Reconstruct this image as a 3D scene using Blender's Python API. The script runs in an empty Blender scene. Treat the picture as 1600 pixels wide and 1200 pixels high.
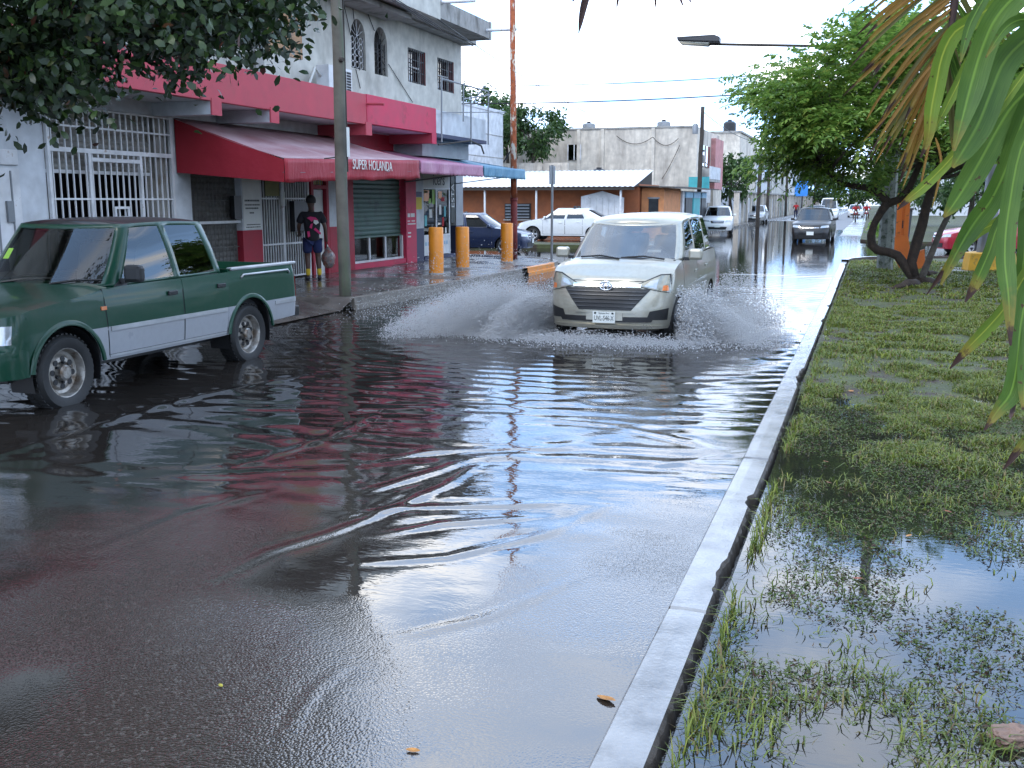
import bpy, bmesh, math, random
import numpy as np
from mathutils import Matrix, Vector
random.seed(11); rng = np.random.default_rng(11)
scene = bpy.context.scene; col = scene.collection
R = math.radians
# ---------------------------------------------------------------- camera
F, H = 1600.0, 1.85
P = math.atan(286 / F); A = math.atan(562 * math.cos(P) / F)
cam_data = bpy.data.cameras.new('camera'); cam = bpy.data.objects.new('camera', cam_data); col.objects.link(cam)
cam.location = (0, 0, H); cam.rotation_euler = (math.pi / 2 - P, 0, A)
cam_data.sensor_width = 36; cam_data.lens = 36 * F / 1600; cam_data.clip_start = 0.05; cam_data.clip_end = 3000
scene.camera = cam
# ---------------------------------------------------------------- sky, sun, exposure
SUN_EL, SUN_AZ = R(50), math.atan2(-0.45, -1.0)
world = bpy.data.worlds.new('World'); scene.world = world; world.use_nodes = True
wn, wl = world.node_tree.nodes, world.node_tree.links
wn.clear()
def wnode(t, **k):
    n = wn.new(t)
    for a, b in k.items(): setattr(n, a, b)
    return n
wout = wnode('ShaderNodeOutputWorld'); bg = wnode('ShaderNodeBackground'); bg2 = wnode('ShaderNodeBackground'); wmix = wnode('ShaderNodeMixShader')
sky = wnode('ShaderNodeTexSky', sky_type='NISHITA', sun_disc=False, sun_elevation=SUN_EL, sun_rotation=SUN_AZ)
sky.air_density = 1.0; sky.dust_density = 1.5
bg.inputs[1].default_value = 0.15
wl.new(sky.outputs[0], bg.inputs[0])
tc = wnode('ShaderNodeTexCoord'); sep = wnode('ShaderNodeSeparateXYZ'); wl.new(tc.outputs['Generated'], sep.inputs[0])
def wmath(op, a, b=None, clamp=False):
    n = wnode('ShaderNodeMath', operation=op, use_clamp=clamp)
    for i, v in enumerate((a, b)):
        if v is None: continue
        if isinstance(v, (int, float)): n.inputs[i].default_value = v
        else: wl.new(v, n.inputs[i])
    return n.outputs[0]
zz = wmath('MAXIMUM', sep.outputs[2], 0.0)
den = wmath('ADD', zz, 0.22)
cmb = wnode('ShaderNodeCombineXYZ')
wl.new(wmath('DIVIDE', sep.outputs[0], den), cmb.inputs[0]); wl.new(wmath('DIVIDE', sep.outputs[1], den), cmb.inputs[1])
cn = wnode('ShaderNodeTexNoise'); cn.inputs['Scale'].default_value = 2.3; cn.inputs['Detail'].default_value = 4; cn.inputs['Roughness'].default_value = 0.55
cn.inputs['Distortion'].default_value = 0.4
wl.new(cmb.outputs[0], cn.inputs['Vector'])
# cloud cover: broken overhead, closed towards the horizon
thr = wmath('ADD', cn.outputs['Fac'], wmath('SUBTRACT', 0.46, wmath('MULTIPLY', zz, 1.35)))
cov = wnode('ShaderNodeMapRange'); cov.inputs['From Min'].default_value = 0.40; cov.inputs['From Max'].default_value = 0.62
cov.interpolation_type = 'SMOOTHSTEP'; cov.inputs['To Min'].default_value = 0.66
wl.new(thr, cov.inputs['Value'])
cramp = wnode('ShaderNodeValToRGB'); cramp.color_ramp.elements[0].position = 0.42; cramp.color_ramp.elements[0].color = (0.34, 0.58, 1.0, 1)
cramp.color_ramp.elements[1].position = 0.66; cramp.color_ramp.elements[1].color = (1.0, 1.0, 1.0, 1)
wl.new(cn.outputs['Fac'], cramp.inputs[0]); wl.new(cramp.outputs[0], bg2.inputs[0]); bg2.inputs[1].default_value = 4.0
wl.new(cov.outputs[0], wmix.inputs[0]); wl.new(bg.outputs[0], wmix.inputs[1]); wl.new(bg2.outputs[0], wmix.inputs[2]); wl.new(wmix.outputs[0], wout.inputs[0])
world.cycles.sampling_method = 'MANUAL'; world.cycles.sample_map_resolution = 512
sun_data = bpy.data.lights.new('sun', 'SUN'); sun_data.energy = 1.5; sun_data.angle = R(20); sun_data.color = (1, 0.95, 0.87)
sun = bpy.data.objects.new('sun', sun_data); col.objects.link(sun)
sd = Vector((math.sin(SUN_AZ) * math.cos(SUN_EL), math.cos(SUN_AZ) * math.cos(SUN_EL), math.sin(SUN_EL)))
sun.rotation_euler = sd.to_track_quat('Z', 'Y').to_euler(); sun.location = (0, -20, 40)
vs = scene.view_settings; vs.view_transform = 'Standard'; vs.look = 'None'; vs.gamma = 1.0; vs.exposure = -0.08
try: vs.use_curve_mapping = False
except Exception: pass
scene.render.engine = 'CYCLES'
cy = scene.cycles; cy.max_bounces = 6; cy.diffuse_bounces = 2; cy.glossy_bounces = 4; cy.transmission_bounces = 4; cy.transparent_max_bounces = 12; cy.caustics_reflective = False; cy.caustics_refractive = False
# ---------------------------------------------------------------- pixel -> direction helpers (photo pixels)
_fw = np.array([-math.sin(A) * math.cos(P), math.cos(A) * math.cos(P), -math.sin(P)])
_rt = np.array([math.cos(A), math.sin(A), 0.0]); _up = np.cross(_rt, _fw); _C = np.array([0, 0, H])
def ray(x, y): return _fw + _rt * (x - 800) / F - _up * (y - 600) / F
def gz(x, y, z=0.0): d = ray(x, y); return _C + d * ((z - H) / d[2])
def gx(x, y, X): d = ray(x, y); return _C + d * (X / d[0])
def gy(x, y, Y): d = ray(x, y); return _C + d * (Y / d[1])
def gd(x, y, dist): d = ray(x, y); return _C + d * (dist / np.linalg.norm(d))
# ---------------------------------------------------------------- mesh helpers
class MB:
    def __init__(s): s.v = []; s.f = []
    def add(s, vs, fs):
        o = len(s.v); s.v += [tuple(map(float, p)) for p in vs]; s.f += [tuple(i + o for i in f) for f in fs]; return s
    def box(s, x0, x1, y0, y1, z0, z1):
        return s.add([(x0, y0, z0), (x1, y0, z0), (x1, y1, z0), (x0, y1, z0), (x0, y0, z1), (x1, y0, z1), (x1, y1, z1), (x0, y1, z1)],
                     [(0, 3, 2, 1), (4, 5, 6, 7), (0, 1, 5, 4), (1, 2, 6, 5), (2, 3, 7, 6), (3, 0, 4, 7)])
    def tube(s, path, rad, n=8, cap=True):
        path = [Vector(p) for p in path]
        if not hasattr(rad, '__len__'): rad = [rad] * len(path)
        vs = []; prev = None
        for i, p in enumerate(path):
            t = (path[min(i + 1, len(path) - 1)] - path[max(i - 1, 0)]).normalized()
            if prev is None:
                u = t.cross(Vector((0, 0, 1))) if abs(t.z) < 0.9 else t.cross(Vector((1, 0, 0)))
            else: u = prev - t * prev.dot(t)
            u.normalize(); prev = u; w = t.cross(u)
            for k in range(n):
                a = 2 * math.pi * k / n; vs.append(p + (u * math.cos(a) + w * math.sin(a)) * rad[i])
        fs = [(i * n + k, i * n + (k + 1) % n, (i + 1) * n + (k + 1) % n, (i + 1) * n + k) for i in range(len(path) - 1) for k in range(n)]
        if cap: fs += [tuple(range(n - 1, -1, -1)), tuple(range((len(path) - 1) * n, len(path) * n))]
        return s.add(vs, fs)
    def cyl(s, p0, p1, r0, r1=None, n=12): return s.tube([p0, p1], [r0, r0 if r1 is None else r1], n)
    def grid(s, P, closed=False, flip=False):
        n, m = len(P), len(P[0]); fs = []
        for i in range(n - 1):
            for j in range(m - 1 if not closed else m):
                f = (i * m + j, (i + 1) * m + j, (i + 1) * m + (j + 1) % m, i * m + (j + 1) % m); fs.append(f[::-1] if flip else f)
        return s.add([p for r in P for p in r], fs)
    def prism(s, poly, d):
        n = len(poly); d = Vector(d); a = [Vector(p) for p in poly]
        return s.add(a + [p + d for p in a], [tuple(range(n - 1, -1, -1)), tuple(range(n, 2 * n))] + [(i, (i + 1) % n, n + (i + 1) % n, n + i) for i in range(n)])
    def lathe(s, prof, n=24, c=(0, 0, 0), axis='z'):
        vs = []
        for r, h in prof:
            for k in range(n):
                a = 2 * math.pi * k / n; q = (r * math.cos(a), r * math.sin(a), h)
                if axis == 'y': q = (q[0], h, q[1])
                if axis == 'x': q = (h, q[0], q[1])
                vs.append((q[0] + c[0], q[1] + c[1], q[2] + c[2]))
        m = len(prof)
        fs = [(i * n + k, i * n + (k + 1) % n, (i + 1) * n + (k + 1) % n, (i + 1) * n + k) for i in range(m - 1) for k in range(n)]
        return s.add(vs, fs)
    def mesh(s, name, smooth=False, fix=True):
        me = bpy.data.meshes.new(name); me.from_pydata(s.v, [], s.f)
        if fix:
            bm = bmesh.new(); bm.from_mesh(me); bmesh.ops.remove_doubles(bm, verts=bm.verts, dist=1e-5); bmesh.ops.recalc_face_normals(bm, faces=bm.faces); bm.to_mesh(me); bm.free()
        if smooth: shade(me, smooth)
        return me
def shade(me, ang):
    me.polygons.foreach_set('use_smooth', [True] * len(me.polygons))
    if ang is not True:
        try: me.set_sharp_from_angle(angle=R(ang))
        except Exception: pass
def link(name, me, m=None, parent=None, world=None):
    o = bpy.data.objects.new(name, me); col.objects.link(o)
    if m is not None:
        if isinstance(m, (list, tuple)):
            for q in m: me.materials.append(q)
        elif len(me.materials) == 0: me.materials.append(m)
    if parent is not None:
        o.parent = parent
        if parent.get('_w'): o.matrix_parent_inverse = Matrix.Translation(-Vector(parent['_w']))
        if parent.get('_cw'): o.matrix_parent_inverse = Matrix.Identity(4)
    return o
def part(name, mb, m, parent, smooth=False, bevel=0, label=None):
    o = link(name, mb.mesh(name, smooth), m, parent)
    if bevel:
        b = o.modifiers.new('bevel', 'BEVEL'); b.width = bevel; b.segments = 2; b.limit_method = 'ANGLE'
    if label: o['label'] = label
    return o
def sub(name, mb, m, parent, smooth=False, bevel=0):
    """a piece of a part (the part carries no transform of its own)"""
    return part(name, mb, m, parent, smooth, bevel)
def tag(o, label, cat, group=None):
    o['label'] = label; o['category'] = cat
    if group: o['group'] = group
    return o
def thing(name, label, cat, loc=(0, 0, 0), rotz=0, group=None, world=False):
    o = bpy.data.objects.new(name, None); col.objects.link(o); o.location = loc; o.rotation_euler = (0, 0, rotz); o.empty_display_size = 0.2
    if world: o['_w'] = tuple(float(c) for c in loc)
    return tag(o, label, cat, group)
def struct(name, mb, m, smooth=False, parent=None):
    o = link(name, mb.mesh(name, smooth), m, parent)
    if parent is None: o['kind'] = 'structure'
    return o
def npmesh(name, V, Fc):
    me = bpy.data.meshes.new(name); V = np.asarray(V, np.float32); Fc = np.asarray(Fc, np.int32); k = Fc.shape[1]
    me.vertices.add(len(V)); me.vertices.foreach_set('co', V.ravel())
    me.loops.add(Fc.size); me.loops.foreach_set('vertex_index', Fc.ravel())
    me.polygons.add(len(Fc)); me.polygons.foreach_set('loop_start', np.arange(0, Fc.size, k, dtype=np.int32))
    me.update(calc_edges=True); me.validate(); return me
def textmesh(body, size, extrude=0.003, align='CENTER'):
    c = bpy.data.curves.new('t', 'FONT'); c.body = body; c.size = size; c.extrude = extrude; c.align_x = align; c.align_y = 'CENTER'; c.resolution_u = 3
    o = bpy.data.objects.new('t', c); col.objects.link(o); dg = bpy.context.evaluated_depsgraph_get()
    me = bpy.data.meshes.new_from_object(o.evaluated_get(dg)); bpy.data.objects.remove(o); bpy.data.curves.remove(c); return me
def text(name, body, size, pos, m, parent, rot, bold=0, sx=1.0, label=None):
    me = textmesh(body, size); M = Matrix.Translation(pos) @ rot.to_4x4() @ Matrix.Diagonal((sx, 1, 1, 1)); me.transform(M)
    o = link(name, me, m, parent)
    if label: o['label'] = label
    return o
ROT_X = Matrix(((0, 0, 1), (1, 0, 0), (0, 1, 0)))        # writing that faces +X, reads along +Y
ROT_NY = Matrix(((1, 0, 0), (0, 0, -1), (0, 1, 0)))      # writing that faces -Y, reads along +X
# ---------------------------------------------------------------- materials
class NT:
    def __init__(s, name):
        s.m = bpy.data.materials.new(name); s.m.use_nodes = True; s.t = s.m.node_tree; s.t.nodes.clear()
        s.out = s.n('ShaderNodeOutputMaterial')
    def n(s, t, **k):
        q = s.t.nodes.new(t)
        for a, b in k.items():
            if a[0] == '_': q.inputs[a[1:].replace('_', ' ')].default_value = b
            else: setattr(q, a, b)
        return q
    def l(s, a, b): s.t.links.new(a, b)
    def math(s, op, a, b=None, clamp=False):
        q = s.n('ShaderNodeMath', operation=op, use_clamp=clamp)
        for i, v in enumerate((a, b)):
            if v is None: continue
            if isinstance(v, (int, float)): q.inputs[i].default_value = v
            else: s.l(v, q.inputs[i])
        return q.outputs[0]
    def coord(s, kind='Object', scale=(1, 1, 1)):
        if kind == 'World': o = s.n('ShaderNodeNewGeometry').outputs['Position']
        else: o = s.n('ShaderNodeTexCoord').outputs[kind]
        mp = s.n('ShaderNodeMapping'); mp.inputs['Scale'].default_value = scale; s.l(o, mp.inputs[0]); return mp.outputs[0]
    def noise(s, vec, scale, detail=4, rough=0.55, dist=0.0):
        q = s.n('ShaderNodeTexNoise', _Scale=scale, _Detail=detail, _Roughness=rough, _Distortion=dist); s.l(vec, q.inputs['Vector']); return q.outputs['Fac']
    def ramp(s, fac, stops):
        q = s.n('ShaderNodeValToRGB'); e = q.color_ramp.elements
        while len(e) < len(stops): e.new(0.5)
        for i, (p, c) in enumerate(stops): e[i].position = p; e[i].color = tuple(c) + ((1,) if len(c) == 3 else ())
        s.l(fac, q.inputs[0]); return q.outputs[0]
    def mix(s, fac, a, b, blend='MIX'):
        q = s.n('ShaderNodeMix', data_type='RGBA', blend_type=blend)
        for i, v in ((0, fac), (6, a), (7, b)):
            if isinstance(v, (int, float)): q.inputs[i].default_value = v
            elif isinstance(v, tuple): q.inputs[i].default_value = v + (1,) if len(v) == 3 else v
            else: s.l(v, q.inputs[i])
        return q.outputs[2]
    def bump(s, h, strength=0.3, dist=0.01, normal=None):
        q = s.n('ShaderNodeBump', _Strength=strength, _Distance=dist); s.l(h, q.inputs['Height'])
        if normal is not None: s.l(normal, q.inputs['Normal'])
        return q.outputs[0]
    def principled(s, color, rough=0.6, metal=0.0, normal=None, spec=0.5, **k):
        q = s.n('ShaderNodeBsdfPrincipled')
        for nm, v in (('Base Color', color), ('Roughness', rough), ('Metallic', metal), ('Specular IOR Level', spec)):
            if isinstance(v, (int, float)): q.inputs[nm].default_value = v
            elif isinstance(v, tuple): q.inputs[nm].default_value = v + (1,) if len(v) == 3 else v
            else: s.l(v, q.inputs[nm])
        for nm, v in k.items(): q.inputs[nm.replace('_', ' ')].default_value = v
        if normal is not None: s.l(normal, q.inputs['Normal'])
        s.l(q.outputs[0], s.out.inputs[0]); return q
def simple(name, c, rough=0.6, metal=0.0, var=0.18, scale=3.0, bump=0.15, fine=40, bd=0.004, kind='Object', stain=None, stain_scale=1.2, stain_lo=0.52, stain_hi=0.7, sscale=(1, 1, 1), **k):
    t = NT(name); v = t.coord(kind); n1 = t.noise(v, scale, 3); n2 = t.noise(v, fine, 1)
    lo = tuple(x * (1 - var) for x in c); hi = tuple(min(1, x * (1 + var)) for x in c)
    colr = t.ramp(n1, [(0.3, lo), (0.7, hi)])
    if stain:
        n3 = t.noise(t.coord(kind, sscale), stain_scale, 4, 0.65)
        f = t.ramp(n3, [(stain_lo, (0, 0, 0)), (stain_hi, (1, 1, 1))]); colr = t.mix(f, colr, stain)
    rr = t.math('ADD', t.math('MULTIPLY', n1, 0.25), rough - 0.12, True)
    t.principled(colr, rr, metal, t.bump(n2, bump, bd) if bump else None, **k); return t.m
M = {}
M['plaster_white'] = simple('plaster_white', (0.54, 0.56, 0.58), 0.8, stain=(0.36, 0.36, 0.34), stain_scale=0.9, kind='World', stain_lo=0.55, stain_hi=0.85)
M['plaster_dirty'] = simple('plaster_dirty', (0.50, 0.48, 0.43), 0.85, stain=(0.16, 0.155, 0.14), stain_scale=1.0, kind='World', sscale=(1.0, 1.0, 0.55), stain_lo=0.5, stain_hi=0.78)
M['plaster_upper'] = simple('plaster_upper', (0.50, 0.485, 0.435), 0.85, stain=(0.20, 0.19, 0.16), stain_scale=0.8, kind='World', sscale=(1, 1, 0.5), stain_lo=0.52, stain_hi=0.8)
M['plaster_old'] = simple('plaster_old', (0.60, 0.54, 0.455), 0.9, stain=(0.27, 0.235, 0.20), stain_scale=0.8, kind='World', sscale=(1.3, 1.3, 0.35), stain_lo=0.46, stain_hi=0.74)
M['concrete'] = simple('concrete', (0.30, 0.29, 0.27), 0.8, stain=(0.12, 0.115, 0.10), stain_scale=2.0, kind='World', sscale=(1, 1, 0.5))
M['red_dusty'] = simple('red_dusty', (0.44, 0.058, 0.08), 0.7, var=0.12, stain=(0.36, 0.07, 0.08), stain_scale=1.5, kind='World')
M['red_bright'] = simple('red_bright', (0.50, 0.03, 0.075), 0.65, var=0.12, stain=(0.30, 0.03, 0.05), stain_scale=2, kind='World', stain_lo=0.58)
M['red_dark'] = simple('red_dark', (0.32, 0.012, 0.028), 0.6, var=0.15, kind='World')
M['navy_paint'] = simple('navy_paint', (0.025, 0.03, 0.075), 0.6, kind='World')
M['grey_paint'] = simple('grey_paint', (0.30, 0.31, 0.32), 0.7, kind='World')
M['pink_wall'] = simple('pink_wall', (0.48, 0.22, 0.21), 0.85, kind='World', stain=(0.3, 0.15, 0.14))
M['orange_wall'] = simple('orange_wall', (0.33, 0.105, 0.04), 0.8, kind='World', stain=(0.25, 0.09, 0.04), stain_scale=0.8)
M['orange_paint'] = simple('orange_paint', (0.72, 0.24, 0.015), 0.42, var=0.12, stain=(0.40, 0.14, 0.03), stain_scale=5, stain_lo=0.62, stain_hi=0.75)
M['orange_steel'] = simple('orange_steel', (0.70, 0.16, 0.02), 0.45, var=0.12, stain=(0.25, 0.08, 0.03), stain_scale=6, stain_lo=0.62)
M['yellow_paint'] = simple('yellow_paint', (0.72, 0.38, 0.03), 0.6, stain=(0.4, 0.25, 0.06), stain_scale=4, stain_lo=0.6)
M['white_metal'] = simple('white_metal', (0.62, 0.62, 0.62), 0.45, stain=(0.30, 0.20, 0.13), stain_scale=6, stain_lo=0.64, stain_hi=0.74, bump=0)
M['dark_metal'] = simple('dark_metal', (0.02, 0.02, 0.022), 0.5, bump=0)
M['grey_metal'] = simple('grey_metal', (0.20, 0.21, 0.22), 0.45, 0.4, bump=0)
M['shutter_grey'] = simple('shutter_grey', (0.27, 0.26, 0.235), 0.55, stain=(0.17, 0.14, 0.10), stain_scale=2.5)
M['shutter_dark'] = simple('shutter_dark', (0.115, 0.11, 0.10), 0.6, stain=(0.07, 0.06, 0.05), stain_scale=2.5)
M['shutter_green'] = simple('shutter_green', (0.055, 0.11, 0.085), 0.5, stain=(0.03, 0.05, 0.04), stain_scale=2)
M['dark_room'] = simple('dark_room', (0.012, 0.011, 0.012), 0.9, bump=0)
M['dark_interior'] = simple('dark_interior', (0.03, 0.03, 0.032), 0.8, bump=0)
M['seat_fabric'] = simple('seat_fabric', (0.20, 0.19, 0.17), 0.9)
M['black_plastic'] = simple('black_plastic', (0.012, 0.012, 0.013), 0.45, bump=0.05)
M['rubber'] = simple('rubber', (0.013, 0.013, 0.013), 0.55, var=0.3, scale=10, bump=0.3)
M['steel_rim'] = simple('steel_rim', (0.33, 0.31, 0.28), 0.4, 0.7, var=0.3, scale=14, stain=(0.12, 0.08, 0.05), stain_scale=9, stain_lo=0.5)
M['alloy_rim'] = simple('alloy_rim', (0.45, 0.45, 0.46), 0.3, 0.8, bump=0)
M['chrome'] = simple('chrome', (0.75, 0.75, 0.76), 0.14, 1.0, var=0.03, bump=0)
M['silver_trim'] = simple('silver_trim', (0.45, 0.46, 0.47), 0.35, 0.4, bump=0)
M['headlamp'] = simple('headlamp', (0.27, 0.265, 0.21), 0.10, 0.2, var=0.2, scale=12, bump=0, Coat_Weight=1.0)
M['headlamp_clear'] = simple('headlamp_clear', (0.40, 0.42, 0.44), 0.1, 0.35, var=0.15, scale=14, bump=0, Coat_Weight=1.0)
M['amber'] = simple('amber', (0.65, 0.18, 0.05), 0.2, bump=0, Coat_Weight=1.0)
M['tail_red'] = simple('tail_red', (0.45, 0.01, 0.012), 0.2, bump=0, Coat_Weight=1.0)
M['plate'] = simple('plate', (0.66, 0.68, 0.64), 0.4, var=0.05, bump=0)
M['ink'] = simple('ink', (0.015, 0.02, 0.015), 0.6, bump=0)
M['paper'] = simple('paper', (0.66, 0.66, 0.62), 0.8, var=0.06, bump=0)
M['yellow_paper'] = simple('yellow_paper', (0.70, 0.55, 0.08), 0.8, var=0.06, bump=0)
M['lime'] = simple('lime', (0.22, 0.42, 0.04), 0.6, var=0.05, bump=0)
M['blue_sign'] = simple('blue_sign', (0.03, 0.22, 0.62), 0.5, var=0.05, bump=0)
M['teal_paint'] = simple('teal_paint', (0.06, 0.36, 0.38), 0.6)
M['pale_blue'] = simple('pale_blue', (0.25, 0.42, 0.55), 0.7)
M['magenta'] = simple('magenta', (0.55, 0.03, 0.14), 0.8, bump=0)
M['wood_pole'] = simple('wood_pole', (0.115, 0.105, 0.085), 0.9, var=0.35, scale=2.5, fine=25, bump=0.5, stain=(0.10, 0.13, 0.075), stain_scale=1.2, sscale=(6, 6, 0.5))
M['wood_dark'] = simple('wood_dark', (0.045, 0.037, 0.030), 0.9, var=0.3, fine=25, bump=0.4)
M['bark'] = simple('bark', (0.042, 0.028, 0.020), 0.9, var=0.4, scale=9, fine=30, bump=0.8, bd=0.02)
M['bark_grey'] = simple('bark_grey', (0.09, 0.075, 0.06), 0.9, var=0.4, scale=8, fine=30, bump=0.8, bd=0.02)
M['rust'] = simple('rust', (0.36, 0.095, 0.035), 0.8, var=0.35, scale=8, kind='World', stain=(0.62, 0.56, 0.46), stain_scale=3.2, sscale=(2.5, 2.5, 0.8), stain_lo=0.53, stain_hi=0.57)
M['rust_dark'] = simple('rust_dark', (0.16, 0.022, 0.018), 0.75, var=0.35, scale=8, kind='World', stain=(0.50, 0.42, 0.33), stain_scale=3.5, sscale=(2.5, 2.5, 1), stain_lo=0.62, stain_hi=0.65)
M['pole_concrete'] = simple('pole_concrete', (0.20, 0.21, 0.19), 0.9, var=0.25, scale=9, stain=(0.06, 0.075, 0.05), stain_scale=6, stain_lo=0.5, stain_hi=0.6)
M['skin_dark'] = simple('skin_dark', (0.075, 0.036, 0.022), 0.5, var=0.1, bump=0)
M['hair'] = simple('hair', (0.008, 0.007, 0.007), 0.7, bump=0.3, fine=90)
M['cloth_black'] = simple('cloth_black', (0.013, 0.012, 0.016), 0.9, bump=0.3, fine=60)
M['cloth_navy'] = simple('cloth_navy', (0.012, 0.02, 0.075), 0.9, bump=0.3, fine=60)
M['cloth_red'] = simple('cloth_red', (0.35, 0.015, 0.02), 0.9, bump=0)
M['cloth_white'] = simple('cloth_white', (0.6, 0.6, 0.6), 0.9, bump=0)
M['sock_yellow'] = simple('sock_yellow', (0.60, 0.42, 0.03), 0.9, bump=0.2, fine=90)
M['tile_roof'] = simple('tile_roof', (0.10, 0.04, 0.03), 0.8)
M['stone'] = simple('stone', (0.24, 0.15, 0.11), 0.8, var=0.3, scale=8, bump=0.8, fine=20, bd=0.02, stain=(0.08, 0.06, 0.05), stain_scale=7)
def canvas(name, c, fade):
    t = NT(name); v = t.coord('World'); up = t.n('ShaderNodeSeparateXYZ'); g = t.n('ShaderNodeNewGeometry')
    n1 = t.noise(v, 1.6, 6, 0.6); n2 = t.noise(t.coord('World', (1.2, 6, 1.2)), 2.2, 5, 0.6)
    colr = t.mix(t.ramp(n1, [(0.35, (0, 0, 0)), (0.75, (1, 1, 1))]), c, fade)
    bmp = t.bump(n2, 0.6, 0.03)
    q = t.principled(colr, 0.55, 0, bmp, 0.4); return t.m
M['canvas_red'] = canvas('canvas_red', (0.30, 0.012, 0.022), (0.36, 0.02, 0.035))
M['canvas_red_top'] = canvas('canvas_red_top', (0.30, 0.15, 0.16), (0.44, 0.32, 0.33))
M['canvas_pink'] = canvas('canvas_pink', (0.38, 0.13, 0.23), (0.50, 0.27, 0.35))
M['canvas_blue'] = canvas('canvas_blue', (0.06, 0.20, 0.32), (0.16, 0.32, 0.42))
def carpaint(name, c, metal=0.35, two=None, zline=0.7, xline=1.48, dirt=0.25, rough=0.3, spec=0.5, coat=0.55):
    t = NT(name); v = t.coord('Object'); n1 = t.noise(v, 2.2, 5); n2 = t.noise(v, 14, 5, 0.65)
    base = c
    if two:
        s = t.n('ShaderNodeSeparateXYZ'); t.l(t.coord('Object'), s.inputs[0])
        f = t.math('MULTIPLY', t.math('LESS_THAN', s.outputs[2], zline), t.math('LESS_THAN', s.outputs[0], xline)); base = t.mix(f, c, two)
    d = t.math('MULTIPLY', t.ramp(n2, [(0.45, (0, 0, 0)), (0.75, (1, 1, 1))]), dirt)
    colr = t.mix(d, base, (0.10, 0.09, 0.075))
    rr = t.math('ADD', t.math('MULTIPLY', n1, 0.25), rough - 0.1, True)
    t.principled(colr, rr, metal, t.bump(n1, 0.05, 0.01), spec, Coat_Weight=coat, Coat_Roughness=0.05); return t.m
M['paint_green'] = carpaint('paint_green', (0.004, 0.048, 0.025), 0.0, two=(0.33, 0.34, 0.36), zline=0.70, dirt=0.10, spec=0.3, coat=0.3)
M['paint_champagne'] = carpaint('paint_champagne', (0.38, 0.36, 0.295), 0.5, dirt=0.2)
M['paint_white'] = carpaint('paint_white', (0.66, 0.67, 0.67), 0.0, dirt=0.12)
M['paint_blue'] = carpaint('paint_blue', (0.008, 0.018, 0.06), 0.3, dirt=0.12)
M['paint_black'] = carpaint('paint_black', (0.008, 0.008, 0.009), 0.0, dirt=0.08, spec=0.35, coat=0.3)
M['paint_red'] = carpaint('paint_red', (0.36, 0.012, 0.03), 0.2, dirt=0.12)
M['paint_silver'] = carpaint('paint_silver', (0.42, 0.43, 0.43), 0.6, dirt=0.2)
M['paint_grey'] = carpaint('paint_grey', (0.12, 0.12, 0.125), 0.4, dirt=0.2)
def glassmat(name, tint, haze=0.0, ior=1.5, hazec=(0.35, 0.37, 0.38)):
    t = NT(name); g = t.n('ShaderNodeBsdfGlossy', _Roughness=0.01); tr = t.n('ShaderNodeBsdfTransparent'); tr.inputs[0].default_value = tint + (1,)
    fr = t.n('ShaderNodeFresnel', _IOR=ior); mx = t.n('ShaderNodeMixShader'); v = t.coord('Object')
    under = tr.outputs[0]
    if haze:
        df = t.n('ShaderNodeBsdfDiffuse'); df.inputs[0].default_value = hazec + (1,); m2 = t.n('ShaderNodeMixShader')
        t.l(t.math('MULTIPLY', t.ramp(t.noise(v, 3, 5), [(0.3, (0.4,) * 3), (0.7, (1,) * 3)]), haze), m2.inputs[0]); t.l(tr.outputs[0], m2.inputs[1]); t.l(df.outputs[0], m2.inputs[2]); under = m2.outputs[0]
    t.l(t.math('MULTIPLY', fr.outputs[0], 1.6, True), mx.inputs[0]); t.l(under, mx.inputs[1]); t.l(g.outputs[0], mx.inputs[2]); t.l(mx.outputs[0], t.out.inputs[0]); return t.m
M['glass_clear'] = glassmat('glass_clear', (0.72, 0.76, 0.74))
M['glass_tint'] = glassmat('glass_tint', (0.22, 0.24, 0.24), ior=1.6)
M['glass_dark'] = glassmat('glass_dark', (0.05, 0.05, 0.055), ior=1.6)
M['glass_hazy'] = glassmat('glass_hazy', (0.62, 0.66, 0.66), haze=0.30, ior=1.65)
M['glass_shop'] = glassmat('glass_shop', (0.8, 0.82, 0.8))
def leafmat(name, stops, trans=0.35, rough=0.45):
    t = NT(name); g = t.n('ShaderNodeNewGeometry'); c = t.ramp(g.outputs['Random Per Island'], stops)
    q = t.n('ShaderNodeBsdfPrincipled', _Roughness=rough); t.l(c, q.inputs['Base Color'])
    tl = t.n('ShaderNodeBsdfTranslucent'); t.l(t.mix(0.5, c, (0.5, 0.6, 0.05), 'MULTIPLY'), tl.inputs[0]); t.l(c, tl.inputs[0])
    mx = t.n('ShaderNodeMixShader'); mx.inputs[0].default_value = trans; t.l(q.outputs[0], mx.inputs[1]); t.l(tl.outputs[0], mx.inputs[2]); t.l(mx.outputs[0], t.out.inputs[0]); return t.m
M['leaf_bright'] = leafmat('leaf_bright', [(0, (0.085, 0.17, 0.028)), (0.5, (0.16, 0.28, 0.05)), (0.9, (0.26, 0.38, 0.07)), (1, (0.36, 0.38, 0.08))], 0.45)
M['leaf_dark'] = leafmat('leaf_dark', [(0, (0.010, 0.024, 0.006)), (0.6, (0.022, 0.048, 0.010)), (0.95, (0.05, 0.09, 0.016)), (1, (0.09, 0.015, 0.01))], 0.15, 0.4)  # backlighting put into the colour: leaves darkened
M['leaf_far'] = leafmat('leaf_far', [(0, (0.025, 0.06, 0.018)), (1, (0.07, 0.13, 0.03))], 0.3)
M['grass'] = leafmat('grass', [(0, (0.075, 0.11, 0.016)), (0.5, (0.155, 0.205, 0.028)), (0.78, (0.26, 0.29, 0.04)), (0.88, (0.24, 0.20, 0.07)), (1, (0.16, 0.09, 0.04))], 0.35)
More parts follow.
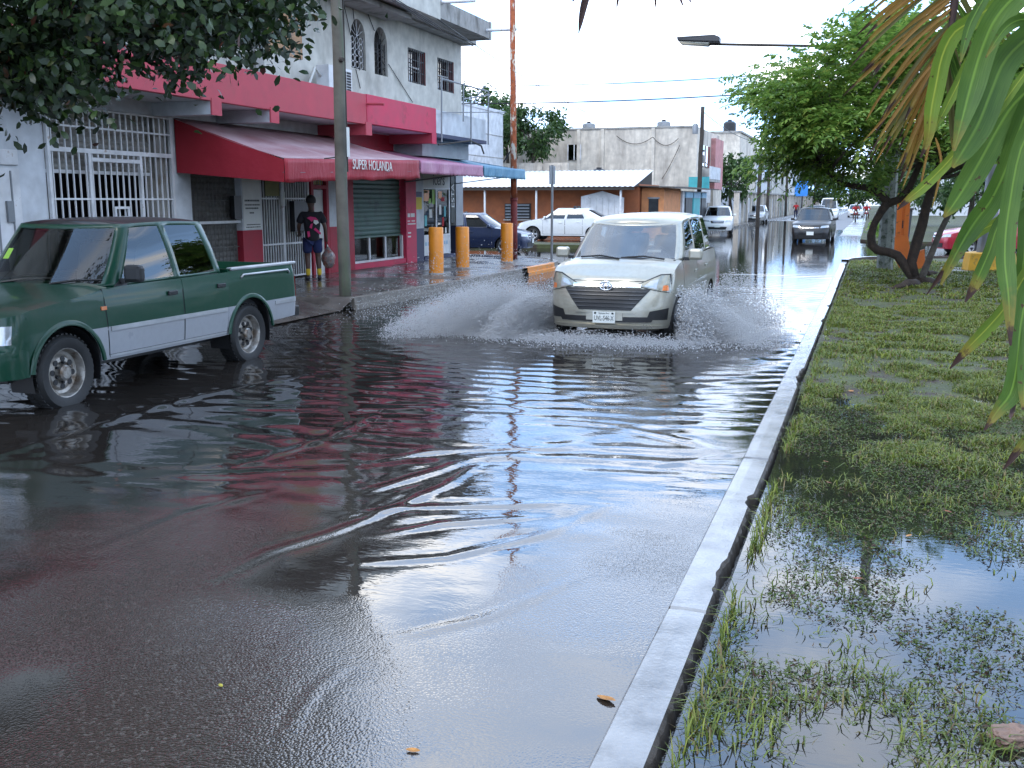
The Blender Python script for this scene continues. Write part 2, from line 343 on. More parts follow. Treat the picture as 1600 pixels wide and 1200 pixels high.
M['weed'] = leafmat('weed', [(0, (0.05, 0.09, 0.015)), (0.55, (0.10, 0.15, 0.025)), (0.75, (0.10, 0.07, 0.03)), (1, (0.06, 0.028, 0.018))], 0.3)
M['dry_leaf'] = simple('dry_leaf', (0.38, 0.17, 0.04), 0.6, var=0.4, scale=25)
M['red_leaf'] = simple('red_leaf', (0.22, 0.06, 0.03), 0.6, var=0.4, scale=25)
# ================================================================ SETTING: road, water, kerbs, lawn, sidewalk
XL, XR = -8.35, -0.77          # kerb faces of the street
WALL = -11.8                   # street wall of the shop building
def asphalt():
    t = NT('wet_asphalt'); v = t.coord('World'); n1 = t.noise(v, 0.7, 6, 0.6); n2 = t.noise(v, 60, 3)
    vo = t.n('ShaderNodeTexVoronoi', _Scale=85.0); t.l(v, vo.inputs['Vector'])
    c = t.mix(t.ramp(n1, [(0.3, (0, 0, 0)), (0.7, (1, 1, 1))]), (0.030, 0.027, 0.024), (0.055, 0.050, 0.045))
    c = t.mix(t.ramp(vo.outputs['Color'], [(0.6, (0, 0, 0)), (0.95, (1, 1, 1))]), c, (0.16, 0.14, 0.12))
    wet = t.ramp(t.noise(v, 0.35, 5), [(0.4, (0.10,) * 3), (0.65, (0.45,) * 3)])
    t.principled(c, wet, 0, t.bump(vo.outputs['Distance'], 0.5, 0.008)); return t.m
M['asphalt'] = asphalt()
def water(name, turb=0.6, film=True, tint=(0.30, 0.25, 0.20), mud=(0.042, 0.035, 0.030), ior=2.9):
    t = NT(name); v = t.coord('World')
    n2 = t.noise(t.coord('World', (1.0, 2.3, 1.0)), 13, 2, 0.5, 0.4)
    if film:
        at = t.n('ShaderNodeAttribute', attribute_name='film'); ss = t.n('ShaderNodeSeparateColor'); t.l(at.outputs['Color'], ss.inputs[0])
        m, calm = ss.outputs[0], ss.outputs[1]
        vo = t.n('ShaderNodeTexVoronoi', _Scale=88.0); t.l(v, vo.inputs['Vector'])
        # where the water is only a film the stones of the asphalt stand out of it
        hh = t.math('SUBTRACT', t.math('MULTIPLY', t.math('MULTIPLY', n2, calm), 0.62), t.math('MULTIPLY', vo.outputs['Distance'], m))
        nrm = t.bump(hh, 1.0, 0.0015); rough = t.math('ADD', 0.02, t.math('MULTIPLY', m, 0.05))
    else: nrm = t.bump(n2, 1.0, 0.00018); rough = 0.02
    gl = t.n('ShaderNodeBsdfGlossy'); t.l(nrm, gl.inputs['Normal'])
    if isinstance(rough, float): gl.inputs['Roughness'].default_value = rough
    else: t.l(rough, gl.inputs['Roughness'])
    tr = t.n('ShaderNodeBsdfTransparent'); tr.inputs[0].default_value = tint + (1,)
    df = t.n('ShaderNodeBsdfDiffuse'); df.inputs[0].default_value = mud + (1,)
    if film:
        fl = t.math('MULTIPLY', t.ramp(vo.outputs['Color'], [(0.74, (0, 0, 0)), (0.86, (1, 1, 1))]), t.math('MINIMUM', m, 1.0)); t.l(t.mix(fl, t.mix(t.math('MINIMUM', m, 1.0), mud, (0.062, 0.046, 0.036)), (0.15, 0.13, 0.11)), df.inputs[0])
    m1 = t.n('ShaderNodeMixShader'); m1.inputs[0].default_value = turb; t.l(tr.outputs[0], m1.inputs[1]); t.l(df.outputs[0], m1.inputs[2])
    fr = t.n('ShaderNodeFresnel', _IOR=ior); t.l(nrm, fr.inputs['Normal'])
    m2 = t.n('ShaderNodeMixShader'); t.l(fr.outputs[0], m2.inputs[0]); t.l(m1.outputs[0], m2.inputs[1]); t.l(gl.outputs[0], m2.inputs[2]); t.l(m2.outputs[0], t.out.inputs[0])
    return t.m
M['water'] = water('flood_water')
M['puddle'] = water('puddle_water', 0.45, False, (0.5, 0.45, 0.38), (0.035, 0.032, 0.03), 2.1)
def wet_concrete(name, c, rlo, rhi, scale=1.0, side=False):
    t = NT(name); v = t.coord('World'); n1 = t.noise(v, 2.2 * scale, 6, 0.6); n2 = t.noise(v, 55, 4); n3 = t.noise(v, 0.9 * scale, 5, 0.6)
    col_ = t.ramp(n1, [(0.28, tuple(x * 0.42 for x in c)), (0.5, tuple(x * 0.95 for x in c)), (0.72, tuple(x * 1.25 for x in c))])
    rr = t.ramp(n3, [(0.42, (rlo,) * 3), (0.62, (rhi,) * 3)])
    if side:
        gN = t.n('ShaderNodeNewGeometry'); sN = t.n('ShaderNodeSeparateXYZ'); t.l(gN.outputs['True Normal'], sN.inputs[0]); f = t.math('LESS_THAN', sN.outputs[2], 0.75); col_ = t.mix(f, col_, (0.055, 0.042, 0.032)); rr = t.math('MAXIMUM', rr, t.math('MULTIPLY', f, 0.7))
    t.principled(col_, rr, 0, t.bump(t.math('ADD', t.math('MULTIPLY', n1, 0.6), t.math('MULTIPLY', n2, 0.22)), 0.6, 0.014), 0.6); return t.m
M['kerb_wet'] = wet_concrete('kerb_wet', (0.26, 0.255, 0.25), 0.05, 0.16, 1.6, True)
M['walk_wet'] = wet_concrete('walk_wet', (0.095, 0.080, 0.068), 0.07, 0.45)
M['soil'] = simple('soil', (0.035, 0.026, 0.018), 0.7, var=0.4, scale=6, kind='World', bump=0.7, fine=25, bd=0.02)
M['turf'] = simple('turf', (0.06, 0.07, 0.02), 0.75, var=0.4, scale=3, kind='World', bump=0.8, fine=30, bd=0.03, stain=(0.045, 0.030, 0.02), stain_scale=1.5, stain_lo=0.5, stain_hi=0.6)
def noise2(x, y, seed=0, sc=1.0, octs=4):
    """cheap smooth value noise on numpy arrays"""
    r = np.random.default_rng(seed); T = r.random((64, 64)); out = 0; a = 1.0; tot = 0
    x = np.asarray(x, float) * sc; y = np.asarray(y, float) * sc
    for _ in range(octs):
        xi = np.floor(x).astype(int); yi = np.floor(y).astype(int); u = x - xi; w = y - yi; u = u * u * (3 - 2 * u); w = w * w * (3 - 2 * w)
        g = lambda i, j: T[(xi + i) % 64, (yi + j) % 64]
        out = out + a * ((g(0, 0) * (1 - u) + g(1, 0) * u) * (1 - w) + (g(0, 1) * (1 - u) + g(1, 1) * u) * w); tot += a; a *= 0.5; x = x * 2 + 7.3; y = y * 2 + 3.1
    return out / tot
# road: one asphalt sheet out to the horizon; blocks, walks and lawns stand on it
road = MB(); road.add([(-900, -40, -0.06), (900, -40, -0.06), (900, 1500, -0.06), (-900, 1500, -0.06)], [(0, 1, 2, 3)]); struct('road', road, M['asphalt'])
# flood water: fine sheet with real wave crests near the camera, coarse beyond
ys = [1.2]
while ys[-1] < 33: ys.append(ys[-1] + max(0.012, 0.0042 * ys[-1]))
ys = np.array(ys); xs = np.linspace(XL - 0.15, XR + 0.02, 270)
X, Y = np.meshgrid(xs, ys, indexing='ij')
Z = np.zeros_like(X)
amp = np.clip((Y - 2.6) / 5.0, 0.05, 1) * (0.35 + 0.9 * noise2(X, Y, 3, 0.35)) * np.clip((30 - Y) / 14, 0.15, 1) * (1 - .6 * np.clip((X + 4.2) / 1.5, 0, 1) * np.clip((10.5 - Y) / 2.5, 0, 1))
for i in range(26):
    lam = 0.16 * 2.6 ** rng.random() ; th = R(-90 + rng.normal(0, 26)); k = 2 * math.pi / lam
    ph = rng.random() * 6.28 + 2.0 * noise2(X, Y, 20 + i, 0.6, 2)
    loc = np.clip(noise2(X, Y, 60 + i, 0.5, 2) * 3 - 1.0, 0, 1)
    Z += amp * loc * 0.0021 * lam * np.sin(k * (X * math.cos(th) + Y * math.sin(th)) + ph)
# wave fronts pushed out by the van and older ones crossing the street
for (cx, cy, r0, wd, lam, a, sx) in [(-3.4, 14.6, 7.6, 0.55, 0.42, 0.0075, 1), (-3.4, 14.6, 5.9, 0.9, 0.36, 0.006, 1), (-3.4, 14.6, 4.2, 0.7, 0.30, 0.006, 1), (-2.2, 16.0, 10.6, 0.5, 0.5, 0.006, 1), (-7.0, 12.5, 4.8, 0.4, 0.4, 0.007, 1), (-6.0, 9.0, 3.4, 0.3, 0.33, 0.005, 1)]:
    r = np.hypot((X - cx) * 0.8, Y - cy) + 0.5 * (noise2(X, Y, 77, 0.4, 2) - 0.5)
    Z += .6 * a * np.exp(-((r - r0) / wd) ** 2) * np.sin(2 * math.pi * (r - r0) / lam) * (0.4 + 0.9 * noise2(X, Y, 5, 0.7, 2)) * np.clip((Y - 3.2) / 3.0, 0, 1)
# single sharp crests running across the street (traced on the water plane)
def crest(pts, h, w):
    global Z
    Q = np.array([gz(a, b)[:2] for a, b in pts]); D = np.full(X.shape, 9.0); Tt = np.zeros(X.shape); n_ = len(Q) - 1
    for i in range(n_):
        a, d = Q[i], Q[i + 1] - Q[i]; t = np.clip(((X - a[0]) * d[0] + (Y - a[1]) * d[1]) / (d @ d), 0, 1); e = np.hypot(X - a[0] - t * d[0], Y - a[1] - t * d[1]); k = e < D; D = np.where(k, e, D); Tt = np.where(k, (i + t) / n_, Tt)
    env = np.clip(np.sin(np.pi * np.clip(Tt, 0.02, .98)), 0, 1) ** .5 * (.45 + 1.1 * noise2(X, Y, 93, 2.2, 2))
    Z = Z + .62 * h * env * (np.exp(-(D / w) ** 2) - .45 * np.exp(-((D - 2.2 * w) / (1.3 * w)) ** 2))
for pts, h, w in (([(330, 905), (420, 862), (520, 832), (620, 792), (700, 757), (765, 712)], .009, .036), ([(-20, 715), (100, 682), (200, 650), (300, 621), (400, 601), (490, 586)], .014, .06), ([(540, 805), (640, 792), (720, 790), (800, 789), (880, 786)], .009, .04), ([(570, 770), (660, 742), (745, 715)], .010, .045), ([(600, 835), (690, 818), (780, 812), (860, 806)], .008, .04), ([(445, 1155), (470, 1110), (495, 1075), (540, 1040)], .005, .02), ([(350, 735), (450, 705), (540, 672), (600, 640)], .009, .05), ([(580, 720), (680, 705), (800, 700), (900, 702)], .008, .045), ([(560, 880), (700, 870), (850, 835), (950, 790)], .006, .035), ([(600, 1000), (760, 965), (900, 905), (1000, 850)], .004, .03), ([(150, 860), (300, 800), (430, 765)], .006, .045), ([(1020, 730), (1100, 715), (1180, 705)], .006, .04), ([(840, 655), (960, 665), (1080, 690), (1170, 720)], .007, .045)): crest(pts, h, w)
# churned water round the wheels of the van
ch = np.exp(-(((X + 4.9) / 1.5) ** 2 + ((Y - 13.6) / 1.5) ** 2)) + np.exp(-(((X + 1.7) / 1.0) ** 2 + ((Y - 13.6) / 1.4) ** 2))
Z += np.clip(ch, 0, 1) * (0.05 * (noise2(X, Y, 8, 5.0, 3) - 0.45))
n, m = X.shape; idx = np.arange(n * m).reshape(n, m)
Fq = np.stack([idx[:-1, :-1], idx[1:, :-1], idx[1:, 1:], idx[:-1, 1:]], -1).reshape(-1, 4)
V1 = np.stack([X, Y, Z], -1).reshape(-1, 3)
ext = [(XL - 0.15, -6, XR + 0.02, 1.2), (-45, 33, 45, 58), (-45, 29.8, XL - 0.15, 33), (XR + 0.02, 33.0, 45, 33.2), (-9.2, 58, -1.6, 70), (-9.2, 70, -4.2, 100)]
vv = [V1]; ff = [Fq]; o = len(V1)
for (x0, y0, x1, y1) in ext:
    vv.append(np.array([(x0, y0, 0), (x1, y0, 0), (x1, y1, 0), (x0, y1, 0)], float)); ff.append(np.array([[o, o + 1, o + 2, o + 3]])); o += 4
V1 = np.concatenate(vv); me = npmesh('flood_water', V1, np.concatenate(ff)); shade(me, True)
fx, fy = V1[:, 0], V1[:, 1]
fm = np.clip((5.9 - fy) / 2.6, 0, 1) + np.clip((fx + 1.75) / 0.85, 0, 1) * np.clip((8.5 - fy) / 3.5, 0, 1)
fm = np.clip(fm, 0, 1.2) * np.clip(noise2(fx, fy, 91, 0.9, 4) * 2.6 - 0.75, 0, 1)
cal = (0.25 + 0.75 * np.clip(noise2(fx, fy, 92, 0.45, 3) * 3 - 1.0, 0, 1)) * np.clip((fy - 2) / 5, 0.15, 1)
at = me.color_attributes.new('film', 'FLOAT_COLOR', 'POINT')
at.data.foreach_set('color', np.stack([fm, cal, fm * 0, fm * 0 + 1], -1).astype(np.float32).ravel())
link('flood_water', me, M['water'])['kind'] = 'structure'
# right kerb: worn concrete strip with a broken edge on the lawn side
ky = np.concatenate([np.arange(1.5, 9, 0.02), np.arange(9, 32.6, 0.07)]); kn = len(ky); mb = MB(); rows = []
for j, y in enumerate(ky):
    ou = -0.585 + 0.02 * (noise2([y], [0.3], 31, 0.4, 2)[0] - 0.5) - 0.05 * max(0, noise2([y], [9.1], 32, 1.6, 4)[0] - 0.60) * 5
    inn = XR + 0.006 * (noise2([y], [2.2], 33, 1.1, 4)[0] - 0.5)
    zt = 0.026 + 0.006 * (noise2([y], [5.5], 34, 0.8)[0] - 0.5) + 0.0012 * y
    if min(abs(y - c) for c in (2.35, 4.4, 7.31, 10.4, 13.5)) < .011: zt -= .014      # cast joints
    jag = 0.028 * (noise2([y], [1.5], 35, 14.0, 3)[0] - 0.5)
    rows.append([(inn, y, -0.06), (inn, y, zt - 0.006), (inn + 0.008, y, zt), (inn * 0.6 + ou * 0.4, y, zt + 0.004 * noise2([y], [7.7], 36, 3)[0]), (ou - 0.012, y, zt), (ou + jag, y, zt - 0.02), (ou + 0.012 + jag, y, -0.07)])
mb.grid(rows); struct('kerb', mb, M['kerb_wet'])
# far corner of the lawn: kerb bends round to the cross street
mb = MB(); cpath = [(-0.66, 32.5), (-0.55, 33.4), (-0.1, 34.4), (0.7, 35.2), (2.0, 35.6), (5, 35.8), (30, 36)]
rows = []
for i, (x, y) in enumerate(cpath):
    a = Vector(cpath[min(i + 1, len(cpath) - 1)]) - Vector(cpath[max(i - 1, 0)]); nn = Vector((-a.y, a.x)).normalized() * 0.1
    rows.append([(x + nn.x, y + nn.y, -0.06), (x + nn.x, y + nn.y, 0.12), (x - nn.x, y - nn.y, 0.12), (x - nn.x, y - nn.y, -0.05)])
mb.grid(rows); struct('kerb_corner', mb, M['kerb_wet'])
# lawn: uneven ground, low and drowned near the camera
gxs = np.linspace(-0.56, 9, 110); gys = np.concatenate([np.linspace(-3, 10, 150), np.linspace(10.15, 35.4, 110)])
GX, GY = np.meshgrid(gxs, gys, indexing='ij')
def lawn_z(x, y):
    x = np.asarray(x, float); y = np.asarray(y, float)
    base = -0.055 + 0.085 * np.clip((y - 4.2) / 8.0, 0, 1) + 0.02 * np.clip((x - 0.9) / 1.5, 0, 1) + 0.010 * np.clip((y - 12) / 15, 0, 1)
    drown = 0.045 * np.exp(-((x + 0.25) / 0.45) ** 2) * np.clip((11.5 - y) / 4, 0, 1)
    return base - drown + 0.085 * (noise2(x, y, 41, 0.9, 4) - 0.5) + 0.03 * (noise2(x, y, 42, 4.0, 3) - 0.5)
GZ = lawn_z(GX, GY); n, m = GX.shape; idx = np.arange(n * m).reshape(n, m)
cut = GX[:-1, :-1] * 0 + 1
Fq = np.stack([idx[:-1, :-1], idx[1:, :-1], idx[1:, 1:], idx[:-1, 1:]], -1)
keep = ~((GX[:-1, :-1] < 0.5) & (GY[:-1, :-1] > 33.2))
me = npmesh('lawn_ground', np.stack([GX, GY, GZ], -1).reshape(-1, 3), Fq[keep].reshape(-1, 4)); shade(me, True); link('lawn_ground', me, M['turf'])['kind'] = 'structure'
mb = MB(); mb.add([(-0.55, -3, 0.0), (9, -3, 0.0), (9, 31, 0.0), (-0.55, 31, 0.0)], [(0, 1, 2, 3)]); struct('lawn_puddle', mb, M['puddle'])
mb = MB(); mb.box(9, 60, -3, 36, -0.05, 0.06); struct('park_ground', mb, M['turf'])
# left sidewalk with a rounded corner; lowered drive in front of the pickup
walk = MB(); T = 0.2
outer = [(XL + 0.02, 15.75), (XL + 0.25, 20), (-8.05, 24), (-8.0, 26.4), (-8.2, 27.6), (-8.8, 28.9), (-10.0, 29.9), (-11.5, 30.3), (-60, 30.4)]
walk.add([(x, y, T) for x, y in outer] + [(-60, 15.75, T)], [tuple(range(len(outer) + 1))])
walk.add([(-60, -10, T), (-9.6, -10, T), (-9.6, 15.75, T), (-60, 15.75, T)], [(0, 1, 2, 3)])
walk.add([(-9.6, -10, T), (XL - 0.05, -10, 0.02), (XL - 0.05, 15.4, 0.02), (XL + 0.02, 15.75, T), (-9.6, 15.75, T)], [(0, 1, 2, 4), (2, 3, 4)])
struct('sidewalk', walk, M['walk_wet'])
kb = MB(); rows = []
for i, (x, y) in enumerate(outer):
    a = Vector(outer[min(i + 1, len(outer) - 1)]) - Vector(outer[max(i - 1, 0)]); nn = Vector((a.y, -a.x)).normalized()
    rows.append([(x + nn.x * .05, y + nn.y * .05, -0.06), (x + nn.x * .045, y + nn.y * .045, 0.085), (x + nn.x * .02, y + nn.y * .02, 0.095), (x + nn.x * .015, y + nn.y * .015, T + 0.004), (x - nn.x * .12, y - nn.y * .12, T + 0.008), (x - nn.x * .13, y - nn.y * .13, T - 0.02)])
fulls = []
for i in range(len(rows) - 1):
    for q in range(6): fulls.append([tuple(rows[i][c][d] * (1 - q / 6) + rows[i + 1][c][d] * q / 6 for d in range(3)) for c in range(6)])
fulls.append(rows[-1])
kerb_mat = simple('kerb_painted', (0.17, 0.15, 0.125), 0.45, var=0.25, kind='World', stain=(0.07, 0.06, 0.05), stain_scale=3)
a_ = MB(); a_.grid([r for r in fulls if r[0][1] < 24.2]); a_.add(fulls[0], [(0, 1, 2, 3, 4, 5)]); struct('kerb_left', a_, kerb_mat, smooth=35)
b_ = MB(); b_.grid([r for r in fulls if 24.0 <= r[0][1] < 26.9]); struct('kerb_orange', b_, M['orange_paint'])
c_ = MB(); c_.grid([r for r in fulls if r[0][1] >= 26.7]); struct('kerb_far_corner', c_, kerb_mat)
# blocks across the cross street
def block(name, pts, z, m):
    q = MB(); q.prism([(x, y, -0.06) for x, y in pts], (0, 0, z + 0.06)); struct(name, q, m)
block('sidewalk_far', [(-80, 41.5), (-9.6, 41.5), (-8.9, 43), (-8.9, 400), (-80, 400)], 0.14, M['walk_wet'])
block('verge_far', [(-80, 39.2), (-10.4, 39.2), (-9.6, 40), (-9.6, 41.4), (-80, 41.4)], 0.15, M['turf'])
block('verge_right', [(-0.4, 50.5), (0.6, 48.4), (60, 48), (60, 400), (-0.4, 400)], 0.10, M['turf'])
struct('road_far_lane', MB().add([(-4.0, 58.5, -0.052), (-1.7, 58.5, -0.052), (-0.6, 400, -0.052), (-4.0, 400, -0.052)], [(0, 1, 2, 3)]), simple('dry_asphalt', (0.13, 0.13, 0.135), 0.6, kind='World', var=0.3, scale=0.5))
# ================================================================ SHOP BUILDING on the left
B = thing('shop_building', 'long two-storey shop building with red fascia and dirty grey upper floor', 'building', (WALL, 20, 0.2), world=True)
Y0, Y1, YE = 4.0, 29.55, 29.5
T = 0.2
def wall(y0, y1, z0, z1, m, name='wall', x0=WALL - 0.35, x1=WALL, par=B, **k): return part(name, MB().box(x0, x1, y0, y1, z0, z1), M[m] if isinstance(m, str) else m, par, **k)
# ground-floor piers and lintels
wall(Y0, 12.60, T, 3.60, 'plaster_white')
wall(12.60, 15.58, 3.30, 3.60, 'plaster_white', 'lintel')
wall(15.58, 16.13, T, 3.60, 'plaster_white', 'pier')
wall(16.13, 29.55, 3.00, 3.60, 'plaster_white', 'lintel', WALL - 0.35, WALL - 0.002)
wall(17.72, 18.42, 1.27, 3.00, 'plaster_white', 'pier'); wall(17.72, 18.42, T, 1.27, 'red_dark', 'pier_base', x1=WALL + 0.004)
wall(21.24, 22.05, 1.26, 3.00, 'plaster_white', 'pier'); wall(21.24, 22.05, T, 1.26, 'red_dark', 'pier_base', x1=WALL + 0.004)
wall(22.05, 22.40, T, 3.00, 'red_dark', 'pier', x1=WALL + 0.02)
wall(25.36, 26.02, T, 3.00, 'red_bright', 'pier', x1=WALL + 0.03)
wall(26.02, 26.58, 1.10, 3.00, 'plaster_white', 'pier'); wall(26.02, 26.58, T, 1.10, 'navy_paint', 'pier_base', x1=WALL + 0.004)
wall(28.98, 29.55, 1.12, 3.00, 'grey_paint', 'pier'); wall(28.98, 29.55, T, 1.12, 'navy_paint', 'pier_base', x1=WALL + 0.004)
# wall under the red fascia right of the canopy beam
wall(21.1, 24.7, 3.0, 3.5, 'red_dark', 'wall_band', WALL - 0.002, WALL + 0.012)
# rooms behind
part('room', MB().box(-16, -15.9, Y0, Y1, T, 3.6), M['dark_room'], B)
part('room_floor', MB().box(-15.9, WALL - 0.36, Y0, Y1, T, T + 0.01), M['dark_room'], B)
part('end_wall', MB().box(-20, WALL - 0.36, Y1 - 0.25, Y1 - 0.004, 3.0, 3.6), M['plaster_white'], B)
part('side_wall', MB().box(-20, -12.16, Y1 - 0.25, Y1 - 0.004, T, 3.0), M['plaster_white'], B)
# canopy slab, fascia, beams
CX = -10.6
part('canopy', MB().box(WALL + 0.002, CX - 0.13, 8.0, 24.70, 3.52, 3.64), M['plaster_white'], B)
part('fascia', MB().box(CX - 0.12, CX, 8.0, 20.88, 3.51, 4.15), M['red_dusty'], B, bevel=0.01)
part('fascia', MB().box(CX - 0.12, CX + 0.012, 20.885, 24.72, 3.53, 4.16), M['red_bright'], B, bevel=0.01)
for y in (15.30, 17.12, 20.95, 24.58):
    part('beam', MB().box(WALL + 0.002, CX - 0.02, y - 0.13, y + 0.13, 3.29, 3.515), M['plaster_white'] if y < 20 else M['red_dusty'], B)
    part('beam_end', MB().box(CX - 0.018, CX + 0.016, y - 0.14, y + 0.14, 3.28, 3.56), M['red_dusty'] if y < 22 else M['red_bright'], B)
for (y, z) in ((13.05, 3.95), (20.9, 3.95)): part('drain_spout', MB().cyl((CX - 0.05, y, z), (CX + 0.42, y, z - 0.02), 0.03, n=10), M['red_dusty'], B, smooth=40)
# white sign box of the corner shop
part('sign_box', MB().box(WALL + 0.002, -10.62, 24.74, 28.4, 3.56, 4.14), M['plaster_white'], B)
part('sign_box_edge', MB().box(WALL + 0.004, -10.60, 24.745, 28.41, 3.46, 3.555), M['navy_paint'], B)
part('sign_box_base', MB().box(WALL + 0.004, -11.0, 24.75, 28.0, 3.0, 3.455), M['grey_paint'], B)
# upper storey wall with openings
UZ0, UZ1 = 3.66, 6.42
def arch_wall():
    """upper wall strip with arched and square openings, as boxes round the holes"""
    holes = [(22.52, 23.27, 4.96, 6.11, True), (23.74, 24.47, 4.95, 6.11, True), (25.71, 26.84, 4.97, 5.85, False), (27.69, 28.88, 4.96, 5.84, False)]
    mb = MB(); y = Y0
    for (a, b, z0, z1, arch) in holes:
        mb.box(WALL - 0.25, WALL, y, a, UZ0, UZ1); mb.box(WALL - 0.25, WALL, a, b, UZ0, z0)
        if arch:
            r = (b - a) / 2; zc = z1 - r * 1.15; n = 12
            for k in range(n):
                t0, t1 = math.pi * k / n, math.pi * (k + 1) / n
                ya, yb = (a + b) / 2 - r * math.cos(t0), (a + b) / 2 - r * math.cos(t1); za, zb = zc + r * 1.15 * math.sin(t0), zc + r * 1.15 * math.sin(t1)
                mb.prism([(WALL, ya, za), (WALL, yb, zb), (WALL, yb, UZ1), (WALL, ya, UZ1)], (-0.25, 0, 0))
        else: mb.box(WALL - 0.25, WALL, a, b, z1, UZ1)
        y = b
    mb.box(WALL - 0.25, WALL, y, YE, UZ0, UZ1)
    return holes, mb
holes, mb = arch_wall(); part('upper_wall', mb, M['plaster_upper'], B)
part('upper_end_wall', MB().box(-20, WALL - 0.252, YE - 0.25, YE - 0.003, 3.66, UZ1), M['plaster_upper'], B)
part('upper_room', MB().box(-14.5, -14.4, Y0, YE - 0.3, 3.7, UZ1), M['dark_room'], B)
part('brick_infill', MB().box(WALL + 0.003, WALL + 0.02, 18.9, 20.25, 4.85, 5.7), simple('peach_block', (0.42, 0.25, 0.14), 0.9, kind='World', stain=(0.3, 0.2, 0.15), stain_scale=4), B)
part('pilaster', MB().box(WALL + 0.004, WALL + 0.1, 18.3, 18.6, 3.7, 6.4), M['concrete'], B)
M['reveal_red'] = simple('reveal_red', (0.16, 0.03, 0.03), 0.8)
for i, (a, b, z0, z1, arch) in enumerate(holes):
    w = part('window', MB().box(WALL - 0.2, WALL - 0.19, a - 0.02, b + 0.02, z0 - 0.02, z1 + 0.02), M['glass_dark'], B)
    sub('frame', MB().box(WALL - 0.19, WALL - 0.15, a, a + 0.04, z0, z1).box(WALL - 0.19, WALL - 0.15, b - 0.04, b, z0, z1).box(WALL - 0.188, WALL - 0.152, a, b, z0, z0 + 0.04).box(WALL - 0.188, WALL - 0.152, a, b, (z0 + z1) / 2 - 0.02, (z0 + z1) / 2 + 0.02), M['dark_metal'] if arch else M['white_metal'], w)
    if not arch:
        sub('reveal', MB().box(WALL - 0.18, WALL + 0.004, b - 0.006, b + 0.004, z0, z1), M['reveal_red'], w)
        n = 8
        for k in range(n):
            y = a + (k + 0.5) * (b - a) / n; sub('bar', MB().box(WALL - 0.03, WALL - 0.012, y - 0.009, y + 0.009, z0 + 0.01, z1 - 0.01), M['dark_metal'], w)
        for z in (z0 + 0.03, z0 + 0.3, z0 + 0.6, z1 - 0.03): sub('rail', MB().box(WALL - 0.034, WALL - 0.028, a, b, z - 0.012, z + 0.012), M['dark_metal'], w)
    else:
        zc = z1 - (b - a) / 2 * 1.15
        mb = MB(); cy = (a + b) / 2
        for k in range(4):
            y = a + 0.06 + k * (b - a - 0.12) / 3; sub('bar', MB().box(WALL - 0.05, WALL - 0.035, y - 0.008, y + 0.008, z0, zc + 0.05), M['dark_metal'], w)
        for r in range(5):
            for k in range(3):
                y = a + 0.06 + (k + 0.5) * (b - a - 0.12) / 3; z = z0 + 0.1 + r * (zc - z0 - 0.15) / 4
                pts = [(WALL - 0.043, y + 0.085 * math.cos(t), z + 0.075 * math.sin(t)) for t in np.linspace(0, 6.283, 9)]; mb.tube(pts, 0.009, 4, cap=False)
        for t in (0.5, 1.0, 1.57, 2.14, 2.64): mb.cyl((WALL - 0.04, cy, zc + 0.03), (WALL - 0.04, cy - math.cos(t) * (b - a) / 2 * .95, zc + math.sin(t) * (b - a) / 2 * 1.08), 0.008, n=4)
        sub('scroll_grille', mb, M['dark_metal'] if i else M['white_metal'], w)
# roof slabs with deep edges
part('roof', MB().box(-20, WALL + 0.35, Y0, 29.85, 6.43, 6.60), M['concrete'], B)
part('roof_beam', MB().box(WALL + 0.01, -11.1, 21.5, 24.45, 6.30, 6.425), M['concrete'], B)
part('roof_edge', MB().box(-10.85, -10.70, 8, 25.35, 6.42, 7.05), M['plaster_upper'], B)
part('roof_edge', MB().box(-10.85, -10.72, 25.36, 29.0, 6.47, 6.93), M['concrete'], B)
part('roof_edge_end', MB().box(-12.6, -10.70, 29.0, 29.14, 6.45, 6.94), M['concrete'], B)
part('soffit', MB().box(WALL + 0.36, -10.86, 8, 28.99, 6.48, 6.58), M['concrete'], B)
part('parapet', MB().box(-19, -18.8, Y0, 29, 6.6, 7.4), M['plaster_upper'], B)
part('stair_tower', MB().box(-17.5, -12.6, 12.5, 23.0, 6.602, 10.4), M['plaster_upper'], B)  # unseen block, added for its dark reflection in the flood water
for (y, z, l) in ((25.5, 6.87, 0.95), (28.75, 6.66, 0.95)): part('drain_pipe', MB().cyl((-10.75, y, z), (-10.75 + l, y, z - 0.01), 0.045, n=12), M['white_metal'], B, smooth=40)
# wall cables on the upper floor
mb = MB()
def cable(mb, p0, p1, sag=0.0, r=0.012, n=8):
    p0, p1 = Vector(p0), Vector(p1); mb.tube([p0.lerp(p1, t) - Vector((0, 0, sag * 4 * t * (1 - t))) for t in np.linspace(0, 1, n)], r, 5)
for a, b in (((536, 0), (548, 55)), ((550, 0), (562, 110)), ((575, 22), (585, 48)), ((607, 100), (645, 160)), ((556, 108), (563, 138))):
    q0, q1 = gx(*a, WALL + 0.03), gx(*b, WALL + 0.03); mb = MB(); cable(mb, q0, q1, 0.0, 0.01); part('wall_cable', mb, M['black_plastic'], B)
mb = MB()
for dz in (0, .05, .1): mb = MB(); cable(mb, gx(590, -20 + dz * 60, -10.66), gx(684, 40 + dz * 60, -10.66), 0.0, 0.012); part('roof_cable', mb, M['black_plastic'], B)
for dz in (0, .08): mb = MB(); cable(mb, gx(684, 40 + dz * 60, -10.66), gx(745, 70 + dz * 60, -10.66), 0.02, 0.01); part('roof_cable', mb, M['black_plastic'], B)
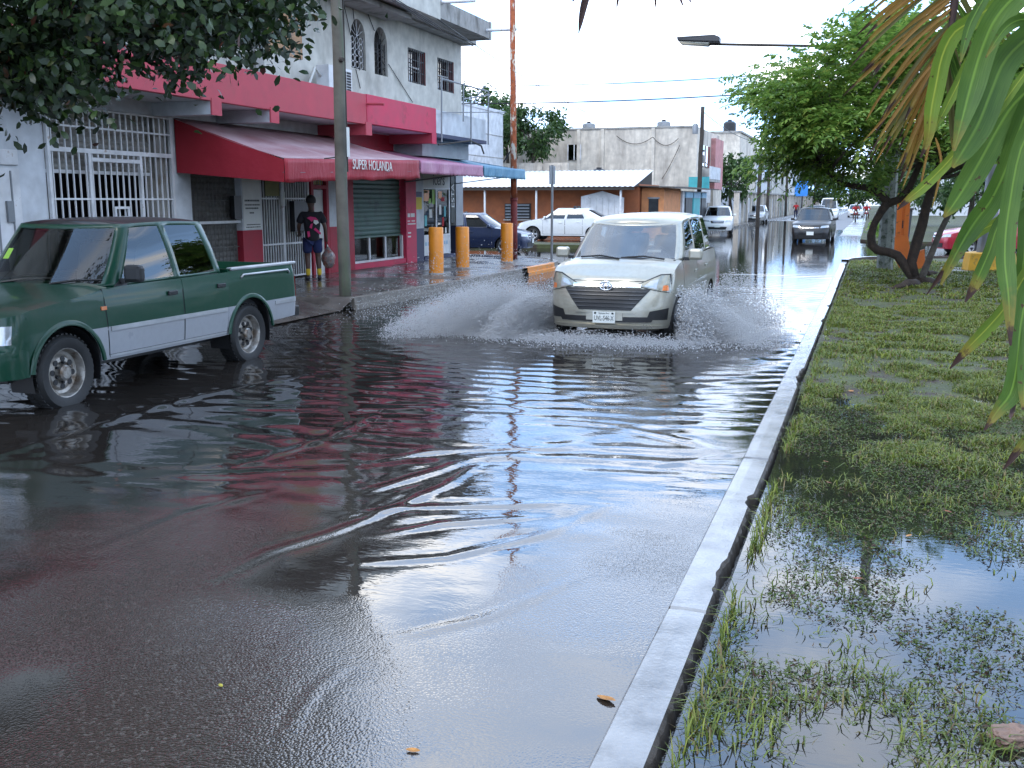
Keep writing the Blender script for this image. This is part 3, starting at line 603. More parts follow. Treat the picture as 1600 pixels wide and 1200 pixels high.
# air conditioner on the canopy
def aircon(y0, y1, label):
    r = thing('air_conditioner', label, 'air conditioner', (WALL + 0.4, (y0 + y1) / 2, 3.64), world=True)
    x = WALL + 0.62
    part('casing', MB().box(x - 0.32, x, y0, y1, 4.12, 4.74), M['white_metal'], r, bevel=0.015)
    part('fan_recess', MB().box(x + 0.001, x + 0.006, y0 + 0.2, y1 - 0.06, 4.18, 4.68), M['dark_interior'], r)
    g = MB()
    for k in range(9): g.box(x + 0.008, x + 0.014, y0 + 0.2, y1 - 0.06, 4.19 + k * 0.06, 4.20 + k * 0.06)
    for k in range(7): g.box(x + 0.015, x + 0.02, y0 + 0.21 + k * 0.09, y0 + 0.22 + k * 0.09, 4.18, 4.68)
    part('fan_guard', g, M['white_metal'], r)
    for y in (y0 + 0.1, y1 - 0.1): part('bracket', MB().box(x - 0.3, x - 0.26, y - 0.02, y + 0.02, 3.64, 4.12).box(x - 0.06, x - 0.02, y - 0.02, y + 0.02, 3.64, 4.12), M['grey_metal'], r)
    part('pipe', MB().tube([(x - 0.2, y0 - 0.01, 4.5), (x - 0.2, y0 - 0.25, 4.65), (x - 0.3, y0 - 0.4, 4.2), (x - 0.3, y0 - 0.45, 3.7)], 0.03, 6), M['paper'], r, smooth=True)
aircon(20.3, 21.35, 'white box air conditioner on the canopy beside the wooden pole')
# --- white plain door at the far left
d = thing('metal_door', 'white sheet-metal door with narrow panels at the left edge', 'door', (WALL + 0.02, 11.3, T), world=True)
part('leaf', MB().box(WALL + 0.004, WALL + 0.03, 10.6, 12.05, T + 0.02, 2.32), M['white_metal'], d)
part('transom', MB().box(WALL + 0.004, WALL + 0.035, 10.6, 12.05, 2.36, 2.58), M['white_metal'], d, bevel=0.01)
for k in range(5): part('panel_rib', MB().box(WALL + 0.031, WALL + 0.042, 10.75 + k * 0.28, 10.775 + k * 0.28, T + 0.05, 2.28), M['grey_metal'], d)
part('lock', MB().box(WALL + 0.031, WALL + 0.07, 11.75, 11.87, 1.55, 1.85), M['grey_metal'], d)
# --- big grille with gate, half-open shutter behind
def shutter(name, y0, y1, z0, z1, x, m, par, slat=0.085, label=None):
    mb = MB(); n = int(round((z1 - z0) / slat)); P_ = []
    for k in range(n):
        za = z0 + (z1 - z0) * k / n; zb = z0 + (z1 - z0) * (k + 1) / n; h = zb - za
        for (t, dx) in ((0.0, 0), (0.12, 0.008), (0.35, 0.02), (0.6, 0.022), (0.85, 0.01), (0.97, 0)): P_.append([(x + dx, y0, za + t * h), (x + dx, (y0 + y1) / 2, za + t * h), (x + dx, y1, za + t * h)])
    P_.append([(x, y0, z1), (x, (y0 + y1) / 2, z1), (x, y1, z1)])
    mb.grid(P_); o = part(name, mb, m, par, label=label); return o
g = thing('security_grille', 'white barred security grille with gate in front of half-open roller shutter', 'grille', (WALL, 14.1, T), world=True)
gx0 = WALL + 0.03
def bars(par, ys, z0, z1, x=gx0, w=0.011, m='white_metal', name='bar'):
    base = None
    for y in ys:
        if base is None: base = MB().box(-w, w, -w, w, 0, z1 - z0).mesh(name); base.materials.append(M[m])
        o = bpy.data.objects.new(name, base); col.objects.link(o); o.parent = par
        if par.get('_w'): o.matrix_parent_inverse = Matrix.Translation(-Vector(par['_w']))
        o.location = (x, y, z0)
def rails(par, zs, y0, y1, x=gx0, w=0.018, m='white_metal', name='rail'):
    for z in zs: part(name, MB().box(x + 0.012, x + 0.024, y0, y1, z - w, z + w), M[m], par)
bars(g, np.arange(12.72, 15.55, 0.142), T + 0.05, 3.28)
rails(g, (0.3, 1.05, 1.88, 2.99, 3.27), 12.63, 15.57, w=0.014); rails(g, (2.63,), 12.63, 15.57, w=0.035)
for y in (12.64, 13.50, 14.72, 15.56): part('post', MB().box(gx0 - 0.025, gx0 + 0.03, y - 0.03, y + 0.03, T + 0.02, 3.29 if y in (12.64, 15.56) else 2.6), M['white_metal'], g)
part('gate_head', MB().box(gx0 - 0.02, gx0 + 0.034, 13.53, 14.69, 2.47, 2.53), M['white_metal'], g)
part('lock_box', MB().box(gx0 + 0.026, gx0 + 0.05, 13.98, 14.34, 1.56, 1.60).box(gx0 + 0.026, gx0 + 0.05, 13.98, 14.34, 1.72, 1.76).box(gx0 + 0.027, gx0 + 0.049, 13.98, 14.02, 1.60, 1.72).box(gx0 + 0.027, gx0 + 0.049, 14.3, 14.34, 1.60, 1.72), M['white_metal'], g)
s = thing('roller_shutter', 'grey roller shutter pulled halfway down behind the white grille', 'shutter', (WALL - 0.3, 14, 2.34), world=True)
shutter('slats', 12.62, 15.25, 2.34, 3.30, WALL - 0.22, M['shutter_grey'], s); part('bottom_rail', MB().box(WALL - 0.23, WALL - 0.17, 12.62, 15.25, 2.28, 2.335), M['white_metal'], s)
part('guide', MB().box(WALL - 0.30, WALL - 0.05, 15.27, 15.57, T, 3.30), M['shutter_grey'], s)
# --- closed dark shutter under the red awning
s = thing('roller_shutter', 'closed dark grey shutter with mesh under the left end of red awning', 'shutter', (WALL - 0.15, 16.9, T), world=True)
shutter('slats', 16.14, 17.71, T, 2.99, WALL - 0.15, M['shutter_dark'], s, 0.11)
for k in range(6): part('mesh_rail', MB().box(WALL - 0.1, WALL - 0.085, 16.14, 17.71, 0.5 + k * 0.45, 0.515 + k * 0.45), M['shutter_dark'], s)
bars(s, np.arange(16.2, 17.7, 0.12), T, 2.99, WALL - 0.09, 0.006, 'shutter_dark', 'mesh_wire'); part('crossbar', MB().box(WALL - 0.08, WALL - 0.03, 16.14, 17.71, 1.42, 1.47), M['white_metal'], s)
part('meter', MB().box(WALL - 0.08, WALL + 0.02, 17.45, 17.7, 1.5, 1.95), M['black_plastic'], s)
# --- lettered notice on the white pier
sg = thing('notice', 'white notice with black lettering on the pier under red awning', 'notice', (WALL + 0.004, 18.07, 1.3), world=True)
part('board', MB().box(WALL + 0.003, WALL + 0.01, 17.76, 18.39, 1.29, 2.6), M['paper'], sg)
mb = MB()
for (z, h, a, b) in ((1.84, 0.035, 17.82, 18.34), (1.76, 0.025, 17.82, 18.36), (1.69, 0.03, 17.84, 18.3), (1.60, 0.03, 17.98, 18.14), (1.37, 0.02, 17.86, 18.35), (1.32, 0.02, 17.84, 18.35)):
    y = a
    while y < b:
        w_ = random.uniform(0.02, 0.06); mb.box(WALL + 0.0105, WALL + 0.012, y, min(y + w_, b), z, z + h); y += w_ + 0.012
part('lettering', mb, M['ink'], sg)['kind'] = 'stuff'
# --- white barred gate and red-framed door
g = thing('barred_gate', 'white vertical-bar gate behind the person in black', 'gate', (WALL, 19.4, T), world=True)
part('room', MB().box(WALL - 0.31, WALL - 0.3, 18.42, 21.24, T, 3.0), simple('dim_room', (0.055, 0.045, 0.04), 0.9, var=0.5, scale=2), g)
bars(g, np.arange(18.5, 20.36, 0.098), T + 0.03, 2.98, WALL - 0.05)
rails(g, (0.25, 0.95, 1.9, 2.9), 18.44, 20.36, WALL - 0.05)
for y in (18.45, 19.3, 20.36): part('post', MB().box(WALL - 0.075, WALL - 0.02, y - 0.035, y + 0.035, T, 2.99), M['white_metal'], g)
part('cloth_patch', MB().box(WALL - 0.02, WALL - 0.012, 18.62, 19.15, 1.95, 2.7), simple('olive_cloth', (0.22, 0.21, 0.10), 0.9), g)
part('bottle', MB().lathe([(0.0, 0), (0.055, 0.0), (0.055, 0.28), (0.02, 0.36), (0.02, 0.4), (0, 0.4)], 12, (WALL + 0.04, 19.18, 1.75)), M['paper'], g, smooth=40)
part('counter_box', MB().box(WALL - 0.02, WALL + 0.1, 19.55, 20.2, 1.2, 1.85), M['black_plastic'], g)
d = thing('framed_door', 'white door in a red frame between barred gate and white pier', 'door', (WALL - 0.05, 20.85, T), world=True)
part('frame', MB().box(WALL - 0.12, WALL + 0.01, 20.44, 20.54, T, 2.98).box(WALL - 0.12, WALL + 0.01, 21.12, 21.22, T, 2.98).box(WALL - 0.12, WALL + 0.008, 20.54, 21.12, 2.12, 2.2), M['red_dark'], d)
part('leaf', MB().box(WALL - 0.11, WALL - 0.08, 20.56, 21.1, T, 2.1), M['white_metal'], d)
for z in (0.55, 1.2, 1.75): part('panel', MB().box(WALL - 0.078, WALL - 0.07, 20.64, 21.02, z - 0.25, z + 0.2), M['paper'], d)
part('transom', MB().box(WALL - 0.11, WALL - 0.09, 20.55, 21.11, 2.22, 2.9), M['yellow_paper'], d); bars(d, np.arange(20.6, 21.1, 0.08), 2.22, 2.9, WALL - 0.07, 0.008)
# --- green shutter over sliding windows
s = thing('roller_shutter', 'green roller shutter pulled down over a low sliding window', 'shutter', (WALL - 0.1, 23.9, 0.97), world=True)
shutter('slats', 22.41, 25.35, 0.99, 2.99, WALL - 0.16, M['shutter_green'], s, 0.115); part('bottom_rail', MB().box(WALL - 0.17, WALL - 0.11, 22.41, 25.35, 0.94, 0.985), M['shutter_green'], s)
w = thing('sliding_window', 'low white-framed sliding window below the green shutter', 'window', (WALL - 0.1, 23.9, T), world=True)
part('sill', MB().box(WALL - 0.3, WALL + 0.01, 22.405, 25.355, T, 0.33), M['red_bright'], w)
fr = MB().box(WALL - 0.14, WALL - 0.06, 22.41, 25.35, 0.332, 0.385)
for y in (22.41, 23.34, 24.25, 25.27): fr.box(WALL - 0.135, WALL - 0.065, y, y + 0.07, 0.387, 0.94)
part('frame', fr, M['white_metal'], w)
for k, y in enumerate((22.48, 23.41, 24.32)): part('pane', MB().box(WALL - 0.105, WALL - 0.1, y, y + 0.86, 0.385, 0.94), M['glass_tint'], w)
part('inside', MB().box(WALL - 0.6, WALL - 0.58, 22.4, 25.36, T, 1.2), M['dark_interior'], w); part('inside_post', MB().box(WALL - 0.5, WALL - 0.45, 23.95, 24.2, T, 1.2), M['orange_paint'], w)
mb = MB()
for (z, a, b, h) in ((1.42, 25.45, 25.62, .1), (1.42, 25.66, 25.9, .1), (1.30, 25.44, 25.6, .03), (1.30, 25.7, 25.92, .03), (1.22, 25.44, 25.95, .035), (0.98, 25.45, 25.65, .04), (0.88, 25.45, 25.64, .04)): mb.box(WALL + 0.031, WALL + 0.033, a, b, z, z + h)
part('wall_lettering', mb, M['paper'], B)['kind'] = 'stuff'
# --- corner shop window
w = thing('shop_window', 'corner shop glass door with colourful stickers under the pink awning', 'shop window', (WALL - 0.05, 27.6, T), world=True)
part('frame', MB().box(WALL - 0.1, WALL - 0.03, 26.58, 26.66, T + 0.1, 2.99).box(WALL - 0.1, WALL - 0.03, 27.52, 27.6, 0.902, 2.18).box(WALL - 0.1, WALL - 0.03, 28.5, 28.58, T + 0.1, 2.99).box(WALL - 0.1, WALL - 0.028, 26.66, 28.5, 2.18, 2.22).box(WALL - 0.1, WALL - 0.029, 26.66, 28.5, 0.84, 0.9), M['white_metal'], w)
part('base_panel', MB().box(WALL - 0.09, WALL - 0.04, 26.66, 28.5, T + 0.12, 0.838), M['white_metal'], w)
mb = MB()
for y in np.arange(26.75, 28.4, 0.17): mb.box(WALL - 0.039, WALL - 0.037, y, y + 0.1, 0.6, 0.7)
part('base_lettering', mb, M['pale_blue'], w)['kind'] = 'stuff'
part('plinth', MB().box(WALL - 0.3, WALL + 0.02, 26.59, 28.97, T, T + 0.1), M['navy_paint'], w)
part('pane', MB().box(WALL - 0.068, WALL - 0.062, 26.66, 27.52, 0.9, 2.18), M['glass_shop'], w); part('pane', MB().box(WALL - 0.068, WALL - 0.062, 27.6, 28.5, 0.9, 2.18), M['glass_shop'], w)
part('interior', MB().box(WALL - 0.32, WALL - 0.31, 26.6, 28.96, T, 3.0), simple('shop_inside', (0.14, 0.16, 0.13), 0.8, var=0.7, scale=3.5), w)
part('header_sign', MB().box(WALL - 0.1, WALL - 0.03, 26.66, 28.5, 2.222, 2.99), M['paper'], w)
text('header_lettering', 'icers', 0.46, Vector((WALL - 0.026, 27.75, 2.44)), M['ink'], w, ROT_X)
for (y, z, a, b, m) in ((26.9, 2.0, 0.4, 0.3, 'orange_paint'), (27.42, 1.96, 0.18, 0.4, 'lime'), (27.9, 2.02, 0.26, 0.2, 'orange_paint'), (26.85, 2.1, 0.3, 0.06, 'lime'), (28.1, 1.9, 0.25, 0.12, 'cloth_red'), (27.9, 1.6, 0.16, 0.28, 'paper'), (28.25, 1.55, 0.12, 0.3, 'teal_paint'), (27.2, 1.5, 0.2, 0.24, 'paper'), (28.1, 1.25, 0.14, 0.26, 'cloth_red'), (27.15, 1.85, 0.18, 0.14, 'lime'), (26.85, 1.3, 0.16, 0.3, 'teal_paint'), (28.3, 1.0, 0.12, 0.16, 'paper'), (27.8, 1.05, 0.2, 0.1, 'ink'), (27.3, 1.1, 0.14, 0.2, 'ink')):
    part('sticker', MB().box(WALL - 0.060, WALL - 0.057, y - a / 2, y + a / 2, z - b / 2, z + b / 2), M[m], w)
part('banner', MB().box(WALL - 0.02, WALL - 0.01, 28.62, 28.9, 1.2, 2.9), M['ink'], w)
text('banner_lettering', 'ESTA', 0.32, Vector((WALL - 0.008, 28.76, 2.0)), M['paper'], w, ROT_X @ Matrix.Rotation(math.pi / 2, 3, 'Z'))
p = thing('poster', 'small blue and yellow poster on the white and navy pier', 'poster', (WALL + 0.004, 26.2, 1.6), world=True)
part('sheet', MB().box(WALL + 0.003, WALL + 0.007, 26.07, 26.45, 1.62, 1.95), M['yellow_paper'], p); part('header', MB().box(WALL + 0.003, WALL + 0.008, 26.06, 26.46, 1.96, 2.1), M['navy_paint'], p)
# --- awnings
def awning(name, label, y0, y1, zf0, zf1, zw, drop, mt, ms, XF=-9.6, scallop=0, side_l=True):
    a = thing(name, label, 'awning', (WALL, (y0 + y1) / 2, 2.2), world=True)
    n = 40; top = []; fr = []
    for i in range(n + 1):
        t = i / n; y = y0 + (y1 - y0) * t; zf = zf0 + (zf1 - zf0) * t; row = []
        sag = 0.035 * math.sin(t * math.pi * 3) ** 2
        for j in range(9):
            u = j / 8; row.append((WALL + 0.02 + (XF - WALL) * u, y, zw + (zf - zw) * u - (0.07 + sag) * math.sin(math.pi * u) * 0.6))
        top.append(row)
        d = drop + (0.04 * abs(math.sin(t * scallop * math.pi)) if scallop else 0.012 * math.sin(t * 23) + 0.01 * math.sin(t * 57))
        f = []
        for j in range(6):
            u = j / 5; f.append((XF + 0.02 + 0.018 * math.sin(t * 31 + 2.2 * u) * u + 0.012 * math.sin(t * 71 + 5 * u) * u, y, zf - d * u))
        fr.append(f)
    top_o = part('top', MB().grid(top), mt, a, smooth=True)
    fo = part('valance', MB().grid(fr), ms, a, smooth=True)
    for o in (top_o, fo):
        sdf = o.modifiers.new('thick', 'SOLIDIFY'); sdf.thickness = 0.006
    for yy, zf in ((y0, zf0), (y1, zf1)):
        part('side', MB().prism([(WALL + 0.02, yy, zw - 0.02), (XF + 0.015, yy, zf - 0.02), (XF + 0.015, yy, zf - drop), (WALL + 0.02, yy, max(zf - drop, 2.2) + 0.15)], (0, 0.006 if yy == y0 else -0.006, 0)), ms, a)
    part('frame', MB().cyl((XF, y0, zf0 - drop * .6), (XF, y1, zf1 - drop * .6), 0.015, n=6).cyl((WALL, y0 + .03, 2.35), (XF, y0 + .03, zf0 - drop * .6), 0.015, n=6).cyl((WALL, y1 - .03, 2.35), (XF, y1 - .03, zf1 - drop * .6), 0.015, n=6), M['grey_metal'], a)
    return a
aw = awning('awning', 'large faded red canvas awning lettered along its valance', 15.72, 21.36, 2.57, 2.74, 3.30, 0.40, M['canvas_red_top'], M['canvas_red'])
text('lettering', 'SUPER HOLANDA', 0.27, Vector((-9.535, 19.02, 2.545)), M['paper'], aw, ROT_X, sx=0.82)
awning('awning', 'faded pink canvas awning with scalloped edge between red and blue awnings', 21.42, 25.38, 2.74, 2.75, 3.12, 0.26, M['canvas_pink'], M['canvas_pink'], scallop=22)
awning('awning', 'blue canvas awning at the street corner', 25.44, 28.85, 2.75, 2.75, 3.12, 0.26, M['canvas_blue'], M['canvas_blue'], scallop=18)
# pipe frame that once held a sign
f = thing('pipe_scaffold', 'empty pipe frame for a sign above the blue awning', 'frame', (-10.5, 26.8, 3.4), world=True)
px = -10.5
for (x, ya, yb) in ((690, 120, 222), (736, 150, 225), (763, 142, 226), (724, 130, 190)):
    part('upright', MB().tube([gx(x, ya, px), gx(x, yb, px)], 0.022, 6), M['grey_metal'], f)
part('rail', MB().tube([gx(690, 123, px), gx(763, 143, px), gx(766, 148, px), gx(724, 155, px)], 0.022, 6), M['grey_metal'], f); part('rail', MB().tube([gx(690, 176, px), gx(790, 175, px)], 0.015, 6), M['grey_metal'], f)
part('stay', MB().tube([gx(736, 165, px), gx(757, 134, px)], 0.02, 6), M['grey_metal'], f)
part('bottom_rail', MB().tube([gx(685, 226, px), gx(735, 220, px), gx(752, 228, px), gx(756, 240, px)], 0.025, 6), M['wood_dark'], f)
# old beam-ends of the neighbour at the left edge
part('eave_board', MB().box(WALL + 0.002, WALL + 0.5, 9.6, 12.3, 3.30, 3.42), M['tile_roof'], B)
# ================================================================ VEHICLES (local frame: +x ahead, +y left, z up, z=0 at the tyre contact)
def interp(x, pts):
    pts = sorted(pts); return float(np.interp(x, [p[0] for p in pts], [p[1] for p in pts]))
class Car:
    def __init__(s, name, label, cat, loc, rotz, S, paint, group=None):
        s.S = S; s.paint = paint; s.root = thing(name, label, cat, loc, rotz, group)
        s.hi = S.get('hi', True)
    # ---- lower shell
    def plan_y(s, x):
        S = s.S; W = S['W']; xf, xr, cf, cr = S['xf'], S['xr'], S['cf'], S['cr']; n = S.get('n', 3.0)
        y = W * (1 - S.get('barrel', 0.02) * ((x - (xf + xr) / 2) / ((xf - xr) / 2)) ** 2)
        if x > xf - cf: y *= max(0.0, 1 - min(1, (x - xf + cf) / cf) ** n) ** (1 / n)
        if x < xr + cr: y *= max(0.0, 1 - min(1, (xr + cr - x) / cr) ** n) ** (1 / n)
        return y
    def sec(s, z): return interp(z, s.S['sec'])
    def lean(s, x, z):
        """nose and tail lean back with height"""
        S = s.S; a = min(1, max(0, (x - (S['xf'] - S['cf'])) / S['cf'])); b = min(1, max(0, ((S['xr'] + S['cr']) - x) / S['cr']))
        return -interp(z, S['nose']) * a + interp(z, S['tail']) * b
    def side(s, x, z, off=0.0): return s.plan_y(x) * s.sec(z) + off
    def front(s, y, z, off=0.0):
        S = s.S; n = S.get('n', 3.0); yy = min(0.999, abs(y) / (S['W'] * 0.985 * s.sec(z))); x = S['xf'] - S['cf'] * (1 - (1 - yy ** n) ** (1 / n))
        return x + s.lean(x, z) + off
    def rear(s, y, z, off=0.0):
        S = s.S; n = S.get('n', 3.0); yy = min(0.999, abs(y) / (S['W'] * 0.985 * s.sec(z))); x = S['xr'] + S['cr'] * (1 - (1 - yy ** n) ** (1 / n))
        return x + s.lean(x, z) - off
    def top(s, x): return interp(x, s.S['top'])
    def bot(s, x, y):
        S = s.S; z = interp(x, S['sill'])
        if abs(y) > 0.7 * S['W']:
            for xw in (S['xw1'], S['xw2']):
                d = abs(x - xw)
                if d < S['ra']: z = max(z, S['zw'] + math.sqrt(S['ra'] ** 2 - d * d))
        return z
    def perimeter(s):
        S = s.S; xs = []; n = S.get('n', 3.0); k = 14 if s.hi else 7
        for i in range(k + 1): xs.append(S['xf'] - S['cf'] * (1 - math.cos(math.pi / 2 * i / k) ** (2 / n)))
        st = list(np.linspace(S['xf'] - S['cf'], S['xr'] + S['cr'], 26 if s.hi else 12)[1:-1])
        for xw in (S['xw1'], S['xw2']): st += [xw + S['ra'] * math.cos(t) for t in np.linspace(0, math.pi, 19 if s.hi else 11)]
        st += [p[0] for p in S['top'] if S['xr'] + S['cr'] < p[0] < S['xf'] - S['cf']]
        xs += sorted([x for x in st if S['xr'] + S['cr'] < x < S['xf'] - S['cf']], reverse=True)
        for i in range(k, -1, -1): xs.append(S['xr'] + S['cr'] * (1 - math.cos(math.pi / 2 * i / k) ** (2 / n)))
        out = []
        for x in xs:
            if not out or abs(out[-1] - x) > 1e-4: out.append(x)
        return out
    def shell(s, name='body'):
        S = s.S; xs = s.perimeter(); nt = 14 if s.hi else 8; half = []
        for x in xs:
            y0 = s.plan_y(x); zb = s.bot(x, y0); zt = s.top(x); row = []
            for j in range(nt + 1):
                z = zb + (zt - zb) * j / nt; row.append((x + s.lean(x, z), y0 * s.sec(z), z))
            half.append(row)
        s.half = half; s.xs = xs; mb = MB(); mb.grid(half); mb.grid([[(p[0], -p[1], p[2]) for p in r] for r in half], flip=True)
        cr = S.get('crown', 0.03); m = 9
        for (x0, x1) in S['caps']:
            rows = []
            for i, x in enumerate(xs):
                if x1 - 1e-6 <= x <= x0 + 1e-6:
                    q = half[i][-1]; c = cr * min(1, q[1] / (0.6 * S['W'])); rows.append([(q[0], q[1] * (1 - 2 * k / m), q[2] + c * (1 - (1 - 2 * k / m) ** 4)) for k in range(m + 1)])
            if len(rows) > 1: mb.grid(rows)
        s.body = part(name, mb, s.paint, s.root, smooth=S.get('smooth', 32))
        ub = MB().box(S['xr'] + 0.25, S['xf'] - 0.35, -S['W'] + 0.27, S['W'] - 0.27, S.get('under', 0.22), S.get('floor', 0.62))
        part('underbody', ub, M['black_plastic'], s.root)
        for xw in (S['xw1'], S['xw2']):
            for sg in (-1, 1):
                lin = MB(); r = S['ra'] - 0.008; arc = [[(xw + r * math.cos(t), sg * w, S['zw'] + r * math.sin(t)) for w in (S['W'] * 0.955, S['W'] - 0.3)] for t in np.linspace(-0.3, math.pi + 0.3, 14)]; lin.grid(arc); part('wheel_arch_liner', lin, M['black_plastic'], s.root)
    # ---- patches that follow the shell
    def fpatch(s, name, quad, m, off=0.006, n=10, k=4, par=None, rim=0.02, surf=None, mirror=False, smooth=40):
        surf = surf or s.front; d = -1 if surf == s.rear else 1
        o = []
        for sg in ((1, -1) if mirror else (1,)):
            (a, b, c, e) = quad; P_ = []
            for i in range(n + 1):
                u = i / n; r = []
                for j in range(k + 1):
                    v = j / k; y = (a[0] * (1 - u) + b[0] * u) * (1 - v) + (e[0] * (1 - u) + c[0] * u) * v; z = (a[1] * (1 - u) + b[1] * u) * (1 - v) + (e[1] * (1 - u) + c[1] * u) * v
                    r.append((surf(y * sg, z, off), y * sg, z))
                r = [(r[0][0] - rim * d, r[0][1], r[0][2])] + r + [(r[-1][0] - rim * d, r[-1][1], r[-1][2])]; P_.append(r)
            P_ = [[(p[0] - rim * d, p[1], p[2]) for p in P_[0]]] + P_ + [[(p[0] - rim * d, p[1], p[2]) for p in P_[-1]]]
            o.append(part(name, MB().grid(P_), m, par or s.root, smooth=smooth))
        return o
    def spatch(s, name, quad, m, off=0.004, n=10, k=6, sg=1, par=None, rim=0.01, smooth=40):
        (a, b, c, e) = quad; P_ = []
        for i in range(n + 1):
            u = i / n; r = []
            for j in range(k + 1):
                v = j / k; x = (a[0] * (1 - u) + b[0] * u) * (1 - v) + (e[0] * (1 - u) + c[0] * u) * v; z = (a[1] * (1 - u) + b[1] * u) * (1 - v) + (e[1] * (1 - u) + c[1] * u) * v
                r.append((x, sg * (s.side(x, z) + off), z))
            r = [(r[0][0], r[0][1] - sg * rim, r[0][2])] + r + [(r[-1][0], r[-1][1] - sg * rim, r[-1][2])]; P_.append(r)
        P_ = [[(p[0], p[1] - sg * rim, p[2]) for p in P_[0]]] + P_ + [[(p[0], p[1] - sg * rim, p[2]) for p in P_[-1]]]
        return part(name, MB().grid(P_), m, par or s.root, smooth=smooth)
    def door(s, x0, x1, z0, z1, sg, handle=True, hx=0.18, hz=0.86, x0b=None, x1b=None, hm=None, m=None):
        x0b = x0 if x0b is None else x0b; x1b = x1 if x1b is None else x1b; g = 0.009
        s.spatch('door_gap', [(x0b + g, z0 - g), (x1b - g, z0 - g), (x1 - g, z1 + 0.0), (x0 + g, z1 + 0.0)], M['black_plastic'], 0.0015, sg=sg)
        d = s.spatch('door', [(x0b, z0), (x1b, z0), (x1, z1), (x0, z1)], m or s.paint, 0.005, sg=sg)
        if handle:
            xh = x1 + hx; yb = s.side(xh, hz) ; h = MB().box(xh - 0.075, xh + 0.075, sg * (yb + 0.006), sg * (yb + 0.03), hz - 0.022, hz + 0.022)
            part('handle', h, hm or s.paint, d, bevel=0.008)
        return d
    # ---- cabin
    def cabin(s, base, roof, tags, zroof, glass, zbase=None, bulge=0.02, header=0.93, foot=0.05, crown=0.05, roofpaint=None):
        """base/roof: matching half outlines from front centre to rear centre; tags name the panels between them"""
        S = s.S; cols = []; ctag = []
        for i, tg in enumerate(tags):
            k = 8 if tg in ('windshield', 'back') else (5 if tg.startswith('win') else 2)
            if not s.hi: k = max(2, k // 2)
            for q in range(k):
                t = q / k
                def lp(A_):
                    p0 = A_[max(i - 1, 0)]; p1 = A_[i]; p2 = A_[i + 1]; p3 = A_[min(i + 2, len(A_) - 1)]
                    return (p1[0] * (1 - t) + p2[0] * t, p1[1] * (1 - t) + p2[1] * t)
                b_, r_ = lp(base), lp(roof)
                if tg == 'windshield':
                    def cv(A_): return (A_[i][0] + (A_[i + 1][0] - A_[i][0]) * t ** 2.2, A_[i + 1][1] * t)
                    b_, r_ = cv(base), cv(roof)
                if tg == 'back':
                    def cv(A_): u = 1 - t; return (A_[i + 1][0] + (A_[i][0] - A_[i + 1][0]) * u ** 2.2, A_[i][1] * u)
                    b_, r_ = cv(base), cv(roof)
                cols.append((b_, r_)); ctag.append(tg)
        cols.append((base[-1], roof[-1]))
        ts = [0, foot, 0.2, 0.4, 0.6, 0.8, header, 1.0]; G = []
        for (b_, r_) in cols:
            zb = (s.top(b_[0]) if zbase is None else zbase(b_[0])); zr = zroof(r_[0]) ; row = []
            for t in ts:
                bl = bulge * math.sin(math.pi * t) ; x = b_[0] * (1 - t) + r_[0] * t; y = b_[1] * (1 - t) + r_[1] * t
                row.append((x, y + bl * (1 if b_[1] > 0.3 * S['W'] else 0), zb * (1 - t) + zr * t))
            G.append(row)
        s.G = G
        frame = MB(); panes = {}
        for i in range(len(G) - 1):
            tg = ctag[i]
            for j in range(len(ts) - 1):
                isg = tg in ('windshield', 'back') or tg.startswith('win'); isg = isg and 1 <= j < len(ts) - 2
                q = [G[i][j], G[i + 1][j], G[i + 1][j + 1], G[i][j + 1]]; qm = [(p[0], -p[1], p[2]) for p in q][::-1]
                if isg:
                    if tg in ('windshield', 'back'): mb = panes.setdefault(tg, MB()); mb.add(q, [(0, 1, 2, 3)]); mb.add(qm, [(0, 1, 2, 3)])
                    else: panes.setdefault(tg + 'L', MB()).add(q, [(0, 1, 2, 3)]); panes.setdefault(tg + 'R', MB()).add(qm, [(0, 1, 2, 3)])
                else: frame.add(q, [(0, 1, 2, 3)]); frame.add(qm, [(0, 1, 2, 3)])
        fo = part('cabin_frame', frame, s.paint, s.root, smooth=40)
        sm = fo.modifiers.new('thick', 'SOLIDIFY'); sm.thickness = 0.035; sm.offset = -1
        rows = []; m = 10
        for i, row in enumerate(G):
            q = row[-1]; rows.append([(q[0], q[1] * (1 - 2 * k / m), q[2] + crown * min(1, q[1] / 0.4) * (1 - abs(1 - 2 * k / m) ** 2.5)) for k in range(m + 1)])
        part('roof', MB().grid(rows), roofpaint or s.paint, s.root, smooth=40)
        for k, mb in panes.items():
            gm = glass.get(k, glass.get(k[:-1], glass['']))
            part({'windshield': 'windshield', 'back': 'rear_window'}.get(k, 'side_window'), mb, gm, s.root, smooth=True)
        return G
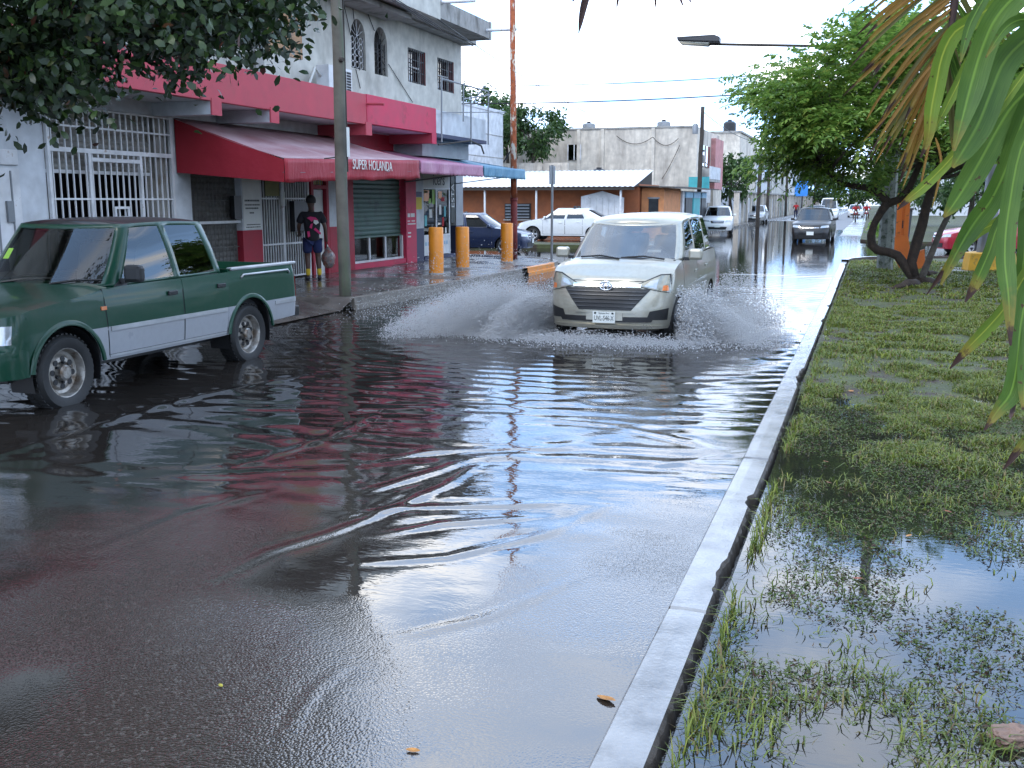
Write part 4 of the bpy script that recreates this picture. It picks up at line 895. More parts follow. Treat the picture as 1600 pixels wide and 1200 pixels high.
    def interior(s, x0, x1, z0, dash=True, seats=(), m=None):
        S = s.S; w = S['W'] - 0.12
        part('cabin_floor', MB().box(x1, x0, -w, w, z0 - 0.05, z0), M['dark_interior'], s.root)
        part('inner_trim', MB().box(x1, x0, w - 0.03, w, z0, s.top((x0 + x1) / 2) - 0.03).box(x1, x0, -w, -w + 0.03, z0, s.top((x0 + x1) / 2) - 0.03).box(x1 - 0.02, x1, -w, w, z0, s.top((x0 + x1) / 2) - 0.03), M['dark_interior'], s.root)
        zt = s.top(x0 - 0.2)
        if dash:
            part('dashboard', MB().box(x0 - 0.42, x0 + 0.05, -w + 0.03, w - 0.03, z0, zt - 0.02), M['dark_interior'], s.root, bevel=0.03)
            cx, cy, cz = x0 - 0.55, 0.36, zt + 0.0
            ring = [(cx + 0.06 * math.sin(a), cy + 0.18 * math.cos(a), cz + 0.17 * math.sin(a)) for a in np.linspace(0, 2 * math.pi, 21)]
            part('steering_wheel', MB().tube(ring, 0.016, 6, cap=False).cyl((cx, cy - 0.17, cz), (cx, cy + 0.17, cz), 0.014, n=6).cyl((cx, cy, cz), (cx + 0.3, cy, cz - 0.12), 0.025, n=6), M['black_plastic'], s.root, smooth=True)
        for (x, y) in seats:
            mb = MB().box(x - 0.25, x + 0.28, y - 0.24, y + 0.24, z0, z0 + 0.18)
            st = part('seat', mb, m or M['seat_fabric'], s.root, bevel=0.05)
            sub('backrest', MB().prism([(x - 0.22, y - 0.24, z0 + 0.15), (x - 0.08, y - 0.24, z0 + 0.15), (x - 0.2, y - 0.22, z0 + 0.72), (x - 0.31, y - 0.22, z0 + 0.72)], (0, 0.47, 0)), m or M['seat_fabric'], st, bevel=0.05)
            sub('headrest', MB().box(x - 0.34, x - 0.24, y - 0.13, y + 0.13, z0 + 0.74, z0 + 0.95), m or M['seat_fabric'], st, bevel=0.04)
    def wheels(s, rim='alloy', w=0.2, steer=0.0):
        S = s.S; r = S['rw']; k = 32 if s.hi else 18
        ty = MB().lathe([(r * 0.62, -w / 2 + 0.02), (r * 0.70, -w / 2), (r * 0.9, -w / 2 - 0.004), (r * 0.975, -w / 2 + 0.025), (r, -w / 2 + 0.05), (r, w / 2 - 0.05), (r * 0.975, w / 2 - 0.025), (r * 0.9, w / 2 + 0.004), (r * 0.70, w / 2), (r * 0.62, w / 2 - 0.02), (r * 0.60, w / 2 - 0.06)], k, axis='y')
        if s.hi:
            for a in np.linspace(0, 2 * math.pi, 40, endpoint=False):
                for q in (-1, 1):
                    c, sn = math.cos(a + q * 0.04), math.sin(a + q * 0.04); tt = Vector((-sn, 0, c)) * 0.014; p = Vector((c * r, 0, sn * r)); nn = Vector((c, 0, sn)) * 0.006
                    b0 = Vector((0, q * 0.012, 0)); b1 = Vector((0, q * (w / 2 - 0.03), 0)); ty.prism([p - tt + b0 - nn, p + tt + b0 - nn, p + tt + b1 - nn, p - tt + b1 - nn], nn * 2)
        tm = ty.mesh('wheel', 35); tm.materials.append(M['rubber'])
        rm = MB()
        if rim == 'steel':
            rm.lathe([(r * 0.645, 0.085), (r * 0.655, 0.105), (r * 0.62, 0.10), (r * 0.575, 0.07), (r * 0.55, 0.03), (r * 0.47, 0.02), (r * 0.40, 0.045), (r * 0.30, 0.05), (r * 0.22, 0.03), (r * 0.21, 0.035), (r * 0.20, 0.085), (r * 0.15, 0.10), (0.001, 0.10)], k, axis='y')
        else:
            rm.lathe([(r * 0.645, 0.085), (r * 0.655, 0.1), (r * 0.61, 0.095), (r * 0.57, 0.05), (r * 0.56, -0.02)], k, axis='y')
            for a in np.linspace(0, 2 * math.pi, 5 if s.hi else 5, endpoint=False):
                d = Vector((math.cos(a), 0, math.sin(a))); t = Vector((-math.sin(a), 0, math.cos(a)))
                rm.prism([d * r * 0.1 - t * 0.045 + Vector((0, 0.03, 0)), d * r * 0.1 + t * 0.045 + Vector((0, 0.03, 0)), d * r * 0.6 + t * 0.03 + Vector((0, 0.05, 0)), d * r * 0.6 - t * 0.03 + Vector((0, 0.05, 0))], (0, 0.035, 0))
            rm.lathe([(r * 0.2, 0.03), (r * 0.2, 0.09), (0.001, 0.095)], k, axis='y')
        rmm = rm.mesh('rim', 35); rmm.materials.append(M['steel_rim' if rim == 'steel' else 'alloy_rim'])
        bk = MB().lathe([(r * 0.6, -0.03), (0.001, -0.03)], k, axis='y')
        if rim == 'steel':
            for a in np.linspace(0, 2 * math.pi, 8, endpoint=False): bk.cyl((r * 0.35 * math.cos(a), 0.046, r * 0.35 * math.sin(a)), (r * 0.35 * math.cos(a), 0.052, r * 0.35 * math.sin(a)), 0.028, n=10)
            for a in np.linspace(0.3, 2 * math.pi + 0.3, 6, endpoint=False): bk.cyl((r * 0.25 * math.cos(a), 0.04, r * 0.25 * math.sin(a)), (r * 0.25 * math.cos(a), 0.07, r * 0.25 * math.sin(a)), 0.012, n=6)
        bkm = bk.mesh('hub', 35); bkm.materials.append(M['black_plastic'])
        for i, xw in enumerate((S['xw1'], S['xw2'])):
            for sg in (1, -1):
                wo = bpy.data.objects.new('wheel', tm); col.objects.link(wo); wo.parent = s.root; wo.location = (xw, sg * (S['W'] - w / 2 - S.get('win', 0.035)), S['zw']); wo.rotation_euler = (0, 0.4 * i + 0.7, (0 if sg > 0 else math.pi) + (steer if i == 0 else 0))
                for nm, mm in (('rim', rmm), ('hub', bkm)): q = bpy.data.objects.new(nm, mm); col.objects.link(q); q.parent = wo
    def plate(s, y, z, txt, surf=None, w=0.31, h=0.155):
        x = s.front(y, z) + 0.018
        pl = part('number_plate', MB().box(x, x + 0.006, y - w / 2, y + w / 2, z - h / 2, z + h / 2), M['plate'], s.root, bevel=0.003)
        if txt:
            me = textmesh(txt, 0.088, 0.001); me.transform(Matrix.Translation((x + 0.008, y, z - 0.015)) @ Matrix(((0, 0, 1), (1, 0, 0), (0, 1, 0))).to_4x4() @ Matrix.Diagonal((0.66, 1.05, 1, 1))); link('plate_lettering', me, M['ink'], pl)
            me = textmesh('Quintana Roo', 0.026, 0.001); me.transform(Matrix.Translation((x + 0.008, y, z + 0.054)) @ Matrix(((0, 0, 1), (1, 0, 0), (0, 1, 0))).to_4x4()); link('plate_heading', me, M['ink'], pl)
            for q in (-1, 1): sub('plate_mark', MB().box(x + 0.0065, x + 0.0085, y + q * 0.12 - 0.014, y + q * 0.12 + 0.014, z + 0.042, z + 0.066), M['ink'], pl)
    def mirror(s, x, y, z, m, size=(0.09, 0.2, 0.15)):
        for sg in (1, -1):
            a, b, c = size; o = part('mirror', MB().box(x - a / 2, x + a / 2, sg * (y + 0.05), sg * (y + 0.05 + b), z - c / 2, z + c / 2), m, s.root, bevel=0.035)
            sub('mirror_arm', MB().box(x - 0.03, x + 0.03, sg * (y - 0.03), sg * (y + 0.06), z - c / 2 - 0.01, z - c / 2 + 0.035), M['black_plastic'], o)
            sub('mirror_glass', MB().box(x - a / 2 - 0.004, x - a / 2 - 0.001, sg * (y + 0.075), sg * (y + 0.025 + b), z - c / 2 + 0.025, z + c / 2 - 0.025), M['chrome'], o)
HEAD_CAM = -math.pi / 2       # facing the camera (-Y)
# ---------------------------------------------------------------- green pickup
M['paint_green_plain'] = carpaint('paint_green_plain', (0.004, 0.048, 0.025), 0.0, dirt=0.10, spec=0.3, coat=0.3)
Spk = dict(W=0.85, xf=0.83 + 1.475, xr=-1.475 - 1.12, cf=0.42, cr=0.16, n=3.4, barrel=0.012, xw1=1.475, xw2=-1.475, rw=0.355, ra=0.435, zw=0.335, crown=0.05, under=0.3, floor=0.7,
           sill=[(2.4, 0.36), (2.0, 0.36), (1.9, 0.40), (1.0, 0.38), (-1.0, 0.38), (-1.9, 0.44), (-2.6, 0.46)], sec=[(0.3, 0.955), (0.5, 0.985), (0.68, 1.0), (0.72, 1.0), (0.85, 0.995), (1.0, 0.985), (1.06, 0.965), (1.15, 0.95)],
           nose=[(0.3, 0.02), (0.6, 0.0), (0.63, 0.05), (0.9, 0.10), (1.1, 0.16)], tail=[(0.3, 0.02), (0.7, 0.0), (1.1, 0.02)],
           top=[(2.4, 0.86), (2.2, 0.90), (1.9, 0.945), (1.4, 1.0), (0.95, 1.055), (0.9, 1.07), (-1.08, 1.09), (-1.1, 1.10), (-1.14, 1.10), (-2.6, 1.10)], caps=[(2.4, 0.85)])
pk = Car('pickup_truck', 'dark green double-cab pickup with silver lower sides, parked on flooded street', 'pickup truck', (-7.68, 7.42 + 1.475, -0.035), HEAD_CAM, Spk, M['paint_green'])
pk.shell()
base = [(1.05, 0.0), (0.86, 0.70), (0.78, 0.79), (0.70, 0.805), (-0.13, 0.81), (-0.24, 0.81), (-0.86, 0.80), (-0.98, 0.79), (-1.06, 0.70), (-1.10, 0.0)]
roof = [(0.52, 0.0), (0.44, 0.58), (0.40, 0.645), (0.34, 0.665), (-0.03, 0.685), (-0.14, 0.685), (-0.66, 0.68), (-0.82, 0.66), (-0.92, 0.58), (-0.95, 0.0)]
pk.cabin(base, roof, ['windshield', 'pillar', 'pillar', 'win1', 'pillar', 'win2', 'pillar', 'pillar', 'back'], lambda x: 1.655 + 0.02 * (1 - ((x + 0.2) / 0.7) ** 2), {'': M['glass_tint'], 'windshield': M['glass_clear'], 'back': M['glass_tint'], 'win1': M['glass_tint'], 'win2': M['glass_tint']}, crown=0.045, bulge=0.018, roofpaint=M['paint_black'])  # black roof colour stands in for the dark tree reflected there
pk.interior(0.95, -1.05, 0.72, seats=((-0.15, 0.38), (-0.15, -0.38)), m=M['seat_fabric'])
part('rear_bench', MB().box(-1.0, -0.75, -0.65, 0.65, 0.72, 1.3), M['dark_interior'], pk.root, bevel=0.05)
pk.wheels('steel', 0.235)
for sg in (1, -1):
    pk.door(0.98, -0.20, 0.43, 1.065, sg, hx=0.17, hz=0.945, hm=M['black_plastic'], x0b=0.93)
    pk.door(-0.225, -1.06, 0.43, 1.07, sg, hx=0.17, hz=0.955, hm=M['black_plastic'], x1b=-0.99)
    pk.spatch('side_moulding', [(0.92, 0.655), (-0.98, 0.655), (-0.98, 0.70), (0.92, 0.70)], M['silver_trim'], 0.014, sg=sg, k=2)
    pk.spatch('side_moulding', [(-2.0, 0.64), (-2.52, 0.64), (-2.52, 0.68), (-2.0, 0.68)], M['silver_trim'], 0.01, sg=sg, k=2)
    pk.spatch('sill_trim', [(0.93, 0.405), (-0.98, 0.405), (-0.98, 0.425), (0.93, 0.425)], M['silver_trim'], 0.010, sg=sg, k=1)
    # flared arch lips
    for xw in (1.475, -1.475):
        rows = [[(xw + r * math.cos(t), sg * (pk.side(xw, 0.8) + o), 0.335 + r * math.sin(t)) for (r, o) in ((0.437, -0.01), (0.437, 0.013), (0.462, 0.013), (0.485, 0.001))] for t in np.linspace(0.12, math.pi - 0.12, 22)]
        part('arch_lip', MB().grid(rows), M['paint_green_plain'], pk.root, smooth=40)
    pk.spatch('marker_lamp', [(1.03, 0.865), (0.955, 0.865), (0.955, 0.90), (1.03, 0.90)], M['amber'], 0.008, sg=sg, n=2, k=1)
    pk.spatch('tail_lamp', [(-2.50, 0.70), (-2.585, 0.70), (-2.585, 0.95), (-2.50, 0.95)], M['tail_red'], 0.008, sg=sg, n=3, k=2)
    part('bed_rail', MB().box(-2.56, -1.16, sg * 0.735, sg * 0.815, 1.10, 1.135), M['silver_trim'], pk.root, bevel=0.012)
    mb = MB().tube([(-1.3, sg * 0.838, 1.01), (-1.34, sg * 0.85, 1.045), (-2.3, sg * 0.85, 1.045), (-2.36, sg * 0.838, 1.005)], 0.012, 6)
    for x in (-1.5, -1.8, -2.1): mb.cyl((x, sg * 0.80, 1.045), (x, sg * 0.85, 1.045), 0.01, n=6)
    part('tie_rail', mb, M['silver_trim'], pk.root, smooth=True)
    part('bed_side', MB().box(-2.56, -1.15, sg * 0.70, sg * 0.735, 0.62, 1.10), M['dark_interior'], pk.root)
    # A-pillar and window seals
    for (xa, xb) in ((0.72, -0.15), (-0.26, -0.9)): pk.spatch('belt_seal', [(xa, 1.062), (xb, 1.068), (xb, 1.092), (xa, 1.086)], M['black_plastic'], -0.012, sg=sg, k=1)
    part('vent_glass_frame', MB().prism([(0.80, sg * 0.80, 1.06), (0.60, sg * 0.80, 1.06), (0.60, sg * 0.775, 1.18)], (0, sg * 0.012, 0)), M['black_plastic'], pk.root)
pk.mirror(0.66, 0.80, 1.19, M['black_plastic'], (0.10, 0.20, 0.17))
part('bed_floor', MB().box(-2.55, -1.14, -0.7, 0.7, 0.60, 0.62), M['dark_interior'], pk.root); part('bed_head', MB().box(-1.16, -1.12, -0.78, 0.78, 0.6, 1.12), M['paint_green'], pk.root); part('tailgate', MB().box(-2.585, -2.55, -0.74, 0.74, 0.62, 1.11), M['paint_green'], pk.root)
part('rear_bumper', MB().box(-2.74, -2.60, -0.74, 0.74, 0.42, 0.56), M['black_plastic'], pk.root, bevel=0.02)
pk.fpatch('headlamp', [(0.52, 0.66), (0.80, 0.67), (0.80, 0.83), (0.52, 0.83)], M['headlamp_clear'], 0.012, mirror=True)
pk.fpatch('grille', [(-0.48, 0.66), (0.48, 0.66), (0.48, 0.82), (-0.48, 0.82)], M['black_plastic'], 0.008)
for z in (0.69, 0.74, 0.79): pk.fpatch('grille_bar', [(-0.47, z), (0.47, z), (0.47, z + 0.014), (-0.47, z + 0.014)], M['chrome'], 0.014, k=1)
pk.fpatch('bumper', [(-0.835, 0.37), (0.835, 0.37), (0.835, 0.615), (-0.835, 0.615)], M['paint_green'], 0.055, n=24, rim=0.07)
pk.fpatch('bumper_slot', [(-0.4, 0.42), (0.4, 0.42), (0.4, 0.5), (-0.4, 0.5)], M['black_plastic'], 0.06)
pk.plate(0, 0.53, '')
for y in (0.25, -0.35): part('wiper', MB().tube([(1.02, y, 1.10), (0.93, y + 0.25, 1.135), (0.88, y + 0.5, 1.14)], 0.012, 5), M['black_plastic'], pk.root)
part('licence_sticker', MB().prism([(0.84, -0.48, 1.32), (0.84, -0.41, 1.32), (0.75, -0.42, 1.42), (0.75, -0.48, 1.42)], (0.003, 0, 0)), M['lime'], pk.root)
part('aerial', MB().tube([(0.95, -0.77, 1.05), (0.8, -0.82, 1.8)], 0.004, 4), M['black_plastic'], pk.root)
# ---------------------------------------------------------------- champagne van driving through the water
Svan = dict(W=0.87, xf=0.74 + 1.33, xr=-1.33 - 0.74, cf=0.52, cr=0.22, n=2.7, barrel=0.015, xw1=1.33, xw2=-1.33, rw=0.31, ra=0.37, zw=0.31, crown=0.055, under=0.2, floor=0.6,
            sill=[(2.2, 0.205), (1.75, 0.235), (1.6, 0.27), (0.9, 0.23), (-0.9, 0.23), (-1.8, 0.28), (-2.2, 0.30)], sec=[(0.2, 0.955), (0.4, 0.985), (0.65, 1.0), (0.8, 0.998), (0.95, 0.985), (1.10, 0.955), (1.2, 0.94)],
            nose=[(0.2, 0.05), (0.32, 0.0), (0.5, 0.0), (0.62, 0.03), (0.8, 0.11), (0.92, 0.22), (1.0, 0.30)], tail=[(0.2, 0.05), (0.5, 0.0), (0.8, 0.02), (1.1, 0.03)],
            top=[(2.2, 0.80), (2.0, 0.86), (1.85, 0.91), (1.6, 0.985), (1.3, 1.05), (1.05, 1.08), (0.9, 1.09), (0.0, 1.12), (-1.2, 1.15), (-2.1, 1.15)], caps=[(2.2, 0.98)])
van = Car('minivan', 'champagne minivan driving through flood water and throwing up spray', 'minivan', (-3.27, 15.42, -0.06), HEAD_CAM + R(-1.0), Svan, M['paint_champagne'])
van.shell()
base = [(1.33, 0.0), (1.02, 0.72), (0.88, 0.80), (0.72, 0.815), (0.05, 0.82), (-0.08, 0.82), (-0.95, 0.81), (-1.10, 0.80), (-1.75, 0.76), (-1.86, 0.70), (-1.98, 0.0)]
roof = [(0.50, 0.0), (0.36, 0.60), (0.26, 0.655), (0.16, 0.665), (-0.12, 0.68), (-0.24, 0.68), (-0.95, 0.68), (-1.08, 0.68), (-1.55, 0.65), (-1.72, 0.58), (-1.80, 0.0)]
van.cabin(base, roof, ['windshield', 'pillar', 'pillar', 'win1', 'pillar', 'win2', 'pillar', 'win3', 'pillar', 'back'], lambda x: 1.675 - 0.085 * max(0, (x + 0.55) / 1.05) ** 2, {'': M['glass_tint'], 'windshield': M['glass_hazy'], 'back': M['glass_clear'], 'win1': M['glass_tint'], 'win2': M['glass_dark'], 'win3': M['glass_dark']}, crown=0.06, bulge=0.015)
van.interior(1.1, -1.9, 0.68, seats=((-0.1, 0.36), (-0.1, -0.36), (-0.95, 0.38), (-0.95, -0.38)))
van.wheels('alloy', 0.19)
for sg in (1, -1):
    van.door(0.98, -0.03, 0.29, 1.085, sg, hx=0.16, hz=0.90); van.door(-0.055, -0.93, 0.29, 1.11, sg, hx=0.16, hz=0.93, x1b=-0.84)
    van.spatch('door_crease', [(0.9, 0.70), (-0.85, 0.76), (-0.85, 0.775), (0.9, 0.715)], M['paint_champagne'], 0.014, sg=sg, k=1)
van.mirror(0.80, 0.83, 1.17, M['paint_champagne'], (0.11, 0.20, 0.155))
# face
hl = van.fpatch('headlamp', [(0.40, 0.80), (0.835, 0.70), (0.80, 0.935), (0.70, 0.93)], M['headlamp'], 0.014, n=14, k=8, mirror=True)
for o, sg in zip(hl, (1, -1)):
    van.fpatch('indicator', [(sg * 0.735, 0.735), (sg * 0.81, 0.73), (sg * 0.80, 0.80), (sg * 0.745, 0.80)], M['amber'], 0.018, par=o, rim=0.004)
    van.fpatch('reflector', [(sg * 0.50, 0.79), (sg * 0.665, 0.755), (sg * 0.675, 0.88), (sg * 0.58, 0.86)], M['headlamp_clear'], 0.018, par=o, rim=0.004, n=6, k=4)
M['dark_gloss'] = simple('dark_gloss', (0.05, 0.05, 0.052), 0.25, bump=0)
van.fpatch('bonnet_gap', [(-0.72, 0.845), (0.72, 0.845), (0.72, 0.855), (-0.72, 0.855)], M['black_plastic'], 0.003, n=18, k=1, rim=0.003)
for sg in (1, -1): van.fpatch('lamp_surround', [(sg * 0.375, 0.797), (sg * 0.85, 0.688), (sg * 0.815, 0.95), (sg * 0.69, 0.945)], M['black_plastic'], 0.007, n=12, k=4, rim=0.004)
van.fpatch('chrome_bar', [(-0.47, 0.775), (0.47, 0.775), (0.47, 0.818), (-0.47, 0.818)], M['chrome'], 0.028, n=16, k=3, rim=0.03)
van.fpatch('grille', [(-0.36, 0.47), (0.36, 0.47), (0.60, 0.755), (-0.60, 0.755)], M['black_plastic'], 0.010, n=18, k=6)
for k_, z in enumerate((0.515, 0.565, 0.615, 0.665, 0.712)):
    w = 0.36 + (z - 0.47) * 0.75; van.fpatch('grille_bar', [(-w, z), (w, z), (w + 0.01, z + 0.012), (-w - 0.01, z + 0.012)], M['dark_gloss'], 0.026, n=14, k=1, rim=0.02)
van.fpatch('bumper_ridge', [(-0.41, 0.435), (0.41, 0.435), (0.38, 0.462), (-0.38, 0.462)], M['paint_champagne'], 0.024, n=14, k=2, rim=0.03)
van.fpatch('lower_intake', [(-0.62, 0.315), (0.62, 0.315), (0.66, 0.385), (-0.66, 0.385)], M['black_plastic'], 0.008, n=18, k=2)
van.fpatch('fog_recess', [(0.56, 0.35), (0.80, 0.34), (0.815, 0.50), (0.60, 0.46)], M['black_plastic'], 0.008, n=8, k=4, mirror=True)
van.fpatch('lip', [(-0.80, 0.225), (0.80, 0.225), (0.82, 0.27), (-0.82, 0.27)], M['paint_champagne'], 0.035, n=22, k=2, rim=0.05)
van.fpatch('plate_holder', [(-0.25, 0.335), (0.25, 0.335), (0.25, 0.44), (-0.25, 0.44)], M['paint_champagne'], 0.016, n=6, k=1)
van.plate(0.0, 0.375, 'UVL-546-X')
# oval three-ring emblem
ex = van.front(0, 0.79) + 0.05; mb = MB()
def ell(cy, cz, a, b): return [(ex, cy + a * math.cos(t), cz + b * math.sin(t)) for t in np.linspace(0, 2 * math.pi, 25)]
for (cz, a, b) in ((0.79, 0.085, 0.058), (0.79, 0.032, 0.054), (0.815, 0.062, 0.026)): mb.tube(ell(0, cz, a, b), 0.009, 6, cap=False)
part('emblem', mb, M['chrome'], van.root, smooth=True)
for y0, y1 in ((0.62, 0.0), (0.0, -0.6)): part('wiper', MB().tube([(van.G[0][0][0] - 0.02 - 0.25 * abs(y0) ** 2, y0, 1.115), (1.19, (y0 + y1) / 2, 1.15), (1.20 - 0.15 * abs(y1) ** 2, y1, 1.125)], 0.013, 5), M['black_plastic'], van.root)
part('cowl_panel', MB().prism([(1.34, -0.3, 1.075), (1.34, 0.3, 1.075), (1.04, 0.72, 1.075), (0.97, 0.72, 1.1), (1.2, 0.3, 1.11), (1.2, -0.3, 1.11), (0.97, -0.72, 1.1), (1.04, -0.72, 1.075)], (0, 0, 0.018)), M['black_plastic'], van.root)
part('windscreen_sticker', MB().prism([(0.90, 0.50, 1.19), (0.96, 0.32, 1.19), (0.925, 0.32, 1.225), (0.865, 0.50, 1.225)], (0.003, 0, 0.003)), M['paper'], van.root)
part('rear_mirror', MB().box(0.30, 0.34, -0.11, 0.11, 1.50, 1.56), M['black_plastic'], van.root, bevel=0.01)
van.spatch('wheel_lip', [(1.72, 0.69), (0.94, 0.69), (0.96, 0.705), (1.70, 0.705)], M['paint_champagne'], 0.008, sg=1, k=1)
# ---------------------------------------------------------------- smaller cars
def sedan_spec(L=4.5, W=0.87, wb=2.6, fo=0.85, hood=0.86, belt=0.93, deck=0.98, cf=0.45, cr=0.3):
    xw1 = wb / 2; xf = xw1 + fo; xr = xf - L
    return dict(W=W, xf=xf, xr=xr, cf=cf, cr=cr, n=2.8, barrel=0.02, xw1=xw1, xw2=-wb / 2, rw=0.31, ra=0.36, zw=0.31, crown=0.05, hi=False, under=0.2, floor=0.55,
                sill=[(xf, 0.22), (xw1, 0.25), (-wb / 2, 0.25), (xr, 0.30)], sec=[(0.2, 0.94), (0.5, 0.99), (0.7, 1.0), (0.9, 0.975), (1.1, 0.93)],
                nose=[(0.2, 0.06), (0.45, 0.0), (0.6, 0.03), (0.8, 0.13), (1.0, 0.22)], tail=[(0.2, 0.05), (0.5, 0.0), (0.9, 0.06), (1.1, 0.1)],
                top=[(xf, hood - 0.18), (xf - 0.3, hood - 0.08), (xf - 0.9, hood + 0.03), (xw1 - 0.35, belt), (-wb / 2, belt + 0.03), (xr + 0.35, deck), (xr, deck - 0.05)], caps=[(xf + .1, xw1 - 0.45), (-wb / 2 + 0.0, xr - .1)])
def quick_car(name, label, S, paint, loc, rotz, kind='sedan', H_=1.45, group=None, glass='glass_dark', plate='', lamp='headlamp_clear', grille='black_plastic', cat='car', tint='glass_tint'):
    c = Car(name, label, cat, loc, rotz, S, paint, group); c.hi = False; c.shell(); W = S['W']; xc = S['xw1'] - 0.35
    bx = -S['xw2'] ; xr = S['xr']
    if kind == 'sedan': b0, r0 = xr + 0.55, xr + 1.35
    else: b0, r0 = xr + 0.16, xr + 0.5
    base = [(xc + 0.25, 0), (xc + 0.02, W * .82), (xc - 0.08, W * .91), (xc - 0.16, W * .92), (xc - 1.02, W * .92), (xc - 1.12, W * .92), (max(b0 + 0.55, xc - 1.9), W * .91), (b0 + 0.22, W * .9), (b0 + .06, W * .82), (b0, 0)]
    roof = [(xc - 0.55, 0), (xc - 0.64, W * .62), (xc - 0.70, W * .70), (xc - 0.76, W * .71), (xc - 1.12, W * .72), (xc - 1.22, W * .72), (max(r0 + 0.3, xc - 1.85), W * .71), (r0 + 0.12, W * .70), (r0 + 0.05, W * .62), (r0, 0)]
    c.cabin(base, roof, ['windshield', 'pillar', 'pillar', 'win1', 'pillar', 'win2', 'pillar', 'pillar', 'back'], lambda x: H_ - 0.04, {'': M[glass], 'windshield': M[tint], 'back': M[tint]}, crown=0.05)
    c.interior(xc + .1, b0 + 0.3, 0.55, seats=((xc - 1.1, 0.36), (xc - 1.1, -0.36)), m=M['dark_interior']); c.wheels('alloy', 0.18)
    z = c.top(S['xf'] - 0.2)
    c.fpatch('headlamp', [(W * .48, z - 0.13), (W * .92, z - 0.10), (W * .90, z + 0.0), (W * .55, z - 0.03)], M[lamp], 0.010, n=6, k=3, mirror=True)
    c.fpatch('grille', [(-W * .40, z - 0.19), (W * .40, z - 0.19), (W * .46, z - 0.06), (-W * .46, z - 0.06)], M[grille], 0.010, n=8, k=3)
    c.fpatch('grille_bar', [(-W * .43, z - 0.125), (W * .43, z - 0.125), (W * .43, z - 0.11), (-W * .43, z - 0.11)], M['chrome'], 0.016, n=8, k=1)
    c.fpatch('lower_intake', [(-W * .55, 0.27), (W * .55, 0.27), (W * .62, 0.42), (-W * .62, 0.42)], M['black_plastic'], 0.008, n=8, k=2)
    c.fpatch('tail_lamp', [(W * .55, 0.75), (W * .93, 0.75), (W * .93, 0.9), (W * .6, 0.9)], M['tail_red'], 0.008, n=5, k=2, mirror=True, surf=c.rear)
    for sg in (1, -1):
        c.door(xc - 0.1, xc - 1.05, 0.32, c.top(xc - .5) - 0.01, sg, hz=0.80); c.door(xc - 1.075, xc - 1.075 - 0.75, 0.32, c.top(xc - 1.3) - 0.01, sg, hz=0.82)
    c.mirror(xc - 0.2, W * .92, c.top(xc) + 0.08, paint if plate is not None else M['black_plastic'], (0.09, 0.17, 0.12))
    if plate is not None: c.plate(0, 0.47, plate)
    return c
ZW = -0.03
quick_car('car', 'dark blue sedan at the corner behind the orange bollards', sedan_spec(4.2, 0.87, 2.5), M['paint_blue'], (-13.55, 35.2, ZW), R(6), 'sedan', 1.45)
quick_car('car', 'white sedan parked in front of the orange house', sedan_spec(4.55, 0.89, 2.65), M['paint_white'], (-12.4, 43.2, 0.14), R(180 + 3), 'sedan', 1.40)
quick_car('car', 'white hatchback with black grille parked at the left kerb up the street', sedan_spec(3.8, 0.84, 2.45, hood=0.92, belt=0.98, deck=1.0, fo=0.75), M['paint_white'], (-8.2, 59.8, 0.02), HEAD_CAM + R(6), 'hatch', 1.55)
quick_car('car', 'black car driving towards the crossing on the flooded street', sedan_spec(4.2, 0.86, 2.55, hood=0.95, belt=1.0, deck=1.02), M['paint_black'], (-2.45, 50.2, -0.05), HEAD_CAM + R(-2), 'hatch', 1.6, plate='', grille='dark_metal')
quick_car('car', 'red car parked behind the crooked tree on the right', sedan_spec(4.1, 0.87, 2.5), M['paint_red'], (4.25, 40.3, ZW), R(196), 'hatch', 1.5, tint='glass_tint')
quick_car('car', 'silver car parked at the left kerb beyond the far pole', sedan_spec(4.2, 0.85, 2.5), M['paint_silver'], (-9.35, 92, 0.0), HEAD_CAM, 'hatch', 1.5)
quick_car('car', 'grey car following the black car up the street', sedan_spec(4.3, 0.87, 2.55), M['paint_grey'], (-4.4, 92, -0.05), HEAD_CAM, 'hatch', 1.55)
quick_car('car', 'white-topped van far up the street behind the grey car', sedan_spec(4.8, 0.95, 2.8, belt=1.1, hood=1.05, deck=1.1), M['paint_white'], (-4.1, 112, -0.05), HEAD_CAM, 'hatch', 2.2)
quick_car('car', 'small white car far up the street beside the motorcycles', sedan_spec(4.2, 0.87, 2.5), M['paint_white'], (-1.7, 128, -0.05), HEAD_CAM, 'hatch', 1.5)
quick_car('car', 'pale car parked beyond the red car on the right', sedan_spec(4.2, 0.87, 2.5), M['paint_silver'], (9.3, 66, 0.1), R(180), 'sedan', 1.45)
quick_car('car', 'second red car at the right edge behind the palm leaves', sedan_spec(4.2, 0.87, 2.5), M['paint_red'], (10.2, 39.8, ZW), R(188), 'hatch', 1.5)
# ================================================================ STREET FURNITURE on the left
def bollard(x, y, label, h=1.06, lean=0.0):
    o = MB().lathe([(0.0, 0), (0.168, 0), (0.168, h - 0.02), (0.155, h), (0.0, h + 0.004)], 28)
    b = thing('bollard', label, 'bollard', (x, y, 0.2), 0, 'orange bollards at the corner'); b.rotation_euler = (lean, 0, 0)
    part('tube', o, M['orange_paint'], b, smooth=50); part('base_ring', MB().lathe([(0.168, 0), (0.19, 0), (0.185, 0.025), (0.168, 0.03)], 28), M['concrete'], b, smooth=40); return b
for i, (px, py) in enumerate(((682, 428), (723, 419), (792, 410))):
    p_ = gz(px, py, 0.2); bollard(p_[0], p_[1], ['orange tube bollard nearest the wooden pole, before the pink awning', 'middle orange tube bollard before the grey shop pier', 'orange tube bollard at the corner in front of the blue sedan'][i], (1.06, 1.02, 1.06)[i], (0, 0.01, 0)[i])
